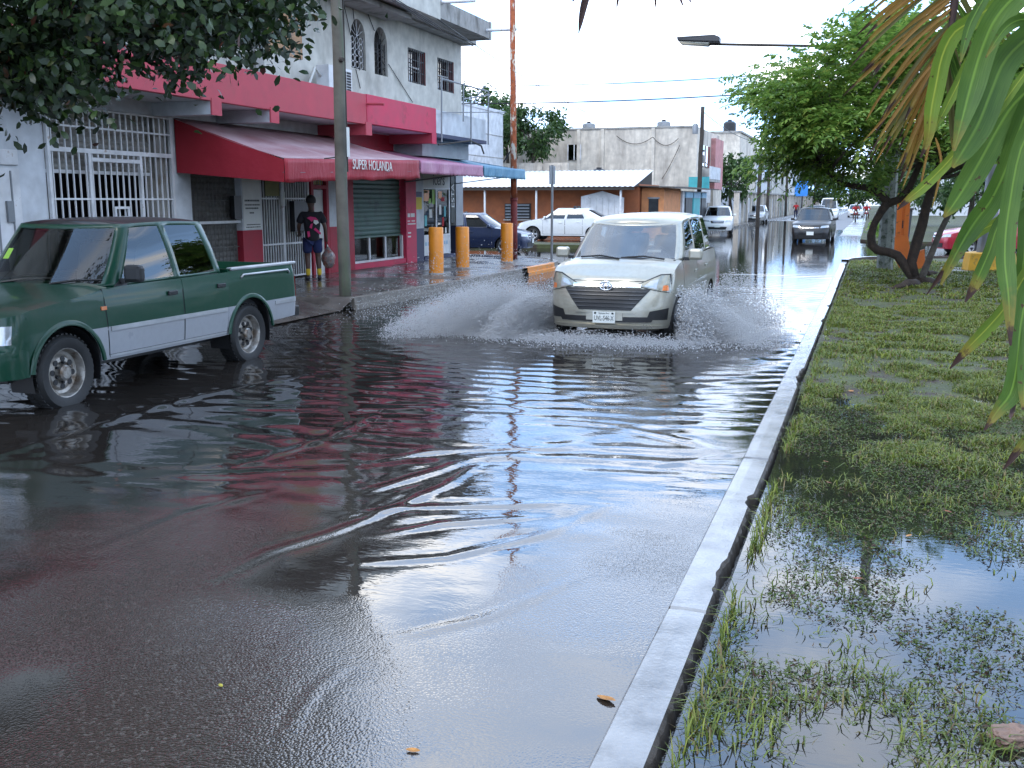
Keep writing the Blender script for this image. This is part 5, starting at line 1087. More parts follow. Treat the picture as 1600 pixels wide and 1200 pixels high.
def tapered(name, label, x, y, z0, h, r0, r1, m, cat='pole', lean=(0, 0), knots=0, parts=()):
    t = thing(name, label, cat, (x, y, z0)); n = 14; rr = random.Random(int(x * 100))
    path = [(lean[0] * k / n + 0.012 * math.sin(k * 1.3), lean[1] * k / n + 0.012 * math.cos(k * 1.7), -0.3 + (h + 0.3) * k / n) for k in range(n + 1)]
    part('shaft', MB().tube(path, [r0 + (r1 - r0) * k / n for k in range(n + 1)], 16), m, t, smooth=True); return t
wp = gz(539, 464, 0.18)
t = tapered('utility_pole', 'weathered wooden utility pole at the kerb beside the pickup', wp[0], wp[1], 0.15, 9.0, 0.108, 0.085, M['wood_pole'])
part('knot', MB().tube([(0.08, -0.06, 4.05), (0.135, -0.08, 4.05)], [0.05, 0.035], 10), M['wood_dark'], t); part('stub', MB().cyl((-0.05, 0.0, 2.45), (-0.3, -0.05, 2.42), 0.012, n=6), M['dark_metal'], t)
part('conduit', MB().tube([(0.06, 0.10, 2.2), (0.06, 0.115, 8.5)], 0.022, 6), M['wood_dark'], t)
part('paper_strip', MB().box(0.10, 0.108, 0.03, 0.13, 2.45, 2.95), M['paper'], t)
rp = gz(803, 404, 0.2)
t = thing('rusty_pole', 'tall rusty steel pole with peeling pale paint at the corner', 'pole', (rp[0], rp[1], 0.2))
part('lower_shaft', MB().tube([(0, 0, -0.2), (0, 0, 1.7)], [0.105, 0.095], 16), M['rust_dark'], t, smooth=True)
part('shaft', MB().tube([(0, 0, 1.702), (-0.02, 0, 4), (-0.05, 0, 8), (-0.08, 0, 11)], [0.094, 0.088, 0.075, 0.065], 16), M['rust'], t, smooth=True)
part('collar', MB().lathe([(0.1, 1.66), (0.112, 1.66), (0.112, 1.74), (0.1, 1.74)], 16), M['rust_dark'], t)
part('brace', MB().tube([(-0.08, 0.02, 3.1), (-0.35, 0.1, 2.75)], 0.02, 6), M['dark_metal'], t)
sp_ = gz(862, 408, 0.2)
t = thing('sign_pole', 'thin grey metal pole with an edge-on sign beside the orange kerb', 'pole', (sp_[0], sp_[1], 0.2))
part('tube', MB().cyl((0, 0, -0.1), (0, 0, 2.62), 0.035, n=10), M['grey_metal'], t, smooth=40)
part('sign_plate', MB().box(-0.012, 0.012, -0.25, 0.25, 2.1, 2.6), M['grey_metal'], t)
# ================================================================ ORANGE HOUSE and the blocks behind
E0 = gy(735, 297, 46); E1 = gy(985, 291, 46)
h = thing('orange_house', 'low orange house with white sheet-metal roof across the cross street', 'house', (-14, 46, 0.14), world=True)
xw0, xw1 = -24.0, -10.15
part('wall', MB().box(xw0, xw1, 47.2, 52, 0.1, 2.62), M['orange_wall'], h)
rf = MB(); rows = []
for x in np.arange(-24.5, -10.1, 0.06):
    dz = 0.018 * math.sin(x * 2 * math.pi / 0.24); rows.append([(x, 45.9, 2.50 + dz), (x, 48.2, 2.94 + dz), (x, 50.2, 3.33 + dz)])
rf.grid(rows); o = part('roof', rf, simple('sheet_white', (0.72, 0.73, 0.74), 0.4, 0.0, var=0.1, kind='World', stain=(0.45, 0.40, 0.34), stain_scale=1.5, stain_lo=0.6), h, smooth=True); o.modifiers.new('thick', 'SOLIDIFY').thickness = 0.01
part('gable', MB().prism([(-10.16, 46.2, 2.5), (-10.16, 50.2, 2.5), (-10.16, 50.2, 3.3)], (-0.1, 0, 0)), M['wood_dark'], h)
part('fascia_board', MB().box(-24.5, -10.1, 45.95, 46.0, 2.34, 2.46), M['wood_dark'], h)
for x in (-23, -20.2, -17.3, gy(838, 300, 46.1)[0], gy(970, 300, 46.1)[0]): part('post', MB().cyl((x, 46.1, 0.1), (x, 46.1, 2.48), 0.05, n=10), M['white_metal'], h, smooth=40)
a_, b_ = gy(789, 318, 47.15), gy(829, 342, 47.15)
w = part('window', MB().box(a_[0], b_[0], 47.12, 47.19, b_[2], a_[2]), M['dark_interior'], h)
for k in range(5):
    z = b_[2] + (k + .5) * (a_[2] - b_[2]) / 5; sub('louvre', MB().box(a_[0] + .05, b_[0] - .05, 47.06, 47.11, z - .03, z + .03), M['grey_metal'], w)
sub('sill', MB().box(a_[0] - .05, b_[0] + .05, 47.05, 47.2, b_[2] - .08, b_[2] - .02), M['concrete'], w)
w = part('window', MB().box(-20.4, -19.3, 47.12, 47.19, 0.9, 1.8), M['dark_interior'], h); sub('sill', MB().box(-20.45, -19.25, 47.05, 47.2, 0.8, 0.88), M['concrete'], w)
a_, b_ = gy(908, 299, 46.6), gy(974, 340, 46.6)
o = part('garage_door', MB().prism([(a_[0], 46.6, 0.14), (b_[0], 46.6, 0.14), (b_[0], 46.6, 2.0), ((a_[0] + b_[0]) / 2, 46.6, 2.3), (a_[0], 46.6, 2.05)], (0, 0.08, 0)), M['white_metal'], h)
for k in range(7):
    x = a_[0] + (k + .5) * (b_[0] - a_[0]) / 7; sub('panel_rib', MB().box(x - .015, x + .015, 46.57, 46.598, 0.2, 2.0), M['white_metal'], o)
# annexe with tin lean-to right of the orange house
h = thing('orange_annexe', 'small orange annexe with flat tin roof right of the orange house', 'house', (-9.8, 50, 0.14), world=True)
part('wall', MB().box(-10.1, -9.05, 47.6, 52, 0.1, 2.45), simple('peach_wall', (0.52, 0.22, 0.09), 0.8, kind='World'), h)
w = part('window', MB().box(-9.75, -9.3, 47.56, 47.61, 1.2, 1.95), M['glass_dark'], h); sub('frame', MB().box(-9.8, -9.25, 47.54, 47.58, 1.95, 2.02).box(-9.8, -9.25, 47.54, 47.58, 1.12, 1.19), M['grey_metal'], w)
part('shop_wall', MB().box(-9.9, -8.95, 52.01, 60, 0.1, 2.35), M['plaster_white'], h)
for ya, yb, mm in ((52.6, 54.6, 'dark_metal'), (55, 57.2, 'teal_paint'), (57.8, 59.4, 'dark_metal')):
    d = part('door', MB().box(-8.94, -8.88, ya, yb, 0.14, 2.0), M[mm], h); sub('sign', MB().box(-8.93, -8.86, ya, yb, 2.02, 2.3), M['pale_blue'], d)
rf = MB(); rf.prism([(-10.2, 47.2, 2.5), (-8.5, 47.2, 2.42), (-8.3, 60.3, 2.45), (-10.2, 60.3, 2.62)], (0, 0, 0.05)); part('roof', rf, M['wood_dark'], h)
# big stained white building
h = thing('stained_building', 'large stained white two-storey building with blank side wall', 'building', (-15, 62, 0.14), world=True)
bt = gy(1090, 198, 62)[2]; bx = gy(1090, 198, 62)[0]
part('wall', MB().box(-22, bx, 62, 71.2, 0.1, bt), M['plaster_old'], h)
part('left_wing', MB().box(-27, -22.002, 61.6, 72, 0.1, gy(815, 235, 61.6)[2]), M['plaster_old'], h)
part('parapet', MB().box(-22.05, bx + 0.06, 61.94, 62.0, bt - 0.02, bt + 0.08), M['concrete'], h)
for x in (904, 941, 1020): q = gy(x, 250, 61.98); part('rib', MB().box(q[0] - .1, q[0] + .1, 61.9, 61.998, 0.1, bt - .02), M['plaster_old'], h)
a_, b_ = gy(888, 226, 61.9), gy(906, 250, 61.9)
w = part('window', MB().box(a_[0], b_[0], 61.93, 61.997, b_[2], a_[2]), M['glass_dark'], h); sub('frame', MB().box(a_[0] - .05, a_[0], 61.88, 61.99, b_[2], a_[2]).box(b_[0], b_[0] + .05, 61.88, 61.99, b_[2], a_[2]).box((a_[0] + b_[0]) / 2 - .03, (a_[0] + b_[0]) / 2 + .03, 61.9, 61.99, b_[2], a_[2]), M['white_metal'], w)
mb = MB()
for (xa, xb, y) in ((963, 1020, 212), (1020, 1060, 214)): mb = MB(); cable(mb, gy(xa, y, 61.9), gy(xb, y + 2, 61.9), 0.45, 0.018); part('wall_cable', mb, M['wood_dark'], h)
mb = MB(); cable(mb, gy(1062, 227, 61.9), gy(1034, 280, 61.9), 0.1, 0.018); part('wall_cable', mb, M['wood_dark'], h)
for k, (ya, yb) in enumerate(((63, 64.6), (65.2, 67))):
    w = part('window', MB().box(bx + 0.002, bx + 0.05, ya, yb, 3.9, 5.2), M['glass_dark'], h); d = part('door', MB().box(bx + 0.002, bx + 0.04, ya, yb, 0.14, 2.4), M['shutter_dark'], h)
part('balcony', MB().box(bx + 0.003, bx + 0.7, 63, 67.3, 3.0, 3.15), M['concrete'], h); part('balcony_rail', MB().box(bx + 0.62, bx + 0.7, 63, 67.3, 3.16, 3.9), M['plaster_white'], h)
part('pink_wall', MB().box(bx - 3, bx + 0.3, 67.6, 71.25, 2.6, gy(1112, 218, 69)[2]), M['pink_wall'], h)
part('base_wall', MB().box(bx - 3, bx + 0.26, 67.5, 71.22, 0.14, 2.59), M['plaster_old'], h)
sg_ = gy(1085, 290, 61.5)
part('sign_board', MB().box(sg_[0] - .3, sg_[0] + .9, 61.2, 61.3, sg_[2] - .2, sg_[2] + .5), M['teal_paint'], h); part('sign_panel', MB().box(sg_[0] + .1, sg_[0] + 1.0, 61.15, 61.19, sg_[2] - 1.0, sg_[2] - .25), M['plaster_white'], h)
for k, px_ in enumerate((863, 920, 1037)):
    q = gy(px_, 200, 64); t = thing('roof_tank', ['dark tank on the left of the stained building roof', 'dark tank in the middle of the stained building roof', 'dark box tank on the right of the stained building roof'][k], 'tank', (q[0], 64, bt), group='tanks on the stained building')
    part('vessel', MB().lathe([(0, 0), (0.4, 0), (0.42, 0.1), (0.42, 0.42), (0.3, 0.5), (0, 0.52)], 14), M['grey_metal'], t, smooth=40); part('lid', MB().lathe([(0.12, 0.5), (0.14, 0.6), (0, 0.62)], 10), M['black_plastic'], t)
q = gy(936, 267, 52.5); t = thing('water_tank', 'black round water tank behind the white metal roof', 'tank', (q[0], 52.5, 2.35))
part('vessel', MB().lathe([(0, 0), (0.42, 0), (0.44, 0.1), (0.40, 0.3), (0.44, 0.5), (0.40, 0.7), (0.44, 0.9), (0.3, 1.08), (0.14, 1.14), (0.14, 1.2), (0, 1.2)], 20), M['black_plastic'], t, smooth=40); part('stand', MB().box(-.5, .5, -.5, .5, -2.2, 0), M['plaster_old'], t)
# white house behind, left of the trees
h = thing('white_house', 'plain white two-storey house behind the blue awning', 'house', (-21, 50, 0.14), world=True)
zt = gy(787, 178, 56)[2]; part('wall', MB().box(-30, -19.9, 47, 56, 0.1, zt), M['plaster_white'], h); part('roof_slab', MB().box(-30.1, -19.85, 46.9, 56.1, zt + .002, zt + .15), M['plaster_white'], h)
for z in (4.2, 5.4): part('mortar_band', MB().box(-19.9, -19.88, 47, 56, z, z + .04), M['concrete'], h)
h = thing('grey_block_wall', 'stained grey yard wall below the trees right of rusty pole', 'wall', (-19, 57.5, 0.14), world=True)
part('wall', MB().box(-24, -16.5, 57.4, 57.7, 0.1, 4.0), M['plaster_old'], h)
for k in range(7): part('pier', MB().box(-23.8 + k * 1.1, -23.5 + k * 1.1, 57.3, 57.398, 0.1, 3.9), M['plaster_old'], h)
# row of low walls, gates and houses further up on the left
def row_house(name, label, y0, y1, zt, m, gates, x=-9.9, depth=9, windows=()):
    h = thing(name, label, 'house', (x, (y0 + y1) / 2, 0.14), world=True)
    part('wall', MB().box(x - depth, x - 2.2, y0, y1, 0.1, zt), m, h); part('roof_slab', MB().box(x - depth - .1, x - 2.05, y0 - .1, y1 + .1, zt + .002, zt + .18), M['concrete'], h)
    n = max(2, int((y1 - y0) / 2.6))
    for k in range(n + 1):
        y = y0 + (y1 - y0) * k / n; part('gate_pier', MB().box(x - .2, x + .2, y - .2, y + .2, 0.1, 2.5), M['plaster_old'], h)
        if k < n:
            d = part('gate', MB().box(x - .05, x + .02, y + .22, y + (y1 - y0) / n - .22, 0.14, 2.1), M[gates[k % len(gates)]], h)
            for q in range(4): yy = y + .35 + q * ((y1 - y0) / n - .7) / 3; sub('bar', MB().box(x + .03, x + .06, yy - .03, yy + .03, 0.2, 2.05), M['white_metal'], d)
    part('coping', MB().box(x - .25, x + .26, y0 - .25, y1 + .25, 2.502, 2.62), M['concrete'], h)
    for (ya, yb, za, zb) in windows:
        w = part('window', MB().box(x - 2.19, x - 2.12, ya, yb, za, zb), M['glass_dark'], h); sub('sill', MB().box(x - 2.19, x - 2.05, ya - .1, yb + .1, za - .1, za - .01), M['concrete'], w)
    for k in range(int((zt - 2) // 3)): w = part('window', MB().box(x - depth + 2, x - depth + 3.4, y0 - .05, y0 - .002, 3.8, 5.0), M['glass_dark'], h)
row_house('row_house', 'low walled house with pale gates just past the dark street tree', 82, 100, 3.4, M['plaster_white'], ('white_metal', 'shutter_grey'), windows=((84, 86, 1.2, 2.6),))
row_house('row_house', 'two-storey cream house beyond the far wooden pole', 101, 116, 8.2, M['plaster_old'], ('shutter_dark', 'white_metal'), windows=((103, 105, 4.6, 6.0), (108, 110, 4.6, 6.0)))
row_house('row_house', 'pale two-storey house with blue sign further up the left side', 117, 134, 7.0, M['plaster_white'], ('shutter_dark', 'teal_paint'), windows=((119, 122, 4.2, 5.6), (126, 129, 4.2, 5.6)))
row_house('row_house', 'grey house far up the left side of the street', 136, 165, 6.4, M['plaster_upper'], ('shutter_dark', 'white_metal'), windows=((140, 143, 4.2, 5.6), (150, 153, 4.2, 5.6)))
row_house('row_house', 'last pale house at the far end of the left side', 168, 215, 7.5, M['plaster_white'], ('shutter_dark', 'red_dark'), windows=((172, 176, 4.2, 5.6), (186, 190, 4.2, 5.6)))
q = gy(1252, 297, 110); t = thing('street_sign', 'bright blue rectangular street sign far up the left side', 'sign', (q[0], 110, 0.14))
part('post', MB().cyl((0, 0.05, 0), (0, 0.05, q[2] + .6), 0.06, n=8), M['grey_metal'], t); part('plate', MB().box(-.65, .65, -.05, 0, q[2] - .75, q[2] + .75), M['blue_sign'], t)
q = gy(1173, 240, 112); t = thing('roof_tank', 'black tank on the cream house beyond the far pole', 'tank', (-13.5, 104, 8.38)); part('vessel', MB().lathe([(0, 0), (0.6, 0), (0.62, 0.2), (0.62, 0.9), (0.4, 1.1), (0, 1.15)], 14), M['black_plastic'], t, smooth=40); part('lid', MB().lathe([(0.2, 1.1), (0.2, 1.25), (0, 1.27)], 10), M['black_plastic'], t)
# right side of the street beyond the crossing
h = thing('pale_building', 'pale low building behind the red car on the right', 'building', (16, 70, 0.1), world=True)
part('wall', MB().box(7, 40, 72, 82, 0.05, 4.4), M['plaster_white'], h); part('roof_slab', MB().box(6.8, 40.2, 71.7, 82.2, 4.402, 4.6), M['concrete'], h)
for k in range(7): w = part('window', MB().box(8.5 + k * 4, 10.3 + k * 4, 71.93, 71.99, 1.2, 2.8), M['glass_dark'], h); sub('sill', MB().box(8.4 + k * 4, 10.4 + k * 4, 71.85, 71.995, 1.05, 1.18), M['concrete'], w)
h = thing('far_building', 'pale building far up the right side of the street', 'building', (8, 150, 0.1), world=True)
part('wall', MB().box(3, 14, 135, 160, 0.05, 6.5), M['plaster_white'], h); part('roof_slab', MB().box(2.9, 14.2, 134.8, 160.2, 6.502, 6.7), M['concrete'], h)
for k in range(5): w = part('window', MB().box(2.93, 2.99, 137 + k * 4.4, 139 + k * 4.4, 3.6, 5.0), M['glass_dark'], h)
h = thing('low_wall', 'low stained wall along the right verge beyond the crossing', 'wall', (0.4, 60, 0.1), world=True)
part('wall', MB().box(0.3, 0.55, 54, 72, 0.05, 0.75), M['concrete'], h)
for k in range(7): part('pier', MB().box(0.24, 0.61, 54 + k * 2.9, 54.35 + k * 2.9, 0.05, 1.1), M['concrete'], h)
# ================================================================ poles, wires and lamp
def upole(label, x, y, z0, h, lean=(0, 0), arm=True):
    t = tapered('utility_pole', label, x, y, z0, h, 0.15, 0.11, M['wood_dark'], lean=lean)
    if arm: part('crossarm', MB().box(-.5, .5, -.05, .05, h - .7, h - .58), M['wood_dark'], t); part('insulator', MB().lathe([(0, 0), (.05, 0), (.06, .1), (0, .12)], 8, (.4, 0, h - .57)), M['grey_metal'], t)
    part('transformer', MB().lathe([(0, 0), (.16, 0), (.16, .5), (.1, .58), (0, .6)], 10, (-.3, 0, h - 1.5)), M['grey_metal'], t, smooth=40)
    return t
q = gy(1090, 345, 60.5); zt = gy(1096, 168, 60.5)[2]; upole('dark wooden pole at the corner of the stained building', q[0], 60.5, 0.14, zt - .1, (0.1, 0), False)
q = gy(1181, 350, 76); zt = gy(1182, 220, 76)[2]; upole('dark wooden pole standing at the flooded left kerb beyond the white hatchback', q[0] + .1, 76, 0.0, zt, (0.05, 0))
for k, y in enumerate((100, 122, 150)): upole(['first', 'second', 'third'][k] + ' distant wooden pole along the left kerb past the cream house', -9.2, y, 0.14, 7.5)
lp = gz(1382, 423, 0.05); ly = lp[1]; lx = lp[0]
t = thing('lamp_post', 'mottled grey concrete lamp post with long arm over the street', 'lamp post', (lx, ly, 0.0), world=True)
part('shaft', MB().tube([(lx, ly, -0.1), (lx, ly, 9.0)], [0.21, 0.125], 8), M['pole_concrete'], t)
a0, a1, a2 = gy(1281, 72, ly), gy(1122, 68, ly), gy(1060, 66, ly)
part('arm', MB().tube([(lx, ly, a0[2] - 0.10), tuple(a0), tuple(a1 - np.array((0.3, 0, 0)))], 0.035, 8), M['wood_dark'], t, smooth=True)
hd = part('lamp_head', MB().prism([(a1[0] + .05, ly - .16, a1[2] + .03), (a2[0], ly - .18, a2[2] + .02), (a2[0] - .02, ly - .18, a2[2] + .12), (a1[0] - .1, ly - .14, a1[2] + .22), (a1[0] + .05, ly - .12, a1[2] + .16)], (0, .34, 0)), M['dark_metal'], t, bevel=0.02)
sub('lens', MB().prism([(a1[0] - .2, ly - .13, a1[2] + .02), (a2[0] + .03, ly - .14, a2[2] + .012), (a2[0] + .08, ly - .1, a2[2] - .07), (a1[0] - .25, ly - .1, a1[2] - .06)], (0, .26, 0)), M['headlamp'], hd, bevel=0.02)
def wire(label, p0, p1, sag, r=0.013, grp='overhead wires'):
    mb = MB(); cable(mb, p0, p1, sag, r, 24); o = link('overhead_wire', mb.mesh('overhead_wire', True), M['black_plastic']); tag(o, label, 'wire', grp)
top = Vector((lx, ly, 8.2))
wire('upper thin wire crossing the white sky above the stained building', gy(742, 134, 31), gy(1300, 108, ly), 0.12)
wire('lower thin wire crossing the white sky above the stained building', gy(720, 162, 31), gy(1300, 138, ly), 0.10, 0.018)
wire('slack wire slanting down from the shop roof towards the stained building', gx(684, 30, -10.5), gy(960, 195, 58), 0.25, 0.014)
wire('wire hanging down from the far wooden pole beside the cream house', gy(1184, 240, 76), gy(1240, 300, 110), 0.9, 0.025)
wire('wire running up the street between the two dark wooden poles', gy(1096, 172, 60.5), gy(1182, 222, 76), 0.3, 0.02)
# ================================================================ RIGHT CORNER: orange steel post, planter base, cabinet
q = gz(1408, 419, 0.06)
t = thing('orange_steel_post', 'orange steel twin-channel post with flared foot behind the crooked tree', 'post', (q[0], q[1], 0.03))
part('upright', MB().box(-.20, -.07, -.06, .06, 0.9, 2.05), M['orange_steel'], t, bevel=0.008); part('upright', MB().box(.0, .12, -.05, .05, 0.9, 2.05), M['orange_steel'], t, bevel=0.008)
part('web', MB().box(-.07, .0, -.03, .03, 0.9, 2.05), M['orange_steel'], t); part('slot', MB().box(-.05, -.02, -.034, -.031, 1.1, 1.3), M['dark_metal'], t)
part('flared_foot', MB().prism([(-.20, -.05, .9), (.12, -.05, .9), (.30, -.05, 0), (-.02, -.05, 0), (-.36, -.05, .55)], (0, .1, 0)), M['orange_steel'], t, bevel=0.008); part('top_cap', MB().box(-.24, .16, -.09, .09, 2.052, 2.16), M['dark_metal'], t)
part('brace', MB().prism([(.35, -.04, 0), (.62, -.04, 0), (.55, -.04, .55), (.42, -.04, .5)], (0, .08, 0)), M['orange_steel'], t)
q = gz(1545, 424, 0.06)
t = thing('lamp_column', 'yellow concrete base carrying a grey column, behind the palm leaves', 'lamp post', (q[0], q[1], 0.03))
part('base', MB().lathe([(0, 0), (.62, 0), (.66, .08), (.60, .5), (.56, .52), (0, .52)], 10), M['yellow_paint'], t, smooth=30); part('plinth', MB().box(-1.1, 1.1, -.9, .9, -.06, .06), M['concrete'], t)
part('column', MB().tube([(-.1, 0, .52), (-.06, 0, 3.0)], [.24, .16], 10), M['grey_metal'], t, smooth=40)
q = gz(1404, 372, 0.1); t = thing('waste_container', 'dark waste container standing beyond the crossing behind the orange post', 'container', (gy(1402, 360, 49.5)[0], 49.5, 0.1))
part('body', MB().prism([(-.55, -.4, 0.1), (.5, -.4, 0.1), (.58, -.4, 1.35), (-.62, -.4, 1.35)], (0, .8, 0)), M['dark_metal'], t, bevel=0.03); part('lid', MB().box(-.66, .62, -.45, .45, 1.352, 1.45), M['black_plastic'], t, bevel=0.02)
for x in (-.4, .4): part('wheel', MB().lathe([(0, -.03), (.1, -.03), (.1, .03), (0, .03)], 12, (x, -.42, .1), 'y'), M['rubber'], t)
q = gz(1585, 1150, 0.02)
bm = bmesh.new(); bmesh.ops.create_icosphere(bm, subdivisions=4, radius=1)
for v in bm.verts:
    c = v.co; s_ = 1 / max(abs(c.x), abs(c.y), abs(c.z)) ** .6; n_ = float(noise2([c.x * 1.7 + 5 + c.z], [c.y * 1.7 + c.z * 2 + 9], 71, 2.2, 4)[0]) - .5
    k = s_ * (1 + .55 * n_); v.co = (c.x * .085 * k, c.y * .05 * k, c.z * .036 * k)
me = bpy.data.meshes.new('stone_block'); bm.to_mesh(me); bm.free(); o = link('stone_block', me, M['stone']); o.location = (q[0], q[1], 0.012); o.rotation_euler = (0.1, 0.05, 0.5); tag(o, 'reddish broken stone lying in the drowned grass at the lower right', 'stone')
# ================================================================ PEOPLE
def skin(name, J, edges, m, parent, sub_=2, root=None):
    """J: {joint: (x,y,z,radius)}; one continuous skinned surface"""
    ks = list(J); me = bpy.data.meshes.new(name); me.from_pydata([J[k][:3] for k in ks], [(ks.index(a), ks.index(b)) for a, b in edges], [])
    o = link(name, me, m, parent); md = o.modifiers.new('skin', 'SKIN'); md.use_smooth_shade = True; md.branch_smoothing = 0.4
    for i, k in enumerate(ks):
        sv = me.skin_vertices[0].data[i]; r = J[k][3]; sv.radius = r if hasattr(r, '__len__') else (r, r); sv.use_root = (k == (root or ks[0]))
    s_ = o.modifiers.new('sub', 'SUBSURF'); s_.levels = s_.render_levels = sub_
    return o
def chain(*a): return [(a[i], a[i + 1]) for i in range(len(a) - 1)]
q = gz(490, 437, 0.2)
per = thing('person', 'person in black T-shirt, navy shorts and yellow socks, seen from behind at the gate', 'person', (q[0], q[1], 0.2), R(128))
# local frame: faces +x, left is +y
J = dict(pelvis=(0, 0, 0.92, (0.15, 0.11)), waist=(0, 0, 1.05, (0.14, 0.10)), chest=(0.0, 0, 1.28, (0.16, 0.11)), neck0=(0.0, 0, 1.44, (0.07, 0.06)), neck1=(0.02, 0, 1.51, 0.055), head0=(0.03, 0, 1.58, (0.075, 0.085)), head1=(0.02, 0, 1.66, (0.078, 0.095)), head2=(0.01, 0, 1.725, (0.055, 0.065)),
         hipL=(0, 0.095, 0.86, 0.095), kneeL=(0.03, 0.105, 0.48, 0.062), calfL=(0.0, 0.108, 0.34, 0.06), ankL=(-0.01, 0.11, 0.09, 0.038), heelL=(0.03, 0.112, 0.045, 0.038), toeL=(0.17, 0.13, 0.03, 0.03),
         hipR=(0, -0.095, 0.86, 0.095), kneeR=(0.02, -0.115, 0.48, 0.062), calfR=(-0.01, -0.12, 0.34, 0.06), ankR=(-0.02, -0.125, 0.09, 0.038), heelR=(0.02, -0.127, 0.045, 0.038), toeR=(0.16, -0.15, 0.03, 0.03),
         shL=(0.0, 0.185, 1.385, 0.065), elL=(-0.0, 0.27, 1.13, 0.045), wrL=(0.16, 0.25, 0.98, 0.03), shR=(0.0, -0.185, 1.385, 0.065), elR=(-0.03, -0.27, 1.12, 0.045), wrR=(0.01, -0.30, 0.87, 0.03),
         palmL=(0.23, 0.24, 0.95, (0.034, 0.016)), palmR=(0.02, -0.305, 0.79, (0.016, 0.034)))
E_ = chain('pelvis', 'waist', 'chest', 'neck0', 'neck1', 'head0', 'head1', 'head2') + chain('pelvis', 'hipL', 'kneeL', 'calfL', 'ankL', 'heelL', 'toeL') + chain('pelvis', 'hipR', 'kneeR', 'calfR', 'ankR', 'heelR', 'toeR') + chain('chest', 'shL', 'elL', 'wrL', 'palmL') + chain('chest', 'shR', 'elR', 'wrR', 'palmR')
body = skin('body', J, E_, M['skin_dark'], per, 2, 'pelvis')
def fingers(side, base, dirv, spread, par):
    for k in range(5):
        L_ = (0.055, 0.075, 0.082, 0.076, 0.06)[k]; b0 = Vector(base) + Vector(spread) * (k - 2.2); d = Vector(dirv).normalized()
        if k == 0: b0 = Vector(base) - d * 0.05 + Vector(spread) * -2.6
        cv = Vector((0.012, 0, 0)) if side == 'R' else Vector((0, 0, -0.012))
        skin('finger', dict(a=tuple(b0 - d * 0.01) + (0.0095,), b=tuple(b0 + d * L_ * .5 + cv * .6) + (0.009,), c=tuple(b0 + d * L_ + cv * 2.4) + (0.0075,)), chain('a', 'b', 'c'), M['skin_dark'], par, 1)
fingers('R', (0.022, -0.306, 0.765), (0, 0, -1), (0.016, 0, 0), body); fingers('L', (0.25, 0.238, 0.945), (1, 0, -0.3), (0, 0.016, 0), body)
skin('t_shirt', dict(w=(0, 0, 0.74, (0.20, 0.165)), wa=(0, 0, 0.98, (0.21, 0.17)), c=(0, 0, 1.26, (0.215, 0.155)), n=(0.0, 0, 1.42, (0.10, 0.075)), n1=(0.005, 0, 1.462, (0.075, 0.065)), sL=(0, 0.19, 1.385, 0.088), aL=(0.0, 0.265, 1.17, 0.085), sR=(0, -0.19, 1.385, 0.088), aR=(-0.02, -0.265, 1.17, 0.085)), chain('w', 'wa', 'c', 'n', 'n1') + chain('c', 'sL', 'aL') + chain('c', 'sR', 'aR'), M['cloth_black'], per, 2, 'c')
skin('shorts', dict(p=(0, 0, 0.92, (0.17, 0.125)), hL=(0, 0.098, 0.82, 0.118), kL=(0.02, 0.112, 0.54, 0.108), hR=(0, -0.098, 0.82, 0.118), kR=(0.015, -0.118, 0.54, 0.108)), chain('p', 'hL', 'kL') + chain('p', 'hR', 'kR'), M['cloth_navy'], per, 2, 'p')
for sx, yy, xx in ((1, 0.11, -0.01), (-1, -0.125, -0.02)):
    skin('sock', dict(a=(xx, yy, 0.08, 0.05), b=(xx, yy, 0.16, 0.053), c=(xx + 0.005, yy * .98, 0.27, 0.06)), chain('a', 'b', 'c'), M['sock_yellow'], per, 2)
    skin('shoe', dict(a=(xx - 0.02, yy, 0.045, (0.05, 0.052)), b=(xx + 0.08, yy * 1.08, 0.04, (0.052, 0.045)), c=(xx + 0.19, yy * 1.18, 0.028, (0.045, 0.034))), chain('a', 'b', 'c'), M['black_plastic'], per, 2)
hair = MB(); bm = bmesh.new(); bmesh.ops.create_uvsphere(bm, u_segments=20, v_segments=14, radius=1)
bmesh.ops.delete(bm, geom=[v for v in bm.verts if v.co.z < -0.55 or (v.co.x > 0.45 and v.co.z < 0.35)], context='VERTS')
for v in bm.verts: v.co = (0.008 + v.co.x * 0.125, v.co.y * 0.108, 1.66 + v.co.z * 0.122)
me = bpy.data.meshes.new('hair'); bm.to_mesh(me); bm.free(); shade(me, True); link('hair', me, M['hair'], per)
# printed motif on the back of the shirt: abstract pink and white shapes
def motif(pts, m):
    x = -0.165; part('shirt_print', MB().prism([(x, y * 1.25, z) for y, z in pts], (-0.02, 0, 0)), m, per)
motif([(0.10, 1.30), (0.04, 1.33), (-0.05, 1.31), (-0.09, 1.25), (-0.02, 1.27), (0.02, 1.22), (0.06, 1.27)], M['magenta']); motif([(-0.02, 1.26), (-0.08, 1.25), (-0.10, 1.20), (-0.05, 1.16), (-0.01, 1.20)], M['paper'])
motif([(0.04, 1.17), (0.0, 1.19), (0.02, 1.08), (0.06, 1.10)], M['magenta']); motif([(-0.04, 1.10), (-0.01, 1.06), (-0.12, 0.95), (-0.13, 0.99)], M['magenta']); motif([(0.10, 1.02), (0.06, 1.03), (0.05, 0.92), (0.09, 0.90)], M['magenta'])
bag = thing('plastic_bag', 'translucent plastic bag hanging from the right hand of the person', 'bag', (per.location.x, per.location.y, 0.2), R(128))
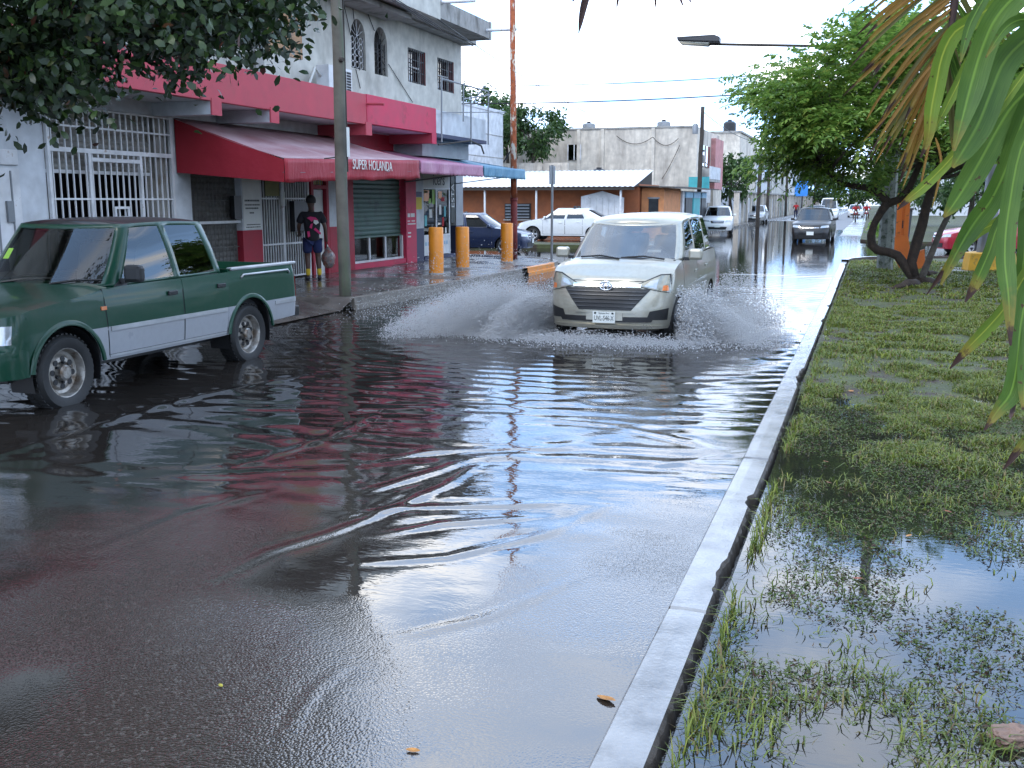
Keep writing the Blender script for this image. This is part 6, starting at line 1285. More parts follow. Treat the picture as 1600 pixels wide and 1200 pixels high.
t = NT('bag_film'); df = t.n('ShaderNodeBsdfTranslucent'); df.inputs[0].default_value = (0.25, 0.22, 0.22, 1); gl = t.principled(t.ramp(t.noise(t.coord(), 14, 3), [(0.35, (0.10, 0.10, 0.11)), (0.5, (0.22, 0.17, 0.15)), (0.6, (0.20, 0.05, 0.04)), (0.75, (0.24, 0.23, 0.23))]), 0.3); M['bag'] = t.m
bm = bmesh.new(); bmesh.ops.create_icosphere(bm, subdivisions=4, radius=1)
for v in bm.verts:
    n_ = float(noise2([v.co.x * 2 + 3], [v.co.z * 3 + v.co.y * 2 + 3], 72, 1.5, 3)[0]); z = v.co.z; w_ = (0.8 + 0.5 * n_) * (1.0 if z < 0.2 else 1.0 - 0.75 * (z - 0.2) / 0.8)
    v.co = (0.02 + v.co.x * 0.11 * w_, -0.33 + v.co.y * 0.14 * w_, 0.47 + z * 0.24)
me = bpy.data.meshes.new('pouch'); bm.to_mesh(me); bm.free(); shade(me, True); link('pouch', me, M['bag'], bag)
part('handle', MB().tube([(0.02, -0.33, 0.68), (0.03, -0.31, 0.74), (0.02, -0.33, 0.70)], 0.012, 6), M['paper'], bag)
# riders on motorcycles far up the street and a walker
def motorcycle(label, x, y, z, rz, shirt, plabel, grp='motorcycles far up the street'):
    b = thing('motorcycle', label, 'motorcycle', (x, y, z), rz, grp)
    for xx in (0.62, -0.62):
        w = part('wheel', MB().lathe([(.2, -.05), (.3, -.05), (.3, .05), (.2, .05)], 16, (xx, 0, .3), 'y'), M['rubber'], b, smooth=40); sub('rim', MB().lathe([(.21, -.02), (.02, -.02), (.02, .02), (.21, .02)], 14, (xx, 0, .3), 'y'), M['alloy_rim'], w)
    part('frame', MB().tube([(.62, 0, .3), (.45, 0, .85), (.35, 0, .95)], .04, 8).tube([(.4, 0, .8), (0, 0, .55), (-.62, 0, .32)], .06, 8), M['dark_metal'], b, smooth=True)
    part('tank', MB().prism([(.4, -.12, .7), (-.1, -.12, .65), (-.1, -.12, .82), (.3, -.12, .92)], (0, .24, 0)), M[shirt], b, bevel=.04); part('seat', MB().box(-.75, -.05, -.13, .13, .78, .86), M['black_plastic'], b, bevel=.03)
    part('handlebar', MB().tube([(.25, -.34, 1.05), (.36, 0, 1.0), (.25, .34, 1.05)], .02, 6), M['dark_metal'], b); part('headlamp', MB().lathe([(.0, .09), (.09, .05), (.09, -.05), (0, -.08)], 12, (.5, 0, .88), 'x'), M['headlamp_clear'], b)
    p = thing('person', plabel, 'person', (x, y, z), rz, 'motorcycle riders')
    Jr = dict(pel=(-.25, 0, .92, (.15, .12)), ch=(-.15, 0, 1.28, (.17, .12)), nk=(-.11, 0, 1.45, .06), h0=(-.09, 0, 1.55, .085), h1=(-.09, 0, 1.66, .09), hL=(-.2, .11, .9, .09), kL=(.22, .2, .72, .06), fL=(.05, .19, .3, .045), tL=(.17, .2, .27, .04), hR=(-.2, -.11, .9, .09), kR=(.22, -.2, .72, .06), fR=(.05, -.19, .3, .045), tR=(.17, -.2, .27, .04), sL=(-.13, .2, 1.36, .065), eL=(.05, .3, 1.15, .045), wL=(.24, .33, 1.08, .035), sR=(-.13, -.2, 1.36, .065), eR=(.05, -.3, 1.15, .045), wR=(.24, -.33, 1.08, .035))
    skin('body', Jr, chain('pel', 'ch', 'nk', 'h0', 'h1') + chain('pel', 'hL', 'kL', 'fL', 'tL') + chain('pel', 'hR', 'kR', 'fR', 'tR') + chain('ch', 'sL', 'eL', 'wL') + chain('ch', 'sR', 'eR', 'wR'), M['skin_dark'], p, 1, 'pel')
    skin('jacket', dict(pel=(-.25, 0, .95, (.18, .15)), ch=(-.15, 0, 1.27, (.2, .15)), n=(-.12, 0, 1.42, .09), sL=(-.13, .2, 1.36, .085), eL=(.05, .3, 1.15, .06), sR=(-.13, -.2, 1.36, .085), eR=(.05, -.3, 1.15, .06)), chain('pel', 'ch', 'n') + chain('ch', 'sL', 'eL') + chain('ch', 'sR', 'eR'), M[shirt], p, 1, 'pel')
    part('helmet', MB().lathe([(.0, .14), (.08, .12), (.13, .04), (.135, -.04), (.11, -.12)], 14, (-.09, 0, 1.64)), M['cloth_white'], p, smooth=True)
motorcycle('motorcycle with red tank leading the pair far up the street', -1.3, 99, -.05, HEAD_CAM, 'cloth_red', 'rider in red on the leading far motorcycle')
motorcycle('second motorcycle right behind the leading one far up the street', -.4, 103, -.05, HEAD_CAM, 'cloth_red', 'rider in red on the second far motorcycle')
w = thing('person', 'small figure in red walking along the left kerb beside the silver car', 'person', (gz(1243, 341)[0], gz(1243, 341)[1], 0.0), R(90))
Jw = {k: v for k, v in J.items()}
skin('body', Jw, E_, M['skin_dark'], w, 1, 'pelvis'); skin('shirt', dict(w=(0, 0, 0.9, (0.18, 0.14)), c=(0, 0, 1.26, (0.2, 0.14)), n=(0, 0, 1.43, 0.09), sL=(0, 0.19, 1.385, 0.085), aL=(0, 0.265, 1.17, 0.07), sR=(0, -0.19, 1.385, 0.085), aR=(0, -0.265, 1.17, 0.07)), chain('w', 'c', 'n') + chain('c', 'sL', 'aL') + chain('c', 'sR', 'aR'), M['cloth_red'], w, 1, 'c')
skin('trousers', dict(p=(0, 0, 0.92, (0.16, 0.12)), hL=(0, 0.098, 0.82, 0.11), kL=(0.03, 0.11, 0.48, 0.085), aL=(0, 0.11, 0.12, 0.065), hR=(0, -0.098, 0.82, 0.11), kR=(0.02, -0.118, 0.48, 0.085), aR=(-0.01, -0.12, 0.12, 0.065)), chain('p', 'hL', 'kL', 'aL') + chain('p', 'hR', 'kR', 'aR'), M['cloth_navy'], w, 1, 'p')
# ================================================================ VEGETATION
def unit(a): return a / np.maximum(np.linalg.norm(a, axis=-1, keepdims=True), 1e-9)
def leaf_mesh(name, P0, D, N, L_, W_, curl=0.15):
    """folded leaves: base P0, direction D, face normal N, length and width arrays; 4 triangles each"""
    D = unit(D); S_ = unit(np.cross(D, N)); N = np.cross(S_, D); L_ = np.asarray(L_)[:, None]; W_ = np.asarray(W_)[:, None]
    v = np.stack([P0, P0 + D * L_ * .45 + S_ * W_ * .5 + N * W_ * .18, P0 + D * L_ * .5 - N * L_ * 0.02, P0 + D * L_ * .45 - S_ * W_ * .5 + N * W_ * .18, P0 + D * L_ - N * L_ * curl], 1)
    n = len(P0); f = np.array([[0, 1, 2], [0, 2, 3], [1, 4, 2], [2, 4, 3]]); F_ = (np.arange(n)[:, None, None] * 5 + f[None]).reshape(-1, 3)
    me = npmesh(name, v.reshape(-1, 3), F_); return me
def oval_mesh(name, P0, D, N, L_, W_):
    """rounded leaves, widest past the middle, slightly folded; 4 triangles each"""
    D = unit(D); S_ = unit(np.cross(D, N)); N = np.cross(S_, D); L_ = np.asarray(L_)[:, None]; W_ = np.asarray(W_)[:, None]
    v = np.stack([P0, P0 + D * L_ * .32 + S_ * W_ * .38 + N * W_ * .12, P0 + D * L_ * .72 + S_ * W_ * .46 + N * W_ * .10 - N * L_ * .05, P0 + D * L_ - N * L_ * .12, P0 + D * L_ * .72 - S_ * W_ * .46 + N * W_ * .10 - N * L_ * .05, P0 + D * L_ * .32 - S_ * W_ * .38 + N * W_ * .12], 1)
    n = len(P0); f = np.array([[0, 1, 5], [1, 2, 4], [1, 4, 5], [2, 3, 4]]); return npmesh(name, v.reshape(-1, 3), (np.arange(n)[:, None, None] * 6 + f[None]).reshape(-1, 3))
def rdir(n): return unit(rng.normal(size=(n, 3)))
def compound(P0, D, nl, lr, ll, lw):
    """pinnate leaves: returns arrays of leaflets"""
    n = len(P0); D = unit(D); up = np.array([0, 0, 1.0]); S_ = unit(np.cross(D, up + 0.2 * rng.normal(size=(n, 3)))); N = np.cross(S_, D); A_, B_, C_ = [], [], []
    for k in range(nl):
        t = (k // 2 + 0.8) / (nl / 2 + 0.6); sg = 1 if k % 2 else -1
        droop = -up * (t * t * lr * 0.45)
        A_.append(P0 + D * (t * lr) + droop); B_.append(unit(D * 0.55 + S_ * sg + 0.25 * rng.normal(size=(n, 3)) - up * 0.25)); C_.append(N + 0.3 * rng.normal(size=(n, 3)))
    return np.concatenate(A_), np.concatenate(B_), np.concatenate(C_), ll * (0.75 + 0.5 * rng.random(n * nl)), lw * (0.8 + 0.4 * rng.random(n * nl))
def wobble(p0, p1, n, amp, seed):
    r = np.random.default_rng(seed); p0, p1 = np.array(p0, float), np.array(p1, float); off = np.cumsum(r.normal(0, amp, (n + 1, 3)), 0); off -= np.linspace(0, 1, n + 1)[:, None] * off[-1] + (1 - np.linspace(0, 1, n + 1)[:, None]) * off[0]
    return [tuple(p0 + (p1 - p0) * k / n + off[k]) for k in range(n + 1)]
# ---- crooked tree at the right corner
ty = 24.4; tb = gz(1432, 443, 0.06)
ct = thing('street_tree', 'crooked-trunked leafy green tree on the corner of the lawn', 'tree', (tb[0], tb[1], 0.0), world=True)
def tp(*pts, y=ty): return [tuple(gy(a, b, y + (c[0] if c else 0))) for a, b, *c in pts]
part('trunk', MB().tube(tp((1440, 450), (1424, 430), (1412, 412), (1402, 399), (1388, 394), (1371, 391), (1362, 383), (1361, 368), (1366, 350), (1376, 332), (1387, 316)), [0.119, 0.105, 0.105, 0.101, 0.095, 0.098, 0.101, 0.091, 0.077, 0.084, 0.105], 12), M['bark'], ct, smooth=True)
part('limb', MB().tube(tp((1387, 316), (1374, 302), (1355, 293), (1335, 291), (1312, 286), (1295, 270), (1270, 240), (1240, 200)), [0.098, 0.091, 0.077, 0.070, 0.059, 0.049, 0.035, 0.021], 10), M['bark'], ct, smooth=True)
part('limb', MB().tube(tp((1387, 318), (1404, 312), (1420, 295), (1440, 250), (1450, 190), (1440, 120)), [0.098, 0.084, 0.077, 0.070, 0.049, 0.028], 10), M['bark'], ct, smooth=True)
part('trunk', MB().tube(tp((1428, 432), (1424, 410), (1432, 380), (1441, 350), (1448, 320), (1460, 280), (1480, 220), (1500, 150)), [0.119, 0.112, 0.119, 0.112, 0.098, 0.084, 0.063, 0.035], 10), M['bark'], ct, smooth=True)
part('trunk', MB().tube(tp((1436, 440), (1444, 425), (1456, 395), (1470, 360), (1490, 320), (1520, 270)), [0.084, 0.077, 0.070, 0.063, 0.056, 0.035], 10), M['bark_grey'], ct, smooth=True)
for (a, b) in (((1440, 442), (1500, 440)), ((1430, 445), (1395, 452)), ((1445, 430), (1478, 432))): part('root', MB().tube(wobble(gz(*a, 0.08), gz(*b, 0.03), 5, .03, a[0]), [.13, .11, .09, .08, .06, .03], 8), M['bark'], ct, smooth=True)
cc = gy(1425, 190, ty); C0 = np.array(cc); ext = np.array([3.2, 2.7, 2.05])
cl = []
while len(cl) < 165:
    d = rdir(1)[0]; r = rng.uniform(.45, 1.0) ** .6; p = C0 + d * ext * r * (0.85 + 0.3 * rng.random())
    if p[2] > 3.0: cl.append(p)
for (a, b) in ((1195, 165), (1212, 150), (1228, 160), (1205, 140), (1240, 140), (1250, 175), (1222, 248), (1240, 250), (1215, 244), (1262, 246), (1250, 236), (1285, 262), (1325, 262), (1345, 255), (1265, 120), (1290, 90), (1320, 70), (1360, 45), (1395, 45), (1300, 240), (1275, 210), (1385, 270)): cl.append(gy(a, b, ty + rng.normal(0, .35)))
cl = np.array(cl); br = MB()
for k, p in enumerate(cl):
    if k % 3 == 0:
        src = [gy(1312, 286, ty), gy(1440, 250, ty), gy(1460, 280, ty), gy(1295, 270, ty)][int(np.argmin([np.linalg.norm(p - np.array(q)) for q in (gy(1312, 286, ty), gy(1440, 250, ty), gy(1460, 280, ty), gy(1295, 270, ty))]))]; br.tube(wobble(src, p, 5, .06, k), [.05, .04, .033, .025, .018, .01], 5)
o = part('branches', br, M['bark_grey'], ct, smooth=True); o['kind'] = 'stuff'
nc = len(cl); per_ = 40; base = np.repeat(cl, per_, 0) + rng.normal(0, .30, (nc * per_, 3)) * np.array([1, 1, .75]); outd = unit(base - (C0 - np.array([0, 0, .8])) + 0.6 * rng.normal(size=base.shape))
A_, B_, C_, LL, LW = compound(base, outd + np.array([0, 0, -.15]), 9, .32, .15, .062)
o = link('crown', leaf_mesh('crown', A_, B_, C_, LL, LW), M['leaf_bright'], ct); o['kind'] = 'stuff'
# ---- overhanging tree at the upper left
lt = thing('overhanging_tree', 'dark leafy tree overhanging the street at the upper left', 'tree', (-9.6, 4.6, 0.0), world=True)
part('trunk', MB().tube([(-9.6, 4.6, -.05), (-9.5, 4.7, 1.2), (-9.3, 5.0, 2.6), (-8.9, 5.6, 3.8), (-8.5, 6.2, 4.8)], [.26, .22, .2, .18, .14], 12), M['bark'], lt, smooth=True)
root_ = np.array((-8.9, 5.6, 3.8)); poly = [(-350, 240), (-60, 175), (0, 152), (40, 168), (62, 182), (112, 172), (142, 148), (150, 118), (128, 92), (150, 70), (185, 62), (215, 52), (245, 84), (262, 120), (300, 140), (312, 118), (300, 92), (330, 70), (372, 64), (405, 90), (430, 74), (470, 66), (492, 34), (498, 0), (480, -60), (380, -260)]
px_, py_ = zip(*poly); cl = []
while len(cl) < 950:
    x = rng.uniform(-420, 470); lim = np.interp(x, px_[:24], py_[:24]); y = lim - abs(rng.normal(0, 1)) * 90 - 28
    if len(cl) > 260: y = rng.uniform(-1150, lim - 34)      # the crown goes on well above the picture
    if y < -120: x = x * (1 - .25 * (-y / 1150)) + rng.normal(0, 25)
    cl.append(gd(x, y, 8.6 + rng.normal(0, .8)))
cl = np.array(cl)
for k in range(0, len(cl), 22): 
    a = root_ + (cl[k] - root_) * .25; part('branch', MB().tube(wobble(root_, cl[k], 6, .09, k), [.07, .055, .045, .036, .028, .02, .012], 6), M['bark'], lt, smooth=True)
part('twig', MB().tube([gd(178, 58, 8.3), gd(170, 82, 8.25), gd(172, 95, 8.25), gd(185, 102, 8.2), gd(206, 100, 8.2)], [.014, .012, .01, .008, .004], 5), M['bark'], lt, smooth=True); part('twig', MB().tube([gd(172, 95, 8.25), gd(176, 105, 8.2), gd(188, 112, 8.2), gd(193, 104, 8.2)], [.009, .008, .006, .004], 5), M['bark'], lt, smooth=True)
nc = len(cl); per_ = 72; base = np.repeat(cl, per_, 0) + rng.normal(0, .15, (nc * per_, 3)); dd = unit(rng.normal(size=base.shape) + np.array([0.15, 0, -.35]))
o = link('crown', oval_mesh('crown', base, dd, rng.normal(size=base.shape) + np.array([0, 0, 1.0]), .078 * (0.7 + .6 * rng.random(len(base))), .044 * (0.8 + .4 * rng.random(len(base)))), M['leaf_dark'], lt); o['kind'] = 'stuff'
# ---- trees further back
def far_tree(label, x, y, z0, zc, ext, ncl, nl, ls, trunk=.18, m='leaf_far', grp='trees beyond the crossing'):
    t = thing('street_tree', label, 'tree', (x, y, z0), 0, grp, world=True); C0 = np.array((x, y, zc)); ext = np.array(ext)
    part('trunk', MB().tube(wobble((x, y, z0 - .1), (x, y, zc), 6, .05, int(abs(x * 10))), [trunk * (1 - .1 * k) for k in range(7)], 8), M['bark_grey'], t, smooth=True)
    cl = C0 + rdir(ncl) * ext * (rng.uniform(.4, 1.05, (ncl, 1)) ** .6)
    for k in range(0, ncl, max(1, ncl // 6)): part('limb', MB().tube(wobble((x, y, zc - ext[2] * .5), cl[k], 4, .06, k), [.08, .06, .045, .03, .015], 5), M['bark_grey'], t, smooth=True)
    base = np.repeat(cl, nl, 0) + rng.normal(0, 1, (ncl * nl, 3)) * ext * .13; dd = unit(base - C0 + rng.normal(size=base.shape) * ext)
    o = link('crown', leaf_mesh('crown', base, dd + np.array([0, 0, -.3]), rng.normal(size=base.shape) + np.array([0, 0, .8]), ls * (.7 + .6 * rng.random(len(base))), ls * .5 * (.7 + .6 * rng.random(len(base)))), M[m], t); o['kind'] = 'stuff'
q = gy(832, 207, 58.5); far_tree('round dark green tree right of the rusty pole behind the orange house', q[0], 58.5, 0.1, q[2], (1.9, 1.7, 1.45), 40, 90, .28)
q = gy(792, 200, 60); far_tree('dark tree directly behind the rusty pole', q[0], 60, 0.1, q[2], (1.2, 1.3, 1.6), 26, 80, .28)
q = gy(745, 150, 66); far_tree('feathery tree above the white house behind the pipe frame', q[0] - 1, 66, 0.1, q[2] - .4, (2.2, 1.5, 1.3), 30, 60, .35)
q = gy(1142, 272, 84); far_tree('dark green tree between pink wall and far wooden pole', q[0], 84, 0.14, q[2] - .2, (1.5, 1.7, 2.0), 36, 90, .32)
for k, (x, y, zc, e) in enumerate(((5.0, 60, 3.4, (2.6, 2.5, 2.0)), (9.5, 52, 3.2, (2.6, 2.4, 2.0)), (14, 56, 3.8, (3, 2.6, 2.3)), (3.6, 78, 3.6, (2.2, 2.4, 2.0)), (2.6, 118, 4.2, (2.6, 3, 2.4)), (3.2, 185, 5, (4, 4, 3.2)), (-9.5, 190, 5, (3.4, 4, 3.0)))):
    far_tree(['broad tree on the right verge just past the crossing', 'green tree behind the red car on the right', 'tall tree at the far right behind the lamp column', 'second tree along the right verge up the street', 'third tree along the right verge up the street', 'tree mass at the far right end of the street', 'tree mass at the far left end of the street'][k], x, y, 0.1, zc, e, 36, 80, .32 if y < 100 else .6)
far_tree('leafy tree behind the palm leaves at the right edge', 7.4, 31, 0.05, 3.9, (2.3, 2.2, 1.6), 60, 120, .16, .14, 'leaf_bright', 'trees on the lawn')
for k, (x, y, zc, e) in enumerate(((9.5, 3, 4.6, (3.6, 3.6, 2.8)), (11, 12, 4.8, (3.6, 3.8, 2.8)), (9, -7, 4.8, (3.8, 3.8, 3.0)), (14, 21, 4.6, (3.4, 3.6, 2.6)))):
    far_tree(['park tree right of the camera beside the flooded lawn', 'second park tree along the lawn right of the picture', 'park tree behind the camera at the lawn', 'park tree at the far right side of the lawn'][k], x, y, 0.0, zc, e, 60, 70, .42, .25, 'leaf_far', 'trees in the park on the right')
for k, (x, y) in enumerate(((-5, 262), (5, 255), (-15, 246), (14, 240))): far_tree(['tree closing the far end of the street in the middle', 'tree closing the far end of the street on the right', 'tree closing the far end of the street on the left', 'rightmost tree closing the far end of the street'][k], x, y, 0.0, 4.6, (6.5, 4, 3.6), 40, 60, .9, .3)
hd = thing('hedge', 'low yellow-green shrub at the end of the low wall beyond the crossing', 'shrub', (0.5, 53, 0.1), world=True)
part('stems', MB().tube([(0.5, 53, 0), (0.5, 53, .8)], [.05, .02], 6), M['bark_grey'], hd)
base = np.array((0.6, 54, .55)) + rng.normal(0, 1, (700, 3)) * np.array((.3, 1.2, .3)); o = link('foliage', leaf_mesh('foliage', base, rdir(700), rdir(700) + np.array((0, 0, 1)), np.full(700, .2), np.full(700, .1)), M['leaf_bright'], hd); o['kind'] = 'stuff'
# ---- palm at the right edge: fronds with single strap leaflets
def palm_green(name, c0, c1, c2):
    """strap leaf: fine lengthwise ribs, pale midrib, burnt irregular tip (attribute: across, along, tip)"""
    t = NT(name); v = t.coord('Object'); at = t.n('ShaderNodeAttribute', attribute_name='strap'); ss = t.n('ShaderNodeSeparateColor'); t.l(at.outputs['Color'], ss.inputs[0]); cb = t.n('ShaderNodeCombineXYZ')
    t.l(t.math('MULTIPLY', ss.outputs[0], 9.0), cb.inputs[0]); t.l(t.math('MULTIPLY', ss.outputs[1], 1.6), cb.inputs[1])
    rib = t.noise(cb.outputs[0], 3.0, 3, .6); n1 = t.noise(v, 6.0, 3); n2 = t.noise(v, 60, 2)
    c = t.ramp(t.math('ADD', t.math('MULTIPLY', n1, .6), t.math('MULTIPLY', rib, .4)), [(0.3, c0), (0.52, c1), (0.75, c2)])
    mid = t.math('SUBTRACT', 1.0, t.math('MULTIPLY', t.math('ABSOLUTE', t.math('SUBTRACT', ss.outputs[0], .5)), 14.0), True); c = t.mix(t.math('MULTIPLY', mid, .6), c, tuple(min(1, x * 1.9) for x in c2))
    edge = t.math('ADD', t.math('SUBTRACT', ss.outputs[1], ss.outputs[2]), t.math('MULTIPLY', t.math('SUBTRACT', t.math('ADD', rib, n2), 1.0), .16))
    c = t.mix(t.ramp(edge, [(0.42, (0, 0, 0)), (0.5, (1, 1, 1))]) if False else t.math('MULTIPLY', t.math('ADD', edge, .14), 6.0, True), c, (0.26, 0.19, 0.03)); c = t.mix(t.math('MULTIPLY', edge, 30.0, True), c, (0.050, 0.022, 0.016))
    c = t.mix(t.ramp(n2, [(0.68, (0, 0, 0)), (0.73, (1, 1, 1))]), c, (0.09, 0.05, 0.02))
    q = t.n('ShaderNodeBsdfPrincipled', _Roughness=0.42); q.inputs['Specular IOR Level'].default_value = .35; t.l(c, q.inputs['Base Color']); t.l(t.bump(t.math('SUBTRACT', rib, t.math('MULTIPLY', mid, .4)), .5, .002), q.inputs['Normal'])
    tl = t.n('ShaderNodeBsdfTranslucent'); t.l(c, tl.inputs[0]); mx = t.n('ShaderNodeMixShader'); mx.inputs[0].default_value = .4; t.l(q.outputs[0], mx.inputs[1]); t.l(tl.outputs[0], mx.inputs[2]); t.l(mx.outputs[0], t.out.inputs[0]); return t.m
M['palm_green'] = palm_green('palm_green', (0.045, 0.10, 0.016), (0.085, 0.165, 0.024), (0.15, 0.24, 0.035))
M['palm_light'] = palm_green('palm_light', (0.12, 0.20, 0.026), (0.20, 0.29, 0.038), (0.33, 0.33, 0.045))
M['palm_dry'] = palm_green('palm_dry', (0.20, 0.10, 0.025), (0.30, 0.15, 0.03), (0.24, 0.19, 0.05))
M['palm_olive'] = palm_green('palm_olive', (0.10, 0.10, 0.03), (0.14, 0.12, 0.04), (0.10, 0.13, 0.035))
M['palm_brown'] = simple('palm_brown', (0.055, 0.028, 0.022), .7, var=.5, scale=20)
pm = thing('palm_tree', 'palm with long drooping strap leaflets hanging in at the right edge', 'palm', (1.75, 3.0, -0.03), world=True)
part('trunk', MB().tube([(1.75, 3.0, -.1), (1.73, 3.0, .8), (1.70, 3.0, 1.8), (1.66, 3.0, 2.7)], [.15, .13, .12, .11], 14), M['bark_grey'], pm, smooth=True)
def ribbon(path, w, m, par, tip=.86, twist=0.0, name='leaflet', fold=.30, th=.0012, brown=True):
    P_ = [Vector(p) for p in path]; n = 22; Q = []
    for k in range(n + 1):      # Catmull-Rom through the traced points
        s_ = k / n * (len(P_) - 1); i = min(int(s_), len(P_) - 2); u = s_ - i; p0, p1, p2, p3 = P_[max(i - 1, 0)], P_[i], P_[i + 1], P_[min(i + 2, len(P_) - 1)]
        Q.append(.5 * (2 * p1 + (p2 - p0) * u + (2 * p0 - 5 * p1 + 4 * p2 - p3) * u * u + (3 * p1 - p0 - 3 * p2 + p3) * u ** 3))
    rows = []
    for k, p in enumerate(Q):
        t = k / n; tg = (Q[min(k + 1, n)] - Q[max(k - 1, 0)]).normalized(); vw = (p - Vector((0, 0, H))).normalized(); s_ = tg.cross(vw).normalized(); nn = s_.cross(tg)
        a = twist * (t - .4) + .35 * math.sin(3 * t + twist); s2 = s_ * math.cos(a) + nn * math.sin(a); n2 = nn * math.cos(a) - s_ * math.sin(a)
        ww = .90 * w * min(1, .35 + t * 4) * (1 if t < .65 else max(.12, 1 - ((t - .65) / .35) ** 1.6))
        rows.append([tuple(p + s2 * ww * .5 - n2 * ww * fold * .5), tuple(p + s2 * ww * .25 - n2 * ww * fold * .2), tuple(p), tuple(p - s2 * ww * .25 - n2 * ww * fold * .2), tuple(p - s2 * ww * .5 - n2 * ww * fold * .5)])
    o = part(name, MB().grid(rows), m, par, smooth=True); me = o.data; at = me.color_attributes.new('strap', 'FLOAT_COLOR', 'POINT')
    arr = np.zeros((len(me.vertices), 4), np.float32); idx = np.arange(len(me.vertices)); arr[:, 0] = (idx % 5) / 4; arr[:, 1] = (idx // 5) / n; arr[:, 2] = tip; arr[:, 3] = 1; at.data.foreach_set('color', arr.ravel())
    return o
def pth(pts, d0, d1=None):
    d1 = d0 if d1 is None else d1; return [tuple(gd(x, y, d0 + (d1 - d0) * k / (len(pts) - 1))) for k, (x, y) in enumerate(pts)]
frond = part('rachis', MB().tube([(1.66, 3.0, 2.7), tuple(gd(2050, -250, 2.7)), tuple(gd(1780, -180, 2.5)), tuple(gd(1660, 0, 2.45)), tuple(gd(1640, 200, 2.4)), tuple(gd(1650, 420, 2.4)), tuple(gd(1680, 640, 2.4))], [.03, .026, .02, .016, .013, .01, .006], 8), M['palm_olive'], pm, smooth=True)
LEAF = [([(1650, -40), (1548, 12), (1520, 32), (1490, 52), (1472, 88), (1463, 130), (1455, 172), (1450, 216), (1438, 246)], 27, 'palm_light', .90, .6), ([(1640, -60), (1560, 30), (1515, 95), (1495, 135), (1472, 180), (1452, 218)], 15, 'palm_light', .97, -.8),
        ([(1660, -70), (1590, -10), (1555, 30), (1533, 80), (1518, 130), (1505, 180), (1490, 236)], 40, 'palm_green', .99, .3), ([(1680, 0), (1610, 55), (1570, 95), (1548, 145), (1528, 195), (1502, 240), (1488, 262)], 42, 'palm_green', .99, .2),
        ([(1690, 60), (1620, 128), (1582, 165), (1557, 205), (1535, 245), (1510, 288), (1488, 322), (1474, 340)], 38, 'palm_green', .98, -.3), ([(1640, 60), (1560, 170), (1515, 212), (1480, 254), (1442, 292), (1418, 312), (1402, 328)], 17, 'palm_light', .84, .5),
        ([(1680, 80), (1618, 150), (1592, 205), (1574, 258), (1550, 310), (1520, 352), (1494, 396), (1470, 445)], 34, 'palm_green', .97, .5), ([(1690, 240), (1600, 312), (1560, 345), (1530, 362), (1500, 388), (1474, 424), (1448, 460)], 15, 'palm_light', .80, 1.1),
        ([(1660, 150), (1600, 220), (1576, 330), (1570, 400), (1576, 465), (1579, 540)], 28, 'palm_green', .90, -.4), ([(1660, 260), (1570, 338), (1545, 395), (1525, 440), (1508, 472)], 20, 'palm_green', .80, .4),
        ([(1690, 330), (1620, 405), (1575, 474), (1545, 510), (1510, 546), (1484, 576)], 20, 'palm_light', .82, .9), ([(1680, 380), (1615, 440), (1596, 500), (1590, 560), (1580, 612), (1560, 640), (1538, 672)], 30, 'palm_green', .90, .6),
        ([(1700, 560), (1640, 640), (1600, 690), (1568, 734)], 15, 'palm_green', .75, .5), ([(1690, 200), (1612, 300), (1600, 400), (1592, 490)], 24, 'palm_green', .97, .2), ([(1690, 480), (1600, 590), (1582, 640), (1578, 656)], 7, 'palm_brown', .3, .2),
        ([(1680, 280), (1630, 420), (1606, 560), (1598, 640)], 30, 'palm_green', .95, -.2), ([(1560, -80), (1545, -20), (1515, 40), (1500, 100)], 16, 'palm_green', .98, .3), ([(1600, -60), (1640, 40), (1600, 30), (1570, 45), (1540, 90)], 18, 'palm_green', .98, .4), ([(1675, 20), (1620, 60), (1588, 72), (1560, 95)], 22, 'palm_green', .9, .4)]
for i, (pts, wpx, mk, tip, tw) in enumerate(LEAF):
    d = 2.45 + .07 * math.sin(i * 2.1); ribbon(pth(pts, d, d - .12 + .08 * math.cos(i)), wpx * d / F, M[mk], frond, tip, tw)
# dried frond above, further back
D2 = 3.5
dry = part('rachis', MB().tube([(1.66, 3.0, 2.75), tuple(gd(1900, -300, 3.2)), tuple(gd(1600, -220, D2)), tuple(gd(1510, -90, D2)), tuple(gd(1492, 0, D2)), tuple(gd(1484, 60, D2)), tuple(gd(1478, 100, D2))], [.03, .025, .02, .015, .012, .008, .004], 8), M['palm_brown'], pm, smooth=True)
rq = [(1600, -220), (1510, -90), (1492, 0), (1484, 60), (1478, 100)]
for k in range(38):
    t = k / 37; s_ = .8 + t * 3.15; i = min(int(s_), 3); u = s_ - i; bx_ = rq[i][0] * (1 - u) + rq[i + 1][0] * u; by_ = rq[i][1] * (1 - u) + rq[i + 1][1] * u
    L_ = 190 - 30 * t + rng.normal(0, 18); an = R(158 - 42 * t + rng.normal(0, 7)); tx, tyy = bx_ + L_ * math.cos(an), by_ + L_ * math.sin(an)
    ribbon(pth([(bx_, by_), (bx_ * .6 + tx * .4, by_ * .6 + tyy * .4 - 6), (bx_ * .25 + tx * .75, by_ * .25 + tyy * .75 - 2), (tx - 4, tyy + 14)], D2, D2 + rng.normal(0, .12)), (6.2 + rng.normal(0, 1.3)) * D2 / F, M[['palm_dry', 'palm_dry', 'palm_olive'][k % 3]], dry, .80, rng.normal(0, .5), fold=.6)
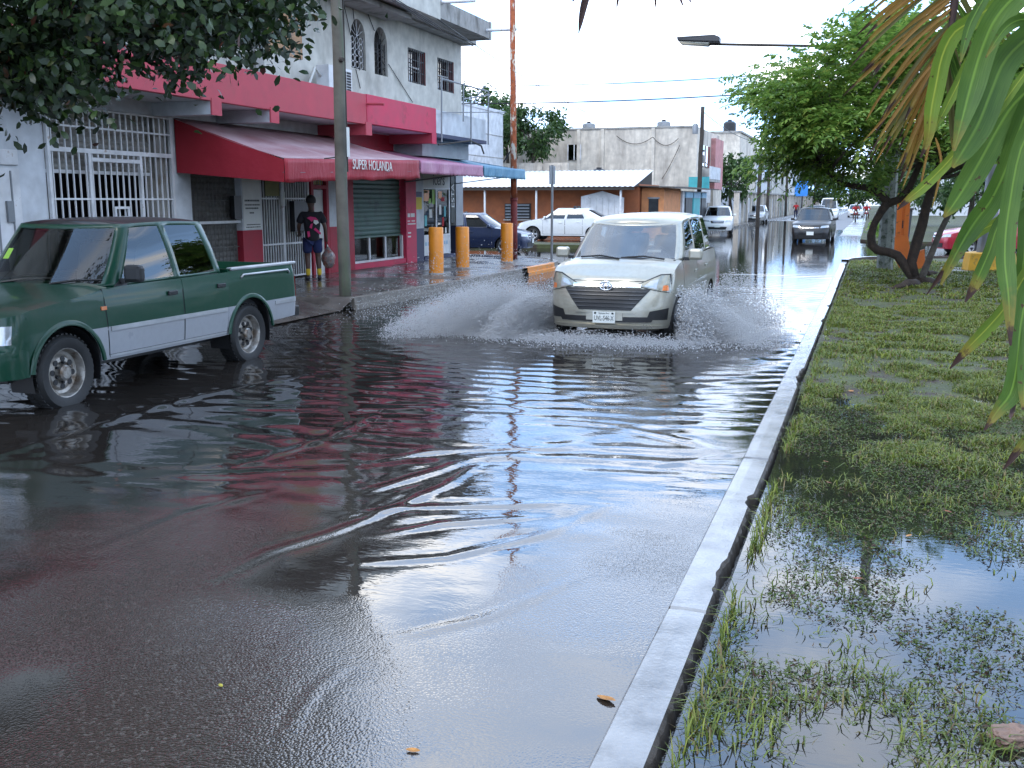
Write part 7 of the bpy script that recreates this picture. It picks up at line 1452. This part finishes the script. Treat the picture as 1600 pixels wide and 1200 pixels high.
for k in range(16):
    t = k / 15; s_ = .8 + t * 3.0; i = min(int(s_), 3); u = s_ - i; bx_ = rq[i][0] * (1 - u) + rq[i + 1][0] * u; by_ = rq[i][1] * (1 - u) + rq[i + 1][1] * u; L_ = 170 - 20 * t + rng.normal(0, 15); an = R(52 + 26 * t + rng.normal(0, 4)); tx, tyy = bx_ + L_ * math.cos(an), by_ + L_ * math.sin(an)
    ribbon(pth([(bx_, by_), (bx_ * .5 + tx * .5, by_ * .5 + tyy * .5 - 4), (tx, tyy)], D2 + .05, D2 + .3), 9 * D2 / F, M['palm_olive' if k % 2 else 'palm_green'], dry, .93, .3, fold=.6)
for (a, b, c) in (((1445, 175), (1420, 225), (1398, 270)), ((1450, 190), (1430, 240), (1408, 300)), ((1460, 200), (1448, 240), (1436, 305)), ((1400, 120), (1375, 150), (1352, 190)), ((1462, 215), (1470, 260), (1455, 330)), ((1425, 165), (1395, 205), (1365, 260)), ((1410, 150), (1385, 180), (1345, 225))):
    ribbon(pth([a, b, c], D2), 4 * D2 / F, M['palm_dry'], dry, .9, .2, fold=.6)
# tips of a frond overhead, touching the top edge
ov = part('rachis', MB().tube([(1.66, 3.0, 2.8), tuple(gd(1700, -420, 3.0)), tuple(gd(1300, -240, 3.0)), tuple(gd(1000, -140, 3.0))], [.03, .02, .012, .005], 8), M['palm_olive'], pm, smooth=True)
for (a, b, c, w_) in (((1000, -140), (925, -30), (904, 52), 13), ((1040, -150), (975, -30), (963, 16), 5), ((1060, -150), (1028, -30), (1024, 14), 5), ((1090, -160), (1062, -30), (1068, 12), 5), ((1100, -165), (1076, -30), (1080, 6), 5), ((1150, -180), (1110, -60), (1100, -8), 8), ((1250, -220), (1190, -80), (1175, -20), 10), ((985, -140), (903, -20), (897, 3), 5)):
    ribbon(pth([a, b, c], 3.0), w_ * 3.0 / F, M['palm_brown'], ov, .9, .3)
# ================================================================ GRASS, WEEDS, FALLEN LEAVES
def blades(x, y, z, h, w, lean):
    n = len(x); a = rng.random(n) * 6.283; dx, dy = np.cos(a), np.sin(a); sx, sy = -dy * w / 2, dx * w / 2; k = lean * h
    b = np.stack([x, y, z], -1); S_ = np.stack([sx, sy, 0 * sx], -1); m1 = b + np.stack([dx * k * .35, dy * k * .35, h * .55], -1); t = b + np.stack([dx * k, dy * k, h * np.maximum(.25, 1 - lean * .5)], -1)
    v = np.stack([b - S_, b + S_, m1 + S_ * .8, m1 - S_ * .8, t], 1); f = np.array([[0, 1, 2], [0, 2, 3], [3, 2, 4]]); return v.reshape(-1, 3), (np.arange(n)[:, None, None] * 5 + f[None]).reshape(-1, 3)
def scatter(n, x0, x1, y0, y1, hmin, hmax, w, dens, seed, wet=0.0):
    x = rng.uniform(x0, x1, n); y = rng.uniform(y0, y1, n); zl = lawn_z(x, y); c = noise2(x, y, seed, 2.6, 4); f = noise2(x, y, seed + 1, .6, 3)
    p = np.clip((zl + .05) / .055, wet, 1) * np.clip((c - .36) * 5, 0.03, 1) * np.clip((f - .25) * 3.5, .15, 1) * dens; k = (rng.random(n) < p) & (x < 0.24 * y + 1.7); x, y, zl = x[k], y[k], zl[k]; m_ = len(x); h = rng.uniform(hmin, hmax, m_) * (.55 + 1.1 * np.clip((c[k] - .36) * 3.2, 0, 1.2))
    return blades(x, y, np.maximum(zl, -.03) - .008, h, w * (.7 + .6 * rng.random(m_)), rng.uniform(.3, 1.5, m_))
parts_ = [scatter(110000, -.5, 3.2, 1.8, 7, .035, .09, .007, .95, 51, .28), scatter(170000, -.5, 4.2, 7, 12, .03, .085, .009, 1.6, 51), scatter(170000, -.5, 6, 12, 20, .03, .08, .014, 2, 51), scatter(120000, -.5, 8, 20, 33, .035, .09, .024, 2, 51)]
n_ = 2600; y = rng.uniform(1.8, 22, n_) ; y = y[noise2(y, y * 0, 55, 1.6, 2) > .42]; x = -.515 + abs(rng.normal(0, .035, len(y))); parts_.append(blades(x, y, np.full(len(y), -.02), rng.uniform(.06, .17, len(y)), .0055 * (1 + y / 12), rng.uniform(.2, 1.0, len(y))))
vv, ff, o = [], [], 0
for v, f in parts_: vv.append(v); ff.append(f + o); o += len(v)
g_ = link('grass', npmesh('grass', np.concatenate(vv), np.concatenate(ff)), M['grass']); g_['kind'] = 'stuff'; g_['label'] = 'short wet grass growing out of the waterlogged lawn'; g_['category'] = 'grass'
# weeds floating and standing in the puddle
n = 9500; x = rng.uniform(-.48, 2.6, n); y = rng.uniform(1.9, 9.5, n); k = (noise2(x, y, 57, 2.4, 4) > .475) & (x < .24 * y + 1.4); x, y = x[k], y[k]; zl = np.maximum(lawn_z(x, y), -.012); m_ = len(x); q_ = 16
base = np.repeat(np.stack([x, y, zl], -1), q_, 0) + rng.normal(0, 1, (m_ * q_, 3)) * np.array((.03, .03, .014)) + np.array((0, 0, .012)); dd = rng.normal(size=base.shape) * np.array((1, 1, .45)) + np.array((0, 0, .15))
g_ = link('weeds', leaf_mesh('weeds', base, dd, rng.normal(size=base.shape) * .5 + np.array((0, 0, 1.0)), (.013 + .030 * rng.random(len(base)) ** 2), .008 * (.6 + .8 * rng.random(len(base)))), M['weed']); g_['kind'] = 'stuff'; g_['label'] = 'small creeping weeds standing in the clear puddle'; g_['category'] = 'weeds'
M['yellow_leaf'] = simple('yellow_leaf', (0.30, 0.26, 0.03), 0.6, var=0.3, scale=25)
def dead_leaf(label, px, py, L_, rot, m, z=0.03, curl=.3):
    q = gz(px, py, z); rows = []
    for i in range(9):
        t = i / 8; w_ = L_ * .24 * math.sin(math.pi * min(1, t * .93 + .05)) ** .8; zz_ = curl * L_ * (abs(t - .45) ** 1.5) * .6; rows.append([(L_ * (t - .5), w_ * s, zz_ + abs(s) * w_ * .35) for s in (-1, -.5, 0, .5, 1)])
    o = link('fallen_leaf', MB().grid(rows).mesh('fallen_leaf', True), M[m]); o.location = (q[0], q[1], z + .002); o.rotation_euler = (R(rng.uniform(-12, 12)), R(rng.uniform(-8, 8)), R(rot)); tag(o, label, 'leaf', 'fallen leaves')
dead_leaf('large curled orange-brown leaf lying against the near kerb', 947, 1094, .085, -22, 'dry_leaf', .001)
for i, (a, b, c, lb) in enumerate(((1295, 755, 'red_leaf', 'reddish dead leaf in the grass nearest the kerb bend'), (1410, 580, 'red_leaf', 'small red leaf on the open grass'), (1330, 612, 'dry_leaf', 'pale dead leaf on the wet grass left of the red one'), (1340, 905, 'red_leaf', 'dark red leaf floating in the puddle'), (1420, 838, 'dry_leaf', 'pale brown leaf at the puddle edge'), (1290, 722, 'dry_leaf', 'pale leaf just above the reddish one by the kerb'), (345, 1072, 'yellow_leaf', 'tiny yellow-green leaf on the wet asphalt at lower left'), (645, 1174, 'dry_leaf', 'faded leaf lying on the wet asphalt at the bottom'), (1418, 515, 'red_leaf', 'dark leaf on the grass before the crooked tree'), (1480, 800, 'red_leaf', 'brown leaf in the thick grass right of the puddle'))):
    dead_leaf(lb, a, b, .03 if 'tiny' in lb else .05 if b > 700 else .09, rng.uniform(0, 360), c, .012 if a > 1000 else .001)
# ================================================================ SPRAY thrown up by the van
def drops(P_, r, sides=8):
    n = len(P_)
    if sides == 8: u = np.array([[1, 0, 0], [-1, 0, 0], [0, 1, 0], [0, -1, 0], [0, 0, 1], [0, 0, -1]], float); f = np.array([[0, 2, 4], [2, 1, 4], [1, 3, 4], [3, 0, 4], [2, 0, 5], [1, 2, 5], [3, 1, 5], [0, 3, 5]])
    else: u = np.array([[1, 1, 1], [-1, -1, 1], [-1, 1, -1], [1, -1, -1]], float) / 1.3; f = np.array([[0, 1, 2], [0, 3, 1], [0, 2, 3], [1, 3, 2]])
    v = P_[:, None, :] + u[None] * (np.asarray(r)[:, None, None] * (.7 + .6 * rng.random((n, 1, 3)))); return v.reshape(-1, 3), (np.arange(n)[:, None, None] * len(u) + f[None]).reshape(-1, 3)
def plume(n, x0, y0, dirx, reach, hmax, ylo, yhi, floor=.0):
    """droplets on ballistic arcs fanning out sideways from a wheel"""
    n = int(n * 1.9); a = rng.uniform(ylo, yhi, n); s_ = rng.random(n) ** .8 * reach * (0.55 + .45 * rng.random(n)); t = s_ / reach
    top = hmax * (rng.random(n) ** 1.8); z = top * 4 * np.clip(t * 1.02, 0, 1) ** .6 * (1 - np.clip(t, 0, .985)) * .8 + abs(rng.normal(0, .025, n)) + floor
    st = noise2(a * 14 + 3, s_ * 1.1, 83, 1.0, 3); keep = rng.random(n) < np.clip((st - .34) * 4.5, .06, 1)      # ragged jets
    clump = .10 * (noise2(a * 5, s_ * 3, 81, 1.5, 3) - .5)
    return np.stack([x0 + dirx * s_ * np.cos(a), y0 + s_ * np.sin(a) + rng.normal(0, .1, n), z * (.6 + .9 * st) + clump * (z > .05)], -1)[keep]
V_, F_, o = [], [], 0
def addp(P_, rlo, rhi, sd):
    global o
    P_ = P_[P_[:, 2] > .004]; r = rlo + (rhi - rlo) * rng.random(len(P_)) ** 2.2; v, f = drops(P_, r, sd); V_.append(v); F_.append(f + o); o += len(v)
wl_, wr_ = (-4.08, 14.15), (-2.46, 14.15)
addp(plume(125000, wl_[0] + .1, wl_[1], -1, 2.8, .52, R(-42), R(20)), .0026, .0065, 4)
addp(plume(40000, wl_[0], wl_[1] - .1, -1, 1.5, .42, R(-70), R(10)), .004, .011, 4)
addp(plume(11000, wl_[0], wl_[1] + .4, -1, 4.1, .85, R(-12), R(48)), .003, .009, 8)
addp(plume(42000, wr_[0] - .05, wr_[1], 1, 1.7, .33, R(-42), R(25)), .0026, .0065, 4)
addp(plume(14000, wr_[0], wr_[1] - .1, 1, 1.0, .55, R(-75), R(30)), .004, .012, 4)
addp(plume(2500, wr_[0], wr_[1], 1, 2.2, .55, R(-40), R(60)), .003, .009, 8)
addp(plume(12000, -2.42, 16.7, 1, 1.3, .55, R(-60), R(40)), .004, .011, 4)
addp(plume(9000, -4.1, 16.7, -1, 1.6, .5, R(-30), R(60)), .004, .012, 4)
# low curtain in front of the bumper
n = 16000; P_ = np.stack([rng.normal(-3.3, .75, n), 13.35 - abs(rng.normal(0, .35, n)), abs(rng.normal(0, .05, n))], -1); addp(P_, .0035, .0095, 4)
t = NT('spray'); df = t.n('ShaderNodeBsdfDiffuse'); df.inputs[0].default_value = (.72, .72, .72, 1); tl = t.n('ShaderNodeBsdfTranslucent'); tl.inputs[0].default_value = (.7, .7, .7, 1); m1 = t.n('ShaderNodeMixShader'); m1.inputs[0].default_value = .45; t.l(df.outputs[0], m1.inputs[1]); t.l(tl.outputs[0], m1.inputs[2])
gl = t.n('ShaderNodeBsdfGlossy', _Roughness=.05); m2 = t.n('ShaderNodeMixShader'); m2.inputs[0].default_value = .25; t.l(m1.outputs[0], m2.inputs[1]); t.l(gl.outputs[0], m2.inputs[2]); tr = t.n('ShaderNodeBsdfTransparent'); m3 = t.n('ShaderNodeMixShader'); m3.inputs[0].default_value = .25; t.l(m2.outputs[0], m3.inputs[1]); t.l(tr.outputs[0], m3.inputs[2]); t.l(m3.outputs[0], t.out.inputs[0])
s_ = link('splash', npmesh('splash', np.concatenate(V_), np.concatenate(F_)), t.m); s_['kind'] = 'stuff'; s_['label'] = 'fan of water droplets thrown up on both sides of the minivan'; s_['category'] = 'spray'
for o in list(bpy.data.objects):
    for k in ('_w', '_cw'):
        if k in o.keys(): del o[k]
